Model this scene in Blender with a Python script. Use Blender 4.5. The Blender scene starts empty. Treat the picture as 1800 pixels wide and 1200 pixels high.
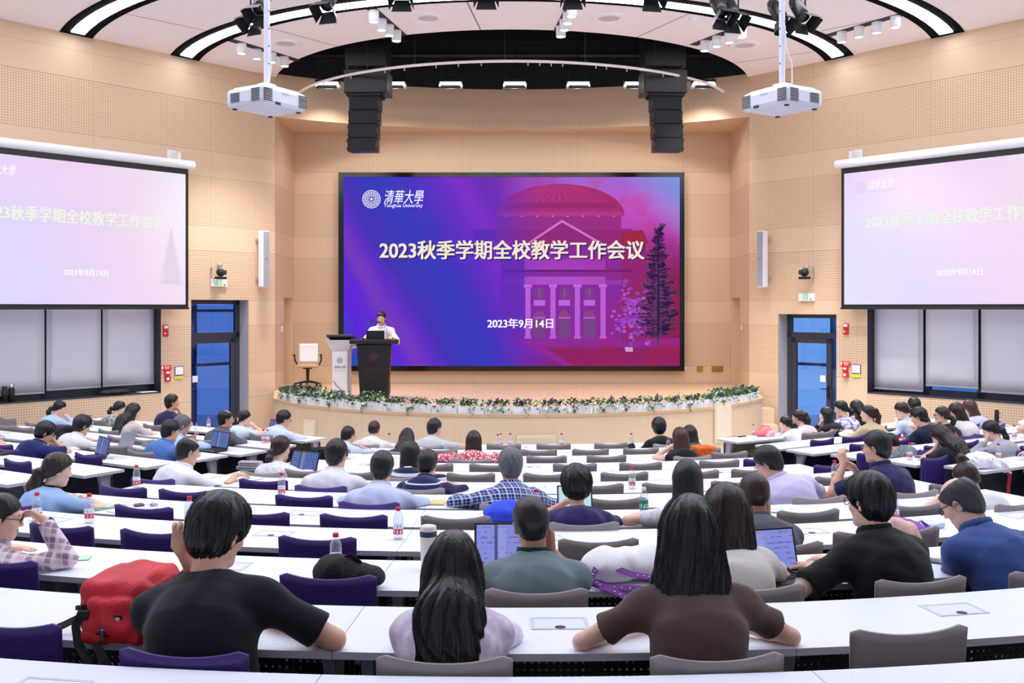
import bpy, bmesh, math, random
import numpy as np
from mathutils import Vector, Matrix, Euler

# ------------------------------------------------------------------ camera, world, exposure
SC = bpy.context.scene
COL = SC.collection
F, CX, HY, CZ = 1750.0, 900.0, 540.0, 2.67        # focal length in px, centre column, horizon row, camera height
cd = bpy.data.cameras.new('camera'); cam = bpy.data.objects.new('camera', cd); COL.objects.link(cam)
cd.sensor_width = 36.0; cd.lens = 36.0 * F / 1800.0
cd.shift_y = -60.0 / 1800.0
cd.clip_start = 0.05; cd.clip_end = 200
cam.location = (0, 0, CZ); cam.rotation_euler = (math.pi / 2, 0, 0)
SC.camera = cam
SC.view_settings.view_transform = 'Standard'; SC.view_settings.look = 'None'
SC.view_settings.exposure = 0.0; SC.view_settings.gamma = 1.0; SC.view_settings.use_curve_mapping = False
W = bpy.data.worlds.new('evening_sky'); SC.world = W; W.use_nodes = True
W.node_tree.nodes['Background'].inputs[0].default_value = (0.24, 0.46, 0.90, 1)
W.node_tree.nodes['Background'].inputs[1].default_value = 1.0
RING_GLOW = 10.5        # radiance of the curved ceiling light strips
STAGE_GLOW = 26.0       # radiance of the stage flood panels
SPOT_GLOW = 24.0        # radiance of the downlight lenses
SPOT_W = 260.0           # watts of one downlight's beam
PAR_W = 170.0           # watts of one stage flood's beam

SC.cycles.max_bounces = 16; SC.cycles.diffuse_bounces = 12; SC.cycles.transparent_max_bounces = 24
rnd = random.Random(11)
R = math.radians

# ------------------------------------------------------------------ helpers
def link(o, parent=None):
    COL.objects.link(o)
    if parent is not None: o.parent = parent
    return o

def tag(o, label=None, cat=None, group=None, kind=None):
    if label: o['label'] = label
    if cat: o['category'] = cat
    if group: o['group'] = group
    if kind: o['kind'] = kind
    return o

def empty(name, loc=(0, 0, 0), rz=0.0, label=None, cat=None, group=None):
    o = bpy.data.objects.new(name, None); COL.objects.link(o)
    o.empty_display_size = 0.1
    o.location = loc; o.rotation_euler = (0, 0, rz)
    return tag(o, label, cat, group)

def copy_tree(o, parent=None):
    c = o.copy(); COL.objects.link(c)
    if parent is not None: c.parent = parent
    for ch in list(o.children): copy_tree(ch, c)
    return c

class MB:
    """collects polygons and links them as one mesh object"""
    def __init__(s): s.v = []; s.f = []; s.m = []; s.sm = []
    def add(s, vs, fs, mi=0, smooth=False, M=None):
        b = len(s.v)
        if M is not None: vs = [M @ Vector(p) for p in vs]
        s.v.extend([tuple(p) for p in vs])
        for f in fs:
            s.f.append([b + i for i in f]); s.m.append(mi); s.sm.append(smooth)
        return s
    def box(s, c, d, rz=0.0, mi=0, M=None, bev=0.0):
        x, y, z = d[0] / 2, d[1] / 2, d[2] / 2
        T = Matrix.Translation(c) @ Matrix.Rotation(rz, 4, 'Z')
        if M is not None: T = M @ T
        if bev <= 0:
            vs = [(-x, -y, -z), (x, -y, -z), (x, y, -z), (-x, y, -z), (-x, -y, z), (x, -y, z), (x, y, z), (-x, y, z)]
            fs = [(0, 3, 2, 1), (4, 5, 6, 7), (0, 1, 5, 4), (1, 2, 6, 5), (2, 3, 7, 6), (3, 0, 4, 7)]
            return s.add(vs, fs, mi, False, T)
        b = min(bev, x * .9, y * .9, z * .9)
        bm = bmesh.new(); bmesh.ops.create_cube(bm, size=1.0)
        for v in bm.verts: v.co = Vector((v.co.x * d[0], v.co.y * d[1], v.co.z * d[2]))
        bmesh.ops.bevel(bm, geom=list(bm.edges), offset=b, segments=2, profile=.5, affect='EDGES')
        bm.verts.index_update()
        s.add([tuple(v.co) for v in bm.verts], [[v.index for v in f.verts] for f in bm.faces], mi, False, T)
        bm.free(); return s
    def prism(s, poly, z0, z1, mi=0, M=None):
        n = len(poly)
        vs = [(p[0], p[1], z0) for p in poly] + [(p[0], p[1], z1) for p in poly]
        fs = [list(range(n))[::-1], list(range(n, 2 * n))] + [(i, (i + 1) % n, n + (i + 1) % n, n + i) for i in range(n)]
        return s.add(vs, fs, mi, False, M)
    def quad(s, a, b, c, d, mi=0, M=None): return s.add([a, b, c, d], [(0, 1, 2, 3)], mi, False, M)
    def tube(s, pts, r, n=8, mi=0, M=None, caps=True):
        pts = [Vector(p) for p in pts]; rs = r if isinstance(r, (list, tuple)) else [r] * len(pts)
        rings = []; vs = []; up = Vector((0.13, .27, .95))
        for i, p in enumerate(pts):
            d = (pts[min(i + 1, len(pts) - 1)] - pts[max(i - 1, 0)])
            if d.length < 1e-9: d = Vector((0, 0, 1))
            d.normalize(); a = d.cross(up)
            if a.length < 1e-3: a = d.cross(Vector((1, 0, 0)))
            a.normalize(); b = d.cross(a)
            for k in range(n):
                t = 2 * math.pi * k / n
                vs.append(p + a * (rs[i] * math.cos(t)) + b * (rs[i] * math.sin(t)))
        fs = []
        for i in range(len(pts) - 1):
            for k in range(n):
                k2 = (k + 1) % n
                fs.append((i * n + k, i * n + k2, (i + 1) * n + k2, (i + 1) * n + k))
        s.add(vs, fs, mi, True, M)
        if caps:
            s.add([vs[k] for k in range(n)], [list(range(n))[::-1]], mi, False, M)
            s.add([vs[(len(pts) - 1) * n + k] for k in range(n)], [list(range(n))], mi, False, M)
        return s
    def ribbon(s, pts, w, t, nrm=(0, 0, 1), mi=0, M=None):
        """flat strap of width w and thickness t along pts"""
        pts = [Vector(p) for p in pts]; vs = []
        for i, p in enumerate(pts):
            d = (pts[min(i + 1, len(pts) - 1)] - pts[max(i - 1, 0)]).normalized()
            nn = Vector(nrm[i] if isinstance(nrm, list) else nrm); a = d.cross(nn)
            if a.length < 1e-3: a = d.cross(Vector((1, .2, 0)))
            a.normalize(); b = a.cross(d).normalized()
            vs += [p + a * w / 2 + b * t / 2, p - a * w / 2 + b * t / 2, p - a * w / 2 - b * t / 2, p + a * w / 2 - b * t / 2]
        fs = []
        for i in range(len(pts) - 1):
            for k in range(4):
                k2 = (k + 1) % 4
                fs.append((i * 4 + k, i * 4 + k2, i * 4 + 4 + k2, i * 4 + 4 + k))
        e = 4 * (len(pts) - 1)
        fs += [(3, 2, 1, 0), (e, e + 1, e + 2, e + 3)]
        return s.add(vs, fs, mi, False, M)
    def lathe(s, prof, n=16, mi=0, M=None, smooth=True):
        vs = []; fs = []
        for r, z in prof:
            for k in range(n):
                t = 2 * math.pi * k / n; vs.append((r * math.cos(t), r * math.sin(t), z))
        for i in range(len(prof) - 1):
            for k in range(n):
                k2 = (k + 1) % n; fs.append((i * n + k, i * n + k2, (i + 1) * n + k2, (i + 1) * n + k))
        s.add(vs, fs, mi, smooth, M)
        if prof[0][0] > 1e-4: s.add(vs[:n], [list(range(n))[::-1]], mi, False, M)
        if prof[-1][0] > 1e-4: s.add(vs[-n:], [list(range(n))], mi, False, M)
        return s
    def grid(s, nu, nv, fn, mi=0, smooth=True, M=None):
        vs = [fn(i / nu, j / nv) for j in range(nv + 1) for i in range(nu + 1)]
        fs = [(j * (nu + 1) + i, j * (nu + 1) + i + 1, (j + 1) * (nu + 1) + i + 1, (j + 1) * (nu + 1) + i) for j in range(nv) for i in range(nu)]
        return s.add(vs, fs, mi, smooth, M)
    def mesh(s, name, mats):
        me = bpy.data.meshes.new(name); me.from_pydata(s.v, [], s.f)
        for m in (mats if isinstance(mats, (list, tuple)) else [mats]): me.materials.append(m)
        me.polygons.foreach_set('material_index', s.m); me.polygons.foreach_set('use_smooth', s.sm)
        me.update(); return me
    def build(s, name, mats, parent=None, loc=None, rz=None):
        o = bpy.data.objects.new(name, s.mesh(name, mats)); link(o, parent)
        if loc is not None: o.location = loc
        if rz is not None: o.rotation_euler = (0, 0, rz)
        return o

def add_bevel(o, w, seg=2):
    m = o.modifiers.new('bevel', 'BEVEL'); m.width = w; m.segments = seg; m.limit_method = 'ANGLE'; m.angle_limit = R(40)
    return o
def add_solid(o, t, off=0.0):
    m = o.modifiers.new('thick', 'SOLIDIFY'); m.thickness = t; m.offset = off; return o

def at(px, py, Y):
    """point at depth Y seen at photo pixel px,py"""
    return Vector(((px - CX) * Y / F, Y, CZ - (py - HY) * Y / F))
def proj(p): return (CX + F * p[0] / p[1], HY + F * (CZ - p[2]) / p[1])

# ------------------------------------------------------------------ materials
def lin(c):
    return tuple(((x / 255.0) / 12.92 if x / 255.0 <= .04045 else (((x / 255.0) + .055) / 1.055) ** 2.4) for x in c)
MATS = {}
def newmat(name):
    m = bpy.data.materials.new(name); m.use_nodes = True
    return m, m.node_tree.nodes, m.node_tree.links, m.node_tree.nodes['Principled BSDF']
def mat(name, c, rough=.5, metal=0.0, spec=.5, bump=0.0, bscale=60.0, var=0.0, vscale=8.0, coat=0.0, sheen=0.0, alpha=1.0, trans=0.0, stretch=None):
    """plain procedural surface: sRGB colour, optional colour mottling and bump"""
    if name in MATS: return MATS[name]
    m, N, L, b = newmat(name); c = lin(c)
    b.inputs['Base Color'].default_value = (*c, 1); b.inputs['Roughness'].default_value = rough
    b.inputs['Metallic'].default_value = metal; b.inputs['Specular IOR Level'].default_value = spec
    b.inputs['Coat Weight'].default_value = coat; b.inputs['Sheen Weight'].default_value = sheen
    b.inputs['Alpha'].default_value = alpha; b.inputs['Transmission Weight'].default_value = trans
    if var > 0 or bump > 0:
        tc = N.new('ShaderNodeTexCoord'); mp = N.new('ShaderNodeMapping'); L.new(tc.outputs['Object'], mp.inputs[0])
        if stretch: mp.inputs['Scale'].default_value = stretch
    if var > 0:
        nz = N.new('ShaderNodeTexNoise'); nz.inputs['Scale'].default_value = vscale; nz.inputs['Detail'].default_value = 4
        L.new(mp.outputs[0], nz.inputs['Vector'])
        cr = N.new('ShaderNodeValToRGB')
        cr.color_ramp.elements[0].position = .3; cr.color_ramp.elements[1].position = .7
        cr.color_ramp.elements[0].color = (*[max(0, x * (1 - var)) for x in c], 1)
        cr.color_ramp.elements[1].color = (*[min(1, x * (1 + var)) for x in c], 1)
        L.new(nz.outputs[0], cr.inputs[0]); L.new(cr.outputs[0], b.inputs['Base Color'])
    if bump > 0:
        nb = N.new('ShaderNodeTexNoise'); nb.inputs['Scale'].default_value = bscale; nb.inputs['Detail'].default_value = 3
        L.new(mp.outputs[0], nb.inputs['Vector'])
        bp = N.new('ShaderNodeBump'); bp.inputs['Strength'].default_value = bump; bp.inputs['Distance'].default_value = .02
        L.new(nb.outputs[0], bp.inputs['Height']); L.new(bp.outputs[0], b.inputs['Normal'])
    MATS[name] = m; return m
def emit(name, c, s):
    if name in MATS: return MATS[name]
    m, N, L, b = newmat(name); c = lin(c)
    b.inputs['Base Color'].default_value = (0.02, .02, .02, 1); b.inputs['Roughness'].default_value = .4
    b.inputs['Emission Color'].default_value = (*c, 1); b.inputs['Emission Strength'].default_value = s
    MATS[name] = m; return m

class NG:
    """tiny node-graph writer"""
    def __init__(s, m): s.N = m.node_tree.nodes; s.L = m.node_tree.links
    def _set(s, sock, v):
        if isinstance(v, bpy.types.NodeSocket): s.L.new(v, sock)
        elif v is not None: sock.default_value = v
    def math(s, op, a, b=None, c=None, clamp=False):
        n = s.N.new('ShaderNodeMath'); n.operation = op; n.use_clamp = clamp
        s._set(n.inputs[0], a); s._set(n.inputs[1], b)
        if c is not None: s._set(n.inputs[2], c)
        return n.outputs[0]
    def mix(s, f, a, b):
        n = s.N.new('ShaderNodeMix'); n.data_type = 'RGBA'
        s._set(n.inputs[0], f); s._set(n.inputs[6], a if not isinstance(a, tuple) else (*a[:3], 1)); s._set(n.inputs[7], b if not isinstance(b, tuple) else (*b[:3], 1))
        return n.outputs[2]
    def xyz(s, which='Object'):
        t = s.N.new('ShaderNodeTexCoord'); x = s.N.new('ShaderNodeSeparateXYZ'); s.L.new(t.outputs[which], x.inputs[0])
        return x.outputs[0], x.outputs[1], x.outputs[2], t.outputs[which]
    def noise(s, vec, scale, detail=3, stretch=None):
        if stretch:
            mp = s.N.new('ShaderNodeMapping'); mp.inputs['Scale'].default_value = stretch; s.L.new(vec, mp.inputs[0]); vec = mp.outputs[0]
        n = s.N.new('ShaderNodeTexNoise'); n.inputs['Scale'].default_value = scale; n.inputs['Detail'].default_value = detail
        s.L.new(vec, n.inputs['Vector']); return n.outputs[0]
    def ramp(s, f, stops, interp='LINEAR'):
        n = s.N.new('ShaderNodeValToRGB'); cr = n.color_ramp; cr.interpolation = interp
        while len(cr.elements) > 1: cr.elements.remove(cr.elements[-1])
        cr.elements[0].position = stops[0][0]; cr.elements[0].color = (*stops[0][1], 1)
        for p, c in stops[1:]:
            e = cr.elements.new(p); e.color = (*c, 1)
        s.L.new(f, n.inputs[0]); return n.outputs[0]
    def dots(s, u, v, pitch, r):
        """1 inside round holes on a square grid"""
        fu = s.math('SUBTRACT', s.math('FRACT', s.math('DIVIDE', u, pitch)), .5)
        fv = s.math('SUBTRACT', s.math('FRACT', s.math('DIVIDE', v, pitch)), .5)
        d = s.math('ADD', s.math('MULTIPLY', fu, fu), s.math('MULTIPLY', fv, fv))
        return s.math('LESS_THAN', d, (r / pitch) ** 2)
    def line(s, u, pitch, w, off=0.0):
        f = s.math('FRACT', s.math('DIVIDE', s.math('ADD', u, off), pitch))
        return s.math('LESS_THAN', f, w / pitch)

def wall_mat(name, mode):
    """beige veneer acoustic panelling; mode bands = alternating drilled and plain courses, all = drilled, plain = none"""
    m, N, L, b = newmat(name); g = NG(m)
    x, y, z, vec = g.xyz()
    base = lin((219, 191, 160)); hole = lin((158, 122, 92))
    grain = g.noise(vec, 1.5, 5, (1, 1, 14))
    col = g.mix(g.math('MULTIPLY', grain, .22), base, lin((210, 180, 143)))
    if mode != 'plain':
        d = g.dots(x, z, .046, .0098)
        if mode == 'bands':
            fr = g.math('FRACT', g.math('DIVIDE', g.math('SUBTRACT', z, 1.305), 1.497))
            band = g.math('LESS_THAN', fr, .667)
            band = g.math('MULTIPLY', band, g.math('GREATER_THAN', z, 1.25)); band = g.math('MULTIPLY', band, g.math('LESS_THAN', z, 6.85))
            d = g.math('MULTIPLY', d, band)
            seam = g.math('LESS_THAN', g.math('ABSOLUTE', g.math('SUBTRACT', fr, .667)), .0035)
            seam = g.math('MAXIMUM', seam, g.math('LESS_THAN', fr, .005))
        else: seam = None
        col = g.mix(d, col, hole)
        if seam is not None: col = g.mix(g.math('MULTIPLY', seam, .35), col, lin((120, 88, 62)))
    vs = g.line(x, 2.44, .007, 0.9)
    col = g.mix(g.math('MULTIPLY', vs, .35), col, lin((120, 88, 62)))
    L.new(col, b.inputs['Base Color']); b.inputs['Roughness'].default_value = .55; b.inputs['Specular IOR Level'].default_value = .3
    MATS[name] = m; return m
M_WALL = wall_mat('banded_wall_panel', 'bands'); M_PERF = wall_mat('drilled_wall_panel', 'all'); M_PLAIN = wall_mat('plain_wall_panel', 'plain')

def perf_metal():
    m, N, L, b = newmat('perforated_dark_metal'); g = NG(m); x, y, z, vec = g.xyz()
    b.inputs['Base Color'].default_value = (*lin((48, 47, 54)), 1); b.inputs['Metallic'].default_value = .3; b.inputs['Roughness'].default_value = .5
    d = g.dots(x, z, .03, .0062)
    t = N.new('ShaderNodeBsdfTransparent'); mx = N.new('ShaderNodeMixShader'); out = N['Material Output']
    L.new(d, mx.inputs[0]); L.new(b.outputs[0], mx.inputs[1]); L.new(t.outputs[0], mx.inputs[2]); L.new(mx.outputs[0], out.inputs[0])
    MATS['perforated_dark_metal'] = m; return m
M_PERFMETAL = perf_metal()

M_CEIL = mat('white_ceiling_board', (250, 244, 244), .8)
M_BLACK = mat('black_paint', (14, 14, 17), .6)
M_DARKGREY = mat('dark_grey_metal', (52, 53, 60), .45, .3)
M_GREYMETAL = mat('light_grey_metal', (168, 168, 176), .4, .2)
M_WHITEPL = mat('white_plastic', (232, 232, 236), .4)
M_BLACKPL = mat('black_plastic', (18, 18, 21), .38)
M_CHROME = mat('chrome', (200, 200, 205), .2, 1.0)
M_TABLE = mat('white_laminate', (232, 234, 244), .45, spec=.25)
M_EDGE = mat('grey_table_edge', (196, 194, 200), .5)
M_CARPET = mat('grey_carpet', (158, 160, 170), .95, bump=.3, bscale=250, var=.2, vscale=120)
M_VINYL = mat('pale_grey_vinyl', (214, 212, 214), .6, var=.03, vscale=30)
M_PURPLE = mat('purple_plastic', (66, 40, 118), .45, var=.06, vscale=20)
M_TAUPE = mat('taupe_plastic', (150, 140, 140), .5, var=.05, vscale=20)
M_STAGEFLOOR = mat('pine_stage_floor', (222, 184, 146), .38, var=.12, vscale=3, stretch=(14, .6, 1))
M_STAGEFACE = mat('stage_face_veneer', (214, 188, 156), .5, var=.025, vscale=1.5, stretch=(10, 10, .6))
M_RED = mat('red_plastic', (206, 34, 44), .35)
M_PAPER = mat('white_paper', (236, 238, 244), .7)
# ------------------------------------------------------------------ room shell
CEIL = 7.58
def WP(s, u, din, z):
    """point on a splayed side wall: s=-1 left, +1 right; u metres from the stage corner, din metres into the room"""
    return Vector((s * (5.05 + .6507 * u - .7593 * din), 21.2 - .7593 * u - .6507 * din, z))
def wall_frame(s):
    return Vector((s * 5.05, 21.2, 0)), math.atan2(-.7593, s * .6507)
def WLOC(s, u, din, z):
    """location + z-rotation for things hung on a side wall; local x runs along the wall, local -y*s... faces in via NIN"""
    return WP(s, u, din, z), math.atan2(-.7593, s * .6507)
def YI(s): return 1 if s < 0 else -1      # sign of local y that points into the room

DOORS = {-1: (.657, 1.99, 2.82), 1: (.725, 2.07, 2.53)}
WINS = {-1: (2.64, 9.6, 1.02, 3.05), 1: (2.73, 9.6, 1.02, 3.05)}
UEND = 12.3
def side_wall(s, name):
    du0, du1, dz = DOORS[s]; wu0, wu1, wz0, wz1 = WINS[s]
    us = sorted([0, du0, du1, wu0, wu1, UEND]); zs = sorted([0, dz, wz0, wz1, 9.3])
    b = MB()
    for i in range(len(us) - 1):
        for j in range(len(zs) - 1):
            um, zm = (us[i] + us[i + 1]) / 2, (zs[j] + zs[j + 1]) / 2
            if du0 < um < du1 and zm < dz: continue
            if wu0 < um < wu1 and wz0 < zm < wz1: continue
            mi = 1 if (um > wu0 and zm < wz0) else 0
            q = [(us[i], 0, zs[j]), (us[i + 1], 0, zs[j]), (us[i + 1], 0, zs[j + 1]), (us[i], 0, zs[j + 1])]
            b.add(q if s < 0 else q[::-1], [(0, 1, 2, 3)], mi)
    D = .38 * -YI(s)
    def reveal(p, q, mi): b.add([(p[0], 0, p[1]), (q[0], 0, q[1]), (q[0], D, q[1]), (p[0], D, p[1])], [(0, 1, 2, 3)], mi)
    reveal((du0, 0), (du0, dz), 2); reveal((du1, 0), (du1, dz), 2); reveal((du0, dz), (du1, dz), 2)
    reveal((wu0, wz0), (wu0, wz1), 3); reveal((wu0, wz0), (wu1, wz0), 3); reveal((wu0, wz1), (wu1, wz1), 3); reveal((wu1, wz0), (wu1, wz1), 3)
    loc, rz = wall_frame(s)
    o = b.build(name, [M_WALL, M_PERF, mat('grey_door_reveal', (176, 172, 178), .6), mat('dark_window_frame', (34, 36, 46), .5)], None, loc, rz)
    return tag(o, kind='structure')
side_wall(-1, 'wall_left'); side_wall(1, 'wall_right')

b = MB(); b.quad((-5.05, 0, 0), (5.05, 0, 0), (5.05, 0, 9.3), (-5.05, 0, 9.3))
tag(b.build('wall_back', M_WALL, None, (0, 23.1, 0)), kind='structure')
for s, nm in ((-1, 'wall_stage_left'), (1, 'wall_stage_right')):      # short return walls with a recessed service door
    b = MB(); us = [0, .85, 1.78, 1.9]; zs = [0, .9, 2.89, 9.3]
    for i in range(3):
        for j in range(3):
            if i == 1 and j == 1: continue
            b.quad((us[i], 0, zs[j]), (us[i + 1], 0, zs[j]), (us[i + 1], 0, zs[j + 1]), (us[i], 0, zs[j + 1]))
    D = .3 * (1 if s < 0 else -1)
    for p, q in (((.85, .9), (.85, 2.89)), ((1.78, .9), (1.78, 2.89)), ((.85, 2.89), (1.78, 2.89)), ((.85, .9), (1.78, .9))):
        b.add([(p[0], 0, p[1]), (q[0], 0, q[1]), (q[0], D, q[1]), (p[0], D, p[1])], [(0, 1, 2, 3)], 1)
    tag(b.build(nm, [M_WALL, M_PLAIN], None, (s * 5.05, 21.2, 0), math.pi / 2), kind='structure')
    b = MB(); b.box((1.315, D * 1.05, 1.895), (.93, .05, 1.99)); d = b.build('door_%d' % (3 if s < 0 else 4), M_PLAIN, None, (s * 5.05, 21.2, 0), math.pi / 2)
    tag(d, kind='structure')
    h = MB(); h.tube([(1.0, D * .8, 1.9), (1.12, D * .8, 1.9)], .012); h.tube([(1.0, D * .8, 1.9), (1.0, D * .95, 1.9)], .012); h.build('door_handle', M_CHROME, d)

# far room shell behind and beside the seats
b = MB()
for s in (-1, 1):
    e = WP(s, UEND, 0, 0)
    b.quad((e.x, e.y, -.05), (e.x, -5, -.05), (e.x, -5, 9.3), (e.x, e.y, 9.3))
e = WP(1, UEND, 0, 0)
b.quad((-e.x, -5, -.05), (e.x, -5, -.05), (e.x, -5, 9.3), (-e.x, -5, 9.3))
tag(b.build('wall_rear', mat('white_rear_wall', (238, 236, 234), .7)), kind='structure')
b = MB(); b.quad((-15, -6, -.03), (15, -6, -.03), (15, 25, -.03), (-15, 25, -.03))
tag(b.build('floor', M_VINYL), kind='structure')

# curved fascia over the stage and its soffit
FR, FC = 9.0, 13.75
b = MB(); n = 40; A = math.asin(5.05 / FR)
fp = [(FR * math.sin(-A + 2 * A * i / n), FC + FR * math.cos(-A + 2 * A * i / n)) for i in range(n + 1)]
for i in range(n):
    p, q = fp[i], fp[i + 1]
    b.add([(p[0], p[1], 6.73), (q[0], q[1], 6.73), (q[0], q[1], 7.75), (p[0], p[1], 7.75)], [(0, 1, 2, 3)], 0, True)
    b.add([(p[0], p[1], 6.73), (q[0], q[1], 6.73), (q[0], 23.1, 6.73), (p[0], 23.1, 6.73)], [(0, 1, 2, 3)], 0)
tag(b.build('wall_stage_fascia', M_PLAIN), kind='structure')

# ceiling: flat boards in rings about the stage, cut away over the stage
RC = 22.9
def ring_limit(r):
    th = 0.0
    while th < R(115):
        x, y = r * math.sin(th), RC - r * math.cos(th)
        u = (21.2 - y) / .7593
        if x > 5.05 + .6507 * min(max(u, 0), UEND) - .0 or y > 21.3: break
        if y < -5: break
        th += .004
    return th
def ring_strip(b, r0, r1, z, mi=0, n=96, cut=0.0):
    t0, t1 = ring_limit(r0) - cut / r0, ring_limit(r1) - cut / r1; vs = []
    for i in range(n + 1):
        k = -1 + 2 * i / n
        vs += [(r0 * math.sin(k * t0), RC - r0 * math.cos(k * t0), z), (r1 * math.sin(k * t1), RC - r1 * math.cos(k * t1), z)]
    b.add(vs, [(2 * i, 2 * i + 1, 2 * i + 3, 2 * i + 2) for i in range(n)], mi)
def ring_wall(b, r, z0, z1, mi=0, n=96, cut=0.0):
    t = ring_limit(r) - cut / r; vs = []
    for i in range(n + 1):
        k = (-1 + 2 * i / n) * t
        vs += [(r * math.sin(k), RC - r * math.cos(k), z0), (r * math.sin(k), RC - r * math.cos(k), z1)]
    b.add(vs, [(2 * i, 2 * i + 1, 2 * i + 3, 2 * i + 2) for i in range(n)], mi, True)
b = MB()
RADII = [5.3, 9.0, 11.4, 13.6, 15.8, 18.0, 20.2, 27.6]
for r0, r1 in zip(RADII[:-1], RADII[1:]): ring_strip(b, r0, r1, CEIL)
ring_wall(b, 5.3, CEIL, 7.72)
for r0, r1, degs in ((5.3, 6.93, (-69, -38.3, -6, 25.3, 57)), (7.57, 8.98, (-46, -15, 15.5, 46.5)), (9.58, 11.3, (-40, -20, 0, 20, 40)), (12, 13.5, (-30, 0, 30))):
    for dg in degs:
        t = R(dg); c, sn = math.cos(t), math.sin(t); w = .011
        pts = [(r0 * sn - w * c, RC - r0 * c - w * sn), (r0 * sn + w * c, RC - r0 * c + w * sn), (r1 * sn + w * c, RC - r1 * c + w * sn), (r1 * sn - w * c, RC - r1 * c - w * sn)]
        b.add([(x, y, CEIL - .002) for x, y in pts], [(0, 1, 2, 3)], 1)
tag(b.build('ceiling', [M_CEIL, mat('ceiling_joint', (120, 112, 116), .8)]), kind='structure')
# black void above the stage
b = MB(); nn = 40
for i in range(nn):
    p, q = fp[i], fp[i + 1]
    b.add([(p[0], p[1] - .12, 7.62), (q[0], q[1] - .12, 7.62), (q[0], q[1] - .12, 9.25), (p[0], p[1] - .12, 9.25)], [(0, 1, 2, 3)])
b.quad((-6.5, 17, 9.25), (6.5, 17, 9.25), (6.5, 23.2, 9.25), (-6.5, 23.2, 9.25))
ring_wall(b, 5.36, 7.72, 9.25)
for s in (-1, 1): b.quad((s * 4.98, 20.8, 7.62), (s * 4.98, 23, 7.62), (s * 4.98, 23, 9.25), (s * 4.98, 20.8, 9.25))
tag(b.build('ceiling_void', M_BLACK), kind='structure')
for k, (y, z, d) in enumerate(((18.9, 8.35, .3), (20.1, 8.5, .22), (21.3, 8.2, .26))):
    b = MB(); b.box((0, 0, 0), (8.6 if k else 6.4, .12, d)); b.box((0, 0, d / 2 + .01), (8.6 if k else 6.4, .2, .03)); b.box((0, 0, -d / 2 - .01), (8.6 if k else 6.4, .2, .03))
    o = b.build('rigging_beam', mat('black_steel', (24, 24, 28), .5), None, (0, y, z))
    tag(o, ['black steel beam nearest the curved ceiling edge above the stage', 'black steel beam midway back in the void above the stage', 'black steel beam deepest in the void above the stage lights'][k], 'beam', 'rigging beams above the stage')
    rods = MB()
    for x in (-2.4, 0, 2.4): rods.tube([(x, 0, d / 2), (x, 0, 9.25 - z)], .012, 6)
    rods.build('hanging_rod', mat('black_steel', (24, 24, 28), .5), o)

# curved ceiling lamps; rear rings are unseen, added to light the rows
M_GLOW = emit('white_diffuser_glow', (240, 244, 255), RING_GLOW)
M_GLOW2 = emit('white_diffuser_glow_rear', (230, 240, 255), 19.0)  # for the unseen rear rings, driven brighter than the ones in view
names = {7.25: 'curved ceiling lamp in a black channel closest to the stage opening', 9.3: 'curved ceiling lamp further from the stage, cut by the top of the picture',
         11.7: 'curved ceiling lamp overhead of the middle rows', 13.9: 'curved ceiling lamp overhead of the rear rows', 16.1: 'curved ceiling lamp overhead of the camera', 18.3: 'curved ceiling lamp behind the last row'}
for r in (7.25, 9.3, 11.7, 13.9, 16.1, 18.3):
    t = empty('ceiling_ring_light', (0, RC - r, CEIL), 0, names[r], 'lamp', 'curved lamps in the ceiling')
    def shift(bb): bb.v = [(x, y - (RC - r), z - CEIL) for x, y, z in bb.v]; return bb
    h = MB(); ring_strip(h, r - .3, r + .28, CEIL - .012, n=72); ring_wall(h, r - .3, CEIL - .012, CEIL + .0, n=72); ring_wall(h, r + .28, CEIL - .012, CEIL, n=72)
    shift(h).build('housing', mat('matt_black_channel', (8, 8, 10), .9, spec=.05), t)
    g = MB(); ring_strip(g, r - .12, r + .12, CEIL - .03, n=36 if r < 10 else 20, cut=.22); ring_wall(g, r - .12, CEIL - .03, CEIL - .012, n=36, cut=.22); ring_wall(g, r + .12, CEIL - .03, CEIL - .012, n=36, cut=.22)
    shift(g).build('diffuser', M_GLOW if r < 10 else M_GLOW2, t)

def ceil_at(px, py):
    Y = F * (CEIL - CZ) / (HY - py); return Vector(((px - CX) * Y / F, Y, CEIL))
# ceiling extract vents, smoke detectors
def vent(px, py, lab):
    p = ceil_at(px, py); t = empty('air_vent', p, 0, lab, 'vent', 'round ceiling vents')
    b = MB(); b.lathe([(.30, 0), (.30, -.015), (.25, -.03), (.17, -.028), (.17, 0)], 32); b.build('vent_ring', M_CEIL, t)
    b = MB(); b.lathe([(.168, -.006), (.0, -.006)], 24); b.build('vent_throat', M_DARKGREY, t)
    b = MB()
    for k in range(7): b.box((0, -.15 + .05 * k, -.02), (2 * math.sqrt(.17 ** 2 - (-.15 + .05 * k) ** 2), .018, .012))
    b.build('vent_blade', M_CEIL, t)
for a in ((503, 75, 'round white ceiling vent above the projector by the left wall'), (753, 30, 'round white ceiling vent left of the picture centre near the stage edge'),
          (1070, 30, 'round white ceiling vent right of the picture centre near the stage edge'), (1309, 78, 'round white ceiling vent above the projector by the right wall')): vent(*a)
for px, py, lab in ((583, 42, 'small white smoke detector on the ceiling left of the stage'), (1218, 31, 'small white smoke detector on the ceiling right of the stage')):
    p = ceil_at(px, py); t = empty('smoke_detector', p, 0, lab, 'smoke detector', 'smoke detectors')
    b = MB(); b.lathe([(.07, 0), (.07, -.02), (.05, -.03)], 20); b.build('base', M_WHITEPL, t)
    b = MB(); b.lathe([(.045, -.03), (.04, -.06), (.0, -.065)], 20); b.build('sensor_head', M_WHITEPL, t)
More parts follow.
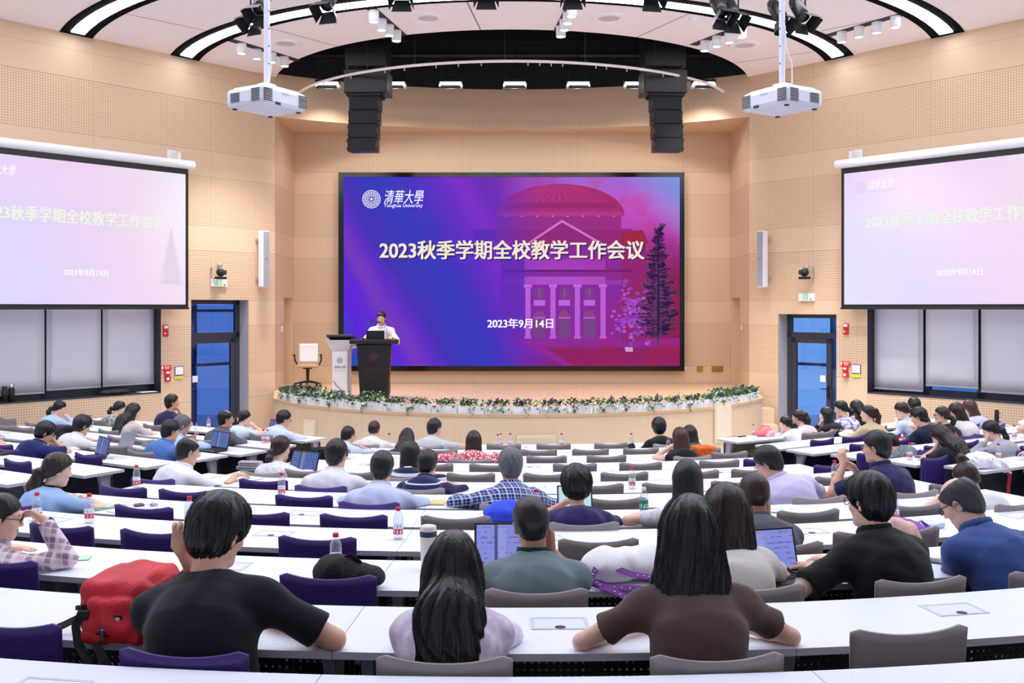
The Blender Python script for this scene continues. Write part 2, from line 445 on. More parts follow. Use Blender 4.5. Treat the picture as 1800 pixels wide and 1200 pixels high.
# downlights: black slots with four white cans each
M_LENS = emit('downlight_lens', (255, 250, 246), SPOT_GLOW)
GROUPS = [([(425, 83), (452, 93), (478, 99), (500, 106)], 'by the left wall'), ([(657, 25), (671, 40), (684, 50), (697, 60)], 'left of centre'),
          ([(1005, 15), (998, 28), (992, 40), (986, 52)], 'right of centre'), ([(1239, 78), (1260, 70), (1282, 63), (1304, 53)], 'right of the stage'),
          ([(1480, 62), (1510, 53), (1541, 45), (1574, 35)], 'near the right wall')]
ordw = ['first', 'second', 'third', 'fourth', 'fifth', 'sixth', 'seventh', 'eighth', 'ninth', 'tenth', 'eleventh', 'twelfth', 'thirteenth', 'fourteenth', 'fifteenth', 'sixteenth', 'seventeenth', 'eighteenth', 'nineteenth', 'twentieth'] + ['%dth' % k for k in range(21, 60)]
can_me = None
for gi, (g, where) in enumerate(GROUPS):
    ps = [ceil_at(px, py - 7) for px, py in g]
    d = (ps[-1] - ps[0]).normalized(); mid = (ps[0] + ps[-1]) / 2; ln = (ps[-1] - ps[0]).length
    b = MB(); b.box((0, 0, -.004), (ln + .7, .17, .012))
    tag(b.build('downlight_slot', M_BLACK, None, mid, math.atan2(d.y, d.x)), 'black ceiling slot holding four white downlights ' + where, 'ceiling slot', 'downlight slots')
    for k, p in enumerate(ps):
        t = empty('downlight', p, 0, '%s white can downlight from the picture left in the slot %s' % (ordw[k] if ps[0].x < ps[-1].x else ordw[3 - k], where), 'downlight', 'can downlights')
        b = MB(); b.lathe([(.085, -.0105), (.085, -.20), (.072, -.20), (.068, -.185)], 20); b.build('can', M_WHITEPL, t)
        b = MB(); b.lathe([(.068, -.185), (.0, -.183)], 20); b.build('lens', M_LENS, t)
        ld = bpy.data.lights.new('downlight_beam', 'SPOT'); ld.energy = SPOT_W * (1.15 if gi in (0, 3, 4) else .4); ld.spot_size = R(84); ld.spot_blend = .7; ld.shadow_soft_size = .06; ld.color = (1, .98, .96)
        lo = bpy.data.objects.new('downlight_beam', ld); link(lo, t); lo.location = (0, 0, -.21)

# stage platform
SCX, SCY, SR, SZ = .1, 21.8, 5.3, .9
b = MB(); n = 72; a0, a1 = math.atan2(19.35 - SCY, -4.72 - SCX), math.atan2(19.65 - SCY, 4.9 - SCX)
if a0 > 0: a0 -= 2 * math.pi
if a0 < -math.pi: a0 += 2 * math.pi
if a1 > 0: a1 -= 2 * math.pi
arc = [(SCX + SR * math.cos(a0 + (a1 - a0) * i / n), SCY + SR * math.sin(a0 + (a1 - a0) * i / n)) for i in range(n + 1)]
poly = arc + [(5.04, 21.25), (5.04, 23.08), (-5.04, 23.08), (-5.04, 21.25)]
vs = [(x, y, SZ) for x, y in poly]; b.add(vs, [list(range(len(poly)))], 0)
def stage_skirt(b, off, z0, z1, mi):
    vs = []
    pts = [(-5.04, 21.25)] + arc + [(5.04, 21.25)]
    for x, y in pts:
        dx, dy = x - SCX, y - SCY; l = math.hypot(dx, dy); vs += [(x + dx / l * off, y + dy / l * off, z0), (x + dx / l * off, y + dy / l * off, z1)]
    b.add(vs, [(2 * i, 2 * i + 2, 2 * i + 3, 2 * i + 1) for i in range(len(pts) - 1)], mi, True)
stage_skirt(b, 0, -.03, SZ - .05, 1); stage_skirt(b, .025, SZ - .05, SZ, 2)
pts = [(-5.04, 21.25)] + arc + [(5.04, 21.25)]
for i in range(len(pts) - 1):
    q = []
    for x, y, o in ((*pts[i], 0), (*pts[i + 1], 0), (*pts[i + 1], .025), (*pts[i], .025)):
        dx, dy = x - SCX, y - SCY; l = math.hypot(dx, dy); q.append((x + dx / l * o, y + dy / l * o))
    b.add([(x, y, SZ) for x, y in q], [(0, 1, 2, 3)], 0); b.add([(x, y, SZ - .05) for x, y in q], [(3, 2, 1, 0)], 2)
tag(b.build('floor_stage', [M_STAGEFLOOR, M_STAGEFACE, mat('stage_lip', (200, 168, 132), .5)]), kind='structure')
for px, w, h, py, nm, lab in ((542, .32, .36, 759, 'floor_panel', 'pale access panel low on the left of the curved stage front'), (945, .56, .3, 784, 'air_grille', 'beige framed air grille low on the middle of the stage front'),
                      (1273, .46, .62, 742, 'floor_panel', 'pale square access panel on the right of the curved stage front')):
    best = min(arc, key=lambda p: abs(proj((p[0], p[1], .5))[0] - px)); ang = math.atan2(best[1] - SCY, best[0] - SCX)
    z = CZ - (py - HY) * best[1] / F
    b = MB(); b.box((0, -.012, 0), (w + .08, .03, h + .08), bev=.008)
    o = b.build('access_panel' if nm != 'air_grille' else 'air_grille', mat('pale_panel', (222, 200, 168), .5), None, (best[0], best[1], z), ang + math.pi / 2)
    tag(o, lab, 'panel' if nm != 'air_grille' else 'grille')
    b = MB()
    if nm == 'air_grille':
        for k in range(14): b.box((0, -.03, -h / 2 + h * (k + .5) / 14), (w, .012, .01))
    else: b.box((0, -.03, 0), (w, .012, h), bev=.004)
    b.build('grille_slats' if nm == 'air_grille' else 'panel_cover', mat('paler_panel', (226, 212, 190), .5), o)
b = MB(); b.box((0, 0, .15), (.5, .45, .3)); b.box((0, .25, .45), (.5, .35, .3))
tag(b.build('stage_steps', M_STAGEFACE, None, (5.10, 20.25, 0)), 'low beige steps at the right end of the stage', 'steps')

# ------------------------------------------------------------------ rows of tables: positions
ROWD = [None, 13.12, 12.17, 11.22, 10.27, 9.32, 8.40, 7.47, 6.56, 5.67, 4.65, 3.62, 2.67]
TH, TD, TT, TDS = .75, .557, .028, .46          # table height, depth, top thickness
AR = 9.5
class Row: pass
ROWS = {}
for i in range(1, 13):
    r = Row(); r.kind = 'C'; r.d = ROWD[i]; r.zt = CZ - (1.05 + .0657 * r.d) + TT; r.zf = r.zt - TH
    xe = 1.65 + .30 * (13.12 - r.d); r.x0, r.x1 = -xe, xe + .4
    if i == 12: r.x0, r.x1 = -4.4, 4.6
    ROWS['F%d' % i] = r
for s, key, starts in ((-1, 'L', [(-2.94, 14.2), (-3.16, 13.1), (-3.31, 12.1), (-3.6, 11.4), (-3.87, 10.5), (-4.15, 9.66), (-4.5, 8.88)]),
                       (1, 'R', [(3.21, 14.1), (3.52, 13.06), (3.71, 12.24), (4.04, 11.5), (4.36, 10.74), (4.77, 10.06)])):
    for k, (x, y) in enumerate(starts):
        r = Row(); r.kind = 'S'; r.s = s; r.p = Vector((x, y)); h = 1.0 + .0657 * y; r.zt = CZ - h; r.zf = r.zt - TH
        r.len = 5.1 if k < 5 else 4.2
        ROWS['%s%d' % (key, k + 1)] = r
SD = Vector((.857, .515))
def rowpos(key, px, back):
    """point 'back' metres behind the near edge of a table row, in photo column px -> x, y, heading"""
    r = ROWS[key]; k = (px - CX) / F
    if r.kind == 'C':
        x = 0.0
        for _ in range(20):
            x = max(-AR * .9, min(AR * .9, x)); th = math.asin(x / AR)
            y = r.d + AR - AR * math.cos(th) - back / max(.5, math.cos(th)); x = .5 * x + .5 * k * y
        return x, y, math.asin(x / AR)
    dx, dy = r.s * SD.x, SD.y; nx, ny = -r.s * SD.y, SD.x      # along the row, towards the stage
    px0, py0 = r.p.x - nx * back, r.p.y - ny * back
    u = (k * py0 - px0) / (dx - k * dy)
    return px0 + dx * u, py0 + dy * u, r.s * math.atan2(SD.y, SD.x)

# stepped floor under the seats
b = MB()
def tier(poly, z):
    b.prism(poly, -.02, z)
for i in range(1, 13):
    r = ROWS['F%d' % i]; n = 20; top = []; bot = []
    for k in range(n + 1):
        x = (r.x0 - .7) + (r.x1 - r.x0 + 1.4) * k / n; sg = AR - math.sqrt(AR * AR - x * x)
        dn = ROWD[i + 1] + TD if i < 12 else -3.5
        top.append((x, r.d + sg + TD)); bot.append((x, dn + sg if i < 12 else -3.5))
    tier(bot + top[::-1], r.zf)
for key in ('L', 'R'):
    ks = [k for k in ROWS if k[0] == key]
    for j, k in enumerate(ks):
        r = ROWS[k]; dx, dy = r.s * SD.x, SD.y; nx, ny = -r.s * SD.y, SD.x
        def pt(u, v): return (r.p.x + dx * u + nx * v, r.p.y + dy * u + ny * v)
        nb = -.93 + TDS if j < len(ks) - 1 else -3.0
        q = [pt(-.35, nb), pt(-.35, TDS), pt(6.6, TDS), pt(6.6, nb)]
        if r.s < 0: q = q[::-1]
        tier(q if r.s < 0 else q[::-1], max(r.zf, .01))
tag(b.build('floor_tiers', M_CARPET), kind='structure')
# ------------------------------------------------------------------ fixtures on walls and stage
def text_mb(s, size, bold=0.0, width=None, shear=0.0, height=None):
    """lettering as a flat mesh in the x,z plane, centred on its own origin, front towards -y"""
    c = bpy.data.curves.new('lettering', 'FONT'); c.body = s; c.size = size; c.offset = 0.0; c.shear = shear; c.resolution_u = 3
    o = bpy.data.objects.new('lettering', c); COL.objects.link(o)
    dg = bpy.context.evaluated_depsgraph_get(); dg.update()
    me = bpy.data.meshes.new_from_object(o.evaluated_get(dg))
    vs = [tuple(v.co) for v in me.vertices]; fs = [list(p.vertices) for p in me.polygons]
    bpy.data.objects.remove(o); bpy.data.curves.remove(c); bpy.data.meshes.remove(me)
    b = MB()
    if not vs: return b
    x0, x1 = min(v[0] for v in vs), max(v[0] for v in vs); y0, y1 = min(v[1] for v in vs), max(v[1] for v in vs)
    k = (width / (x1 - x0)) if width else 1.0; kz = height / (y1 - y0) if height else k
    e = bold * .8
    for dx, dz in (((-e, -e * .5), (e, -e * .5), (-e, e * .5), (e, e * .5), (0, 0)) if bold > .003 else ((0, 0),)):
        b.add([((v[0] + dx - (x0 + x1) / 2) * k, 0, (v[1] + dz - (y0 + y1) / 2) * kz) for v in vs], fs)
    return b
def move(b, dx, dy, dz):
    b.v = [(x + dx, y + dy, z + dz) for x, y, z in b.v]; return b
def seal_mb(r):
    """round seal: two rings, a star and a ring of small strokes, in the x,z plane"""
    b = MB()
    def ring(r0, r1, n=40):
        vs = []
        for i in range(n): t = 2 * math.pi * i / n; vs += [(r0 * math.cos(t), 0, r0 * math.sin(t)), (r1 * math.cos(t), 0, r1 * math.sin(t))]
        b.add(vs, [(2 * i, 2 * i + 1, (2 * i + 3) % (2 * n), (2 * i + 2) % (2 * n)) for i in range(n)])
    ring(.93 * r, r); ring(.62 * r, .67 * r); ring(.3 * r, .34 * r)
    st = []
    for i in range(10): t = math.pi / 2 + math.pi * i / 5; q = (.24 if i % 2 == 0 else .1) * r; st.append((q * math.cos(t), 0, q * math.sin(t)))
    b.add(st, [list(range(10))])
    for i in range(28):
        t = 2 * math.pi * i / 28; q = .79 * r; w, h = .045 * r, (.09 if i % 2 else .06) * r; c, s = math.cos(t), math.sin(t)
        b.add([(q * c + a * (-s) * w + e * c * h, 0, q * s + a * c * w + e * s * h) for a, e in ((-1, -1), (1, -1), (1, 1), (-1, 1))], [(0, 1, 2, 3)])
    for i in range(14):
        t = 2 * math.pi * i / 14 + .2; q = .48 * r; w, h = .06 * r, .09 * r; c, s = math.cos(t), math.sin(t)
        b.add([(q * c + a * (-s) * w + e * c * h, 0, q * s + a * c * w + e * s * h) for a, e in ((-1, -1), (1, -.6), (1, 1), (-1, .6))], [(0, 1, 2, 3)])
    return b
def u_px(s, px, din=0.0):
    k = (px - CX) / F
    return (k * (21.2 - .6507 * din) - s * (5.05 - .7593 * din)) / (s * .6507 + .7593 * k)
def HW(s, px, py, din=0.0):
    """point hung din in front of a side wall that the photo shows at px,py -> location, rz (local -y faces the room)"""
    u = u_px(s, px, din); p = WP(s, u, din, 0); p.z = CZ - (py - HY) * p.y / F
    rz = math.atan2(-.7593, s * .6507) + (math.pi if s < 0 else 0)
    return p, rz

# doors with blue glass
def glass_mat(name, tint, rough=.02):
    m, N, L, b = newmat(name)
    t = N.new('ShaderNodeBsdfTransparent'); t.inputs[0].default_value = (*tint, 1)
    g = N.new('ShaderNodeBsdfGlossy'); g.inputs['Roughness'].default_value = rough; g.inputs[0].default_value = (.9, .93, 1, 1)
    f = N.new('ShaderNodeFresnel'); f.inputs[0].default_value = 1.45
    mx = N.new('ShaderNodeMixShader'); L.new(f.outputs[0], mx.inputs[0]); L.new(t.outputs[0], mx.inputs[1]); L.new(g.outputs[0], mx.inputs[2])
    L.new(mx.outputs[0], N['Material Output'].inputs[0]); MATS[name] = m; return m
M_BLUEGLASS = glass_mat('blue_tinted_glass', (.46, .58, .80)); M_PALEGLASS = glass_mat('pale_blue_glass', (.74, .86, .98))
M_FRAME = mat('anthracite_door_frame', (58, 60, 70), .5, .2)
for s in (-1, 1):
    du0, du1, dz = DOORS[s]; loc, rz = wall_frame(s); y = .36 * -YI(s)
    tz = 2.1
    d = bpy.data.objects.new('door_%d' % (1 if s < 0 else 2), None); COL.objects.link(d); d.location = loc; d.rotation_euler = (0, 0, rz)
    tag(d, 'tall glazed door with dark frame and blue panes in the ' + ('left' if s < 0 else 'right') + ' wall', None, None, 'structure')
    b = MB(); w = du1 - du0
    for u in (du0 + .05, du1 - .05): b.box((u, y, dz / 2), (.10, .08, dz))
    b.box(((du0 + du1) / 2, y, dz - .04), (w, .08, .08)); b.box(((du0 + du1) / 2, y, tz), (w, .08, .11))
    b.build('door_frame', M_FRAME, d)
    split = du1 - (.62 if s > 0 else .0)
    b = MB(); b.box(((du0 + du1) / 2, y, (dz + tz) / 2), (w - .2, .012, dz - tz - .12)); gl = M_BLUEGLASS if s < 0 else M_PALEGLASS; b.build('transom_pane', gl, d)
    l = MB()
    e0, e1 = du0 + .1, du1 - .1
    if s > 0: e1 = du1 - .32
    for u in (e0 + .055, e1 - .055): l.box((u, y - .01 * YI(s) * 0, tz / 2 - .03), (.11, .06, tz - .06))
    l.box(((e0 + e1) / 2, y, tz - .11), (e1 - e0, .06, .11)); l.box(((e0 + e1) / 2, y, .08), (e1 - e0, .06, .16))
    leaf = l.build('door_leaf', M_FRAME, d)
    b = MB(); b.box(((e0 + e1) / 2, y, tz / 2), (e1 - e0 - .2, .012, tz - .3)); b.build('door_pane', gl, leaf)
    if s > 0:
        b = MB(); b.box(((e1 + du1 - .1) / 2, y, tz / 2), (du1 - .1 - e1, .012, tz - .1)); b.build('side_pane', gl, d)
    hu = e1 - .055
    b = MB(); b.box((hu, y + .04 * YI(s), .95), (.05, .02, .28), bev=.006); b.tube([(hu, y + .05 * YI(s), 1.02), (hu, y + .09 * YI(s), 1.02), (hu - .14, y + .09 * YI(s), 1.02)], .012)
    b.build('door_handle', M_BLACKPL, leaf)
    b = MB(); b.box((e1 - .2, y + .012 * YI(s), 1.22), (.12, .006, .13)); b.build('door_sticker', M_PAPER, leaf)
    b = MB(); b.box((du0 + w * .42, y * 3.2, 1.6), (.07, .12, 3.4)); b.box((du0 + w * .5, y * 3.2, 1.45), (w + 1.4, .1, .06)); b.box((du0 + w * .5, y * 3.2, 2.6), (w + 1.4, .1, .06))
    tag(b.build('trim_%d' % (1 if s < 0 else 2), mat('blue_grey_mullion', (70, 96, 140), .5), None, loc, rz), kind='structure')

# windows with roller blinds
M_BLIND = mat('grey_blind_fabric', (206, 207, 216), .9, bump=.15, bscale=300)
M_SILL = mat('dark_window_frame', (34, 36, 46), .5)
for s in (-1, 1):
    wu0, wu1, wz0, wz1 = WINS[s]; loc, rz = wall_frame(s); y = .36 * -YI(s)
    wn = tag(bpy.data.objects.new('window_%d' % (1 if s < 0 else 2), None), 'long dark framed window with roller blinds in the ' + ('left' if s < 0 else 'right') + ' wall', kind='structure')
    COL.objects.link(wn); wn.location = loc; wn.rotation_euler = (0, 0, rz)
    edges = [u_px(s, q, -.3) for q in ((273, 177, 78, -70) if s < 0 else (1534, 1627, 1724, 1850))] + [wu1]
    b = MB(); b.box(((wu0 + wu1) / 2, y, (wz0 + wz1) / 2), (wu1 - wu0, .01, wz1 - wz0)); b.build('window_pane', M_BLUEGLASS, wn)
    b = MB()
    for u in edges[1:-1]: b.box((u, y, (wz0 + wz1) / 2), (.14, .1, wz1 - wz0))
    b.box((wu0 + .04, y, (wz0 + wz1) / 2), (.08, .1, wz1 - wz0)); hb_ = .24 if s < 0 else .12; b.box(((wu0 + wu1) / 2, y, wz0 + hb_ / 2), (wu1 - wu0, .1, hb_)); b.box(((wu0 + wu1) / 2, y, wz1 - .05), (wu1 - wu0, .1, .1))
    b.build('window_frame', M_SILL, wn)
    b = MB(); b.box(((wu0 + wu1) / 2, .19 * -YI(s) + .02 * YI(s), wz0 + .012), (wu1 - wu0 - .01, .36, .024), bev=.006); b.build('window_sill', M_SILL, wn)
    bots = (677, 684, 696) if s < 0 else (686, 681, 693)
    ordn = ['nearest the door', 'second from the door', 'third from the door', 'furthest from the door']
    for k in range(4):
        u0, u1 = edges[k], edges[k + 1]; um = (u0 + u1) / 2; wdt = abs(u1 - u0) - (.035 if s < 0 else .05)
        p = WP(s, um, -.26, 0); zb = CZ - (bots[min(k, 2)] - HY) * p.y / F
        t = empty('roller_blind', (p.x, p.y, zb), rz, 'pale grey roller blind in the ' + ('left' if s < 0 else 'right') + ' window, ' + ordn[k], 'blind', 'roller blinds')
        b = MB(); b.grid(6, 8, lambda a, c: (-wdt / 2 + wdt * a, .006 * math.sin(a * 9 + k) * (1 - c), .03 + (wz1 - .1 - zb) * c)); add_solid(b.build('blind_fabric', M_BLIND, t), .003)
        b = MB(); b.box((0, 0, .015), (wdt, .02, .03), bev=.005); b.build('bottom_bar', mat('blind_bar', (170, 170, 180), .5), t)
        b = MB(); sx = wdt / 2 - .04
        b.tube([(sx, .05 * YI(s), wz1 - .2 - zb), (sx + .01, .06 * YI(s), .5), (sx + .02, .06 * YI(s), .15), (sx - .02, .06 * YI(s), .5), (sx - .02, .05 * YI(s), wz1 - .2 - zb)], .004, 5, caps=False)
        b.build('pull_chain', M_GREYMETAL, t)
        b = MB(); b.tube([(-wdt / 2, 0, wz1 - .1 - zb), (wdt / 2, 0, wz1 - .1 - zb)], .03, 10); b.build('roller_tube', M_GREYMETAL, t)

# ---- big LED screen
LY = 22.92
def slide_bg():
    m, N, L, b = newmat('led_slide_gradient'); g = NG(m); x, y, z, vec = g.xyz()
    # x,z metres on the screen, origin at the middle, 7.76 x 4.36
    u = g.math('ADD', g.math('DIVIDE', x, 7.76), .5); v = g.math('ADD', g.math('DIVIDE', z, 4.36), .5)
    st = g.math('ADD', g.math('MULTIPLY', u, .76), g.math('MULTIPLY', v, .24))     # across the diagonal bands
    wob = g.math('MULTIPLY', g.math('SUBTRACT', g.noise(vec, .8, 2, (1, 1, .5)), .5), .06)
    st = g.math('ADD', st, wob)
    tt_ = g.math('SUBTRACT', g.math('MULTIPLY', v, .30), g.math('MULTIPLY', u, .5))
    cv = N.new('ShaderNodeCombineXYZ'); L.new(g.math('MULTIPLY', st, 34.0), cv.inputs[0]); L.new(g.math('MULTIPLY', tt_, 2.2), cv.inputs[1])
    streak = g.noise(cv.outputs[0], 1.0, 3)
    st = g.math('ADD', st, g.math('MULTIPLY', g.math('SUBTRACT', streak, .5), .05))
    stops = [(0, (22, 96, 96)), (.035, (36, 80, 190)), (.075, (98, 36, 236)), (.13, (104, 42, 226)), (.165, (126, 62, 200)), (.2, (108, 46, 216)), (.24, (68, 52, 190)), (.32, (54, 60, 200)), (.385, (70, 54, 204)), (.43, (106, 44, 212)), (.49, (134, 46, 214)), (.55, (112, 44, 196)), (.64, (150, 46, 184)), (.8, (172, 52, 180)), (1, (170, 60, 190))]
    left = g.ramp(st, [(p_, lin(c_)) for p_, c_ in stops])
    right = g.ramp(v, [(0, lin((140, 20, 70))), (.12, lin((160, 40, 150))), (.4, lin((150, 44, 170))), (.66, lin((196, 60, 170))), (.85, lin((214, 92, 214))), (1, lin((176, 110, 226)))])
    ns = g.noise(vec, 1.1, 4)
    right = g.mix(g.math('MULTIPLY', g.math('GREATER_THAN', ns, .56), .25), right, lin((214, 50, 90)))
    col = g.mix(g.math('MULTIPLY', g.math('SUBTRACT', u, .46), 4.5, clamp=True), left, right)
    cor = g.math('MULTIPLY', g.math('ADD', g.math('SUBTRACT', u, .90), g.math('MULTIPLY', g.math('SUBTRACT', v, .82), .5)), 7.0, clamp=True)
    col = g.mix(g.math('MULTIPLY', cor, g.math('GREATER_THAN', v, .0)), col, lin((140, 160, 240)))
    low = g.math('MULTIPLY', g.math('SUBTRACT', .72, v), 4.0, clamp=True)
    col = g.mix(g.math('MULTIPLY', low, g.math('MULTIPLY', g.math('SUBTRACT', u, .80), 9.0, clamp=True)), col, lin((150, 30, 62)))
    fine = g.noise(vec, 6, 3, (.25, 1, 1.3))
    col = g.mix(g.math('MULTIPLY', fine, .18), col, lin((70, 40, 190)))
    b.inputs['Base Color'].default_value = (.004, .004, .004, 1); b.inputs['Roughness'].default_value = .6; b.inputs['Specular IOR Level'].default_value = .05
    L.new(col, b.inputs['Emission Color']); b.inputs['Emission Strength'].default_value = .86
    return m
led = empty('led_wall_screen', at(899, 477, 23.0), 0, 'large black framed LED screen showing a purple slide behind the stage', 'screen')
LO = at(899, 477, LY)
def lp(px, py): q = at(px, py, LY); return (q.x - led.location.x, q.z - led.location.z)
b = MB(); fx0, fz0 = lp(595, 652); fx1, fz1 = lp(1203, 303)
ix0, iz0 = lp(604, 643); ix1, iz1 = lp(1195, 311)
for x0, x1, z0, z1 in ((fx0, ix0, fz0, fz1), (ix1, fx1, fz0, fz1), (ix0, ix1, fz0, iz0), (ix0, ix1, iz1, fz1)):
    b.box(((x0 + x1) / 2, 0, (z0 + z1) / 2), (x1 - x0, .19, z1 - z0))
b.build('screen_frame', mat('glossy_black_frame', (10, 10, 13), .15), led)
b = MB(); b.box((0, .0, 0), (ix1 - ix0, .1, iz1 - iz0)); b.v = [(x, y - .02, z) for x, y, z in b.v]
bgo = b.build('slide_background', slide_bg(), led, ((ix0 + ix1) / 2, 0, (iz0 + iz1) / 2))
gfx = {}
def led_fade(c):
    """picture colour that melts into the violet slide at the building's left flank and reddens to the right"""
    nm = 'led_fade_%d_%d_%d' % c
    if nm in MATS: return MATS[nm]
    m, N, L, b = newmat(nm); g = NG(m); x, y, z, vec = g.xyz()
    x0 = lp(846, 400)[0]; x1 = lp(950, 400)[0]; x2 = lp(1200, 400)[0]
    f = g.math('DIVIDE', g.math('SUBTRACT', x, x0), x1 - x0, clamp=True); f2 = g.math('DIVIDE', g.math('SUBTRACT', x, x1), (x2 - x1), clamp=True)
    col = g.mix(f, lin((96, 44, 196)), lin(c)); n = g.noise(vec, 1.6, 4)
    col = g.mix(g.math('MULTIPLY', g.math('MULTIPLY', f2, g.math('MULTIPLY', g.math('SUBTRACT', n, .42), 6, clamp=True)), .55), col, lin((176, 30, 72)))
    b.inputs['Base Color'].default_value = (.004, .004, .004, 1); b.inputs['Specular IOR Level'].default_value = .05; L.new(col, b.inputs['Emission Color']); b.inputs['Emission Strength'].default_value = .86
    MATS[nm] = m; return m
def shape(layer, colr, pts, s=1.0):
    key = (layer, colr)
    if key not in gfx: gfx[key] = MB()
    q = [lp(x, y) for x, y in pts]
    gfx[key].add([(x, -.075 - layer * .0015, z) for x, z in q], [list(range(len(q)))])
def rect(layer, colr, x0, y0, x1, y1): shape(layer, colr, [(x0, y0), (x1, y0), (x1, y1), (x0, y1)])
def ell(cx, cy, rx, ry, a0, a1, n=28): return [(cx + rx * math.cos(R(a0 + (a1 - a0) * i / n)), cy - ry * math.sin(R(a0 + (a1 - a0) * i / n))) for i in range(n + 1)]
BLD = (150, 44, 172); BLD2 = (172, 62, 200); BLD3 = (186, 84, 214); DRK = (104, 26, 128); DOME = (176, 44, 128)
rect(1, (112, 46, 190), 880, 404, 925, 600); rect(1, (140, 42, 168), 925, 402, 1112, 600)
shape(2, DOME, ell(985, 378, 113, 55, 0, 180)); rect(3, (160, 38, 120), 886, 356, 1084, 366); rect(3, (188, 58, 150), 872, 372, 1096, 380); rect(2, (158, 46, 146), 876, 380, 1092, 404)
for k in range(15):
    a = -60 + 8.4 * k; x = 985 + 100 * math.sin(R(a)); xt = 985 + 34 * math.sin(R(a)); shape(4, (190, 66, 130), [(xt - .8, 326), (xt + .8, 326), (x + .9, 355 + 3 * abs(math.sin(R(a)))), (x - .9, 355 + 3 * abs(math.sin(R(a))))])
for k in range(8): x = 890 + 27 * k; shape(4, (222, 130, 190), [(x, 378), (x + 2, 380), (x, 382), (x - 2, 380)])
rect(3, (150, 40, 130), 872, 404, 1096, 432); shape(3, (120, 42, 170), [(828, 404), (872, 402), (872, 425), (836, 425)]); shape(4, (150, 40, 128), [(924, 432), (988, 388), (1062, 432)]); shape(5, (206, 96, 190), [(922, 430), (988, 386), (1064, 430), (1064, 434), (988, 391), (922, 434)])
shape(3, (172, 40, 74), [(1092, 407), (1130, 404), (1140, 428), (1092, 428)])
for k in range(10): shape(4, (146, 32, 66), [(1094 + 4 * k, 407), (1095 + 4 * k, 407), (1097 + 4.4 * k, 428), (1096 + 4.4 * k, 428)])
rect(3, (150, 36, 120), 1092, 428, 1135, 600)
rect(3, BLD2, 922, 455, 1064, 474); rect(4, DRK, 884, 474, 1112, 478); rect(3, BLD3, 922, 486, 1064, 500); rect(3, (124, 52, 196), 884, 490, 922, 500); rect(3, (160, 60, 180), 1064, 492, 1110, 500)
for x in (928, 972, 1015, 1060): rect(5, (182, 76, 214), x - 4.5, 503, x + 4.5, 594); rect(5, (196, 92, 222), x - 7, 500, x + 7, 505); rect(5, (190, 84, 214), x - 6, 591, x + 6, 595)
for x in (948, 992, 1036): rect(5, DRK, x - 8, 507, x + 8, 525); rect(5, BLD3, x - 10, 527, x + 10, 537); rect(5, DRK, x - 10.5, 558, x + 10.5, 594); shape(5, (126, 30, 120), ell(x, 558, 10.5, 12, 0, 180, 14)); rect(6, (170, 70, 190), x - 10.5, 557, x + 10.5, 560); rect(6, (150, 50, 160), x - .8, 507, x + .8, 525)
shape(2, (150, 42, 160), [(905, 596), (1195, 594), (1195, 643), (990, 643)]); shape(3, (150, 32, 104), [(960, 612), (1195, 606), (1195, 643), (1010, 643)]); rect(4, (150, 40, 150), 930, 608, 1195, 611)
shape(5, (200, 150, 210), [(1098, 610), (1112, 610), (1113, 618), (1100, 618)])
rr = random.Random(5)
for k in range(150):
    x = rr.gauss(1116, 17); y = rr.gauss(552, 24)
    if y > 606 or x > 1150: continue
    r_ = rr.uniform(2.5, 5.5); shape(6, [(150, 60, 196), (168, 74, 204), (128, 46, 170)][k % 3], [(x + r_ * math.cos(t * 1.05) * rr.uniform(.7, 1.2), y + r_ * .7 * math.sin(t * 1.05)) for t in range(6)])
rect(7, (52, 24, 62), 1155, 400, 1159, 606); shape(7, (52, 24, 62), [(1156, 402), (1160, 392), (1172, 394), (1168, 398), (1160, 404)])
for k in range(150):
    y = 402 + 188 * (k / 150) ** .9; mx = 7 + (y - 400) * .235; mx = min(mx, 42 - max(0, y - 560) * .45)
    sg = -1 if k % 2 else 1; w2 = mx * rr.uniform(.45, 1.08); xe = 1157 + sg * w2; xe = min(max(xe, 1112), 1193); dr = rr.uniform(-7, 4)
    c = [(60, 26, 76), (76, 28, 86), (46, 22, 66), (92, 34, 92)][rr.randint(0, 3)]; xm = 1157 + (xe - 1157) * .5
    shape(7, c, [(1157, y - 1.2), (xm, y - 1 + dr * .2), (xe, y + dr), (xm, y + 2.4 + dr * .3), (1157, y + 2)])
    for j in range(4):
        q = rr.uniform(.3, 1.0); xx = 1157 + (xe - 1157) * q; yy = y + dr * q * q; r_ = rr.uniform(2.0, 4.6)
        shape(7, c, [(xx - r_, yy + 1), (xx, yy - r_ * .5), (xx + r_, yy + .5), (xx + r_ * .3, yy + r_ * .9)])
pic = MB(); pmats = []
for (layer, c), bb in gfx.items():
    pic.add(bb.v, bb.f, len(pmats)); pmats.append(emit('led_%d_%d_%d' % c, c, .95) if layer > 4 else led_fade(c))
pic.build('slide_picture', pmats, led)
M_LEDW = emit('led_white', (250, 248, 255), 1.0); M_LEDG = emit('led_pale_gold', (240, 226, 206), 1.0); M_LEDSH = emit('led_text_shade', (44, 30, 110), .8)
def led_text(s, px0, px1, py, h, m, nm, bold=.0, dy=0.0, shear=0.0):
    (x0, z0), (x1, _) = lp(px0, py), lp(px1, py)
    t = text_mb(s, 1.0, bold, abs(x1 - x0), shear, h * LY / F)
    move(t, (x0 + x1) / 2, -.09 + dy, z0).build(nm, m, led)
TITLE = '2023秋季学期全校教学工作会议'; DATE = '2023年9月14日'
led_text(TITLE, 668, 1132, 439, 33, M_LEDG, 'slide_title', .032); led_text(TITLE, 670, 1134, 441, 33, M_LEDSH, 'slide_title_shadow', .032, .003)
led_text(DATE, 857, 972, 568, 17, M_LEDW, 'slide_date', .03)
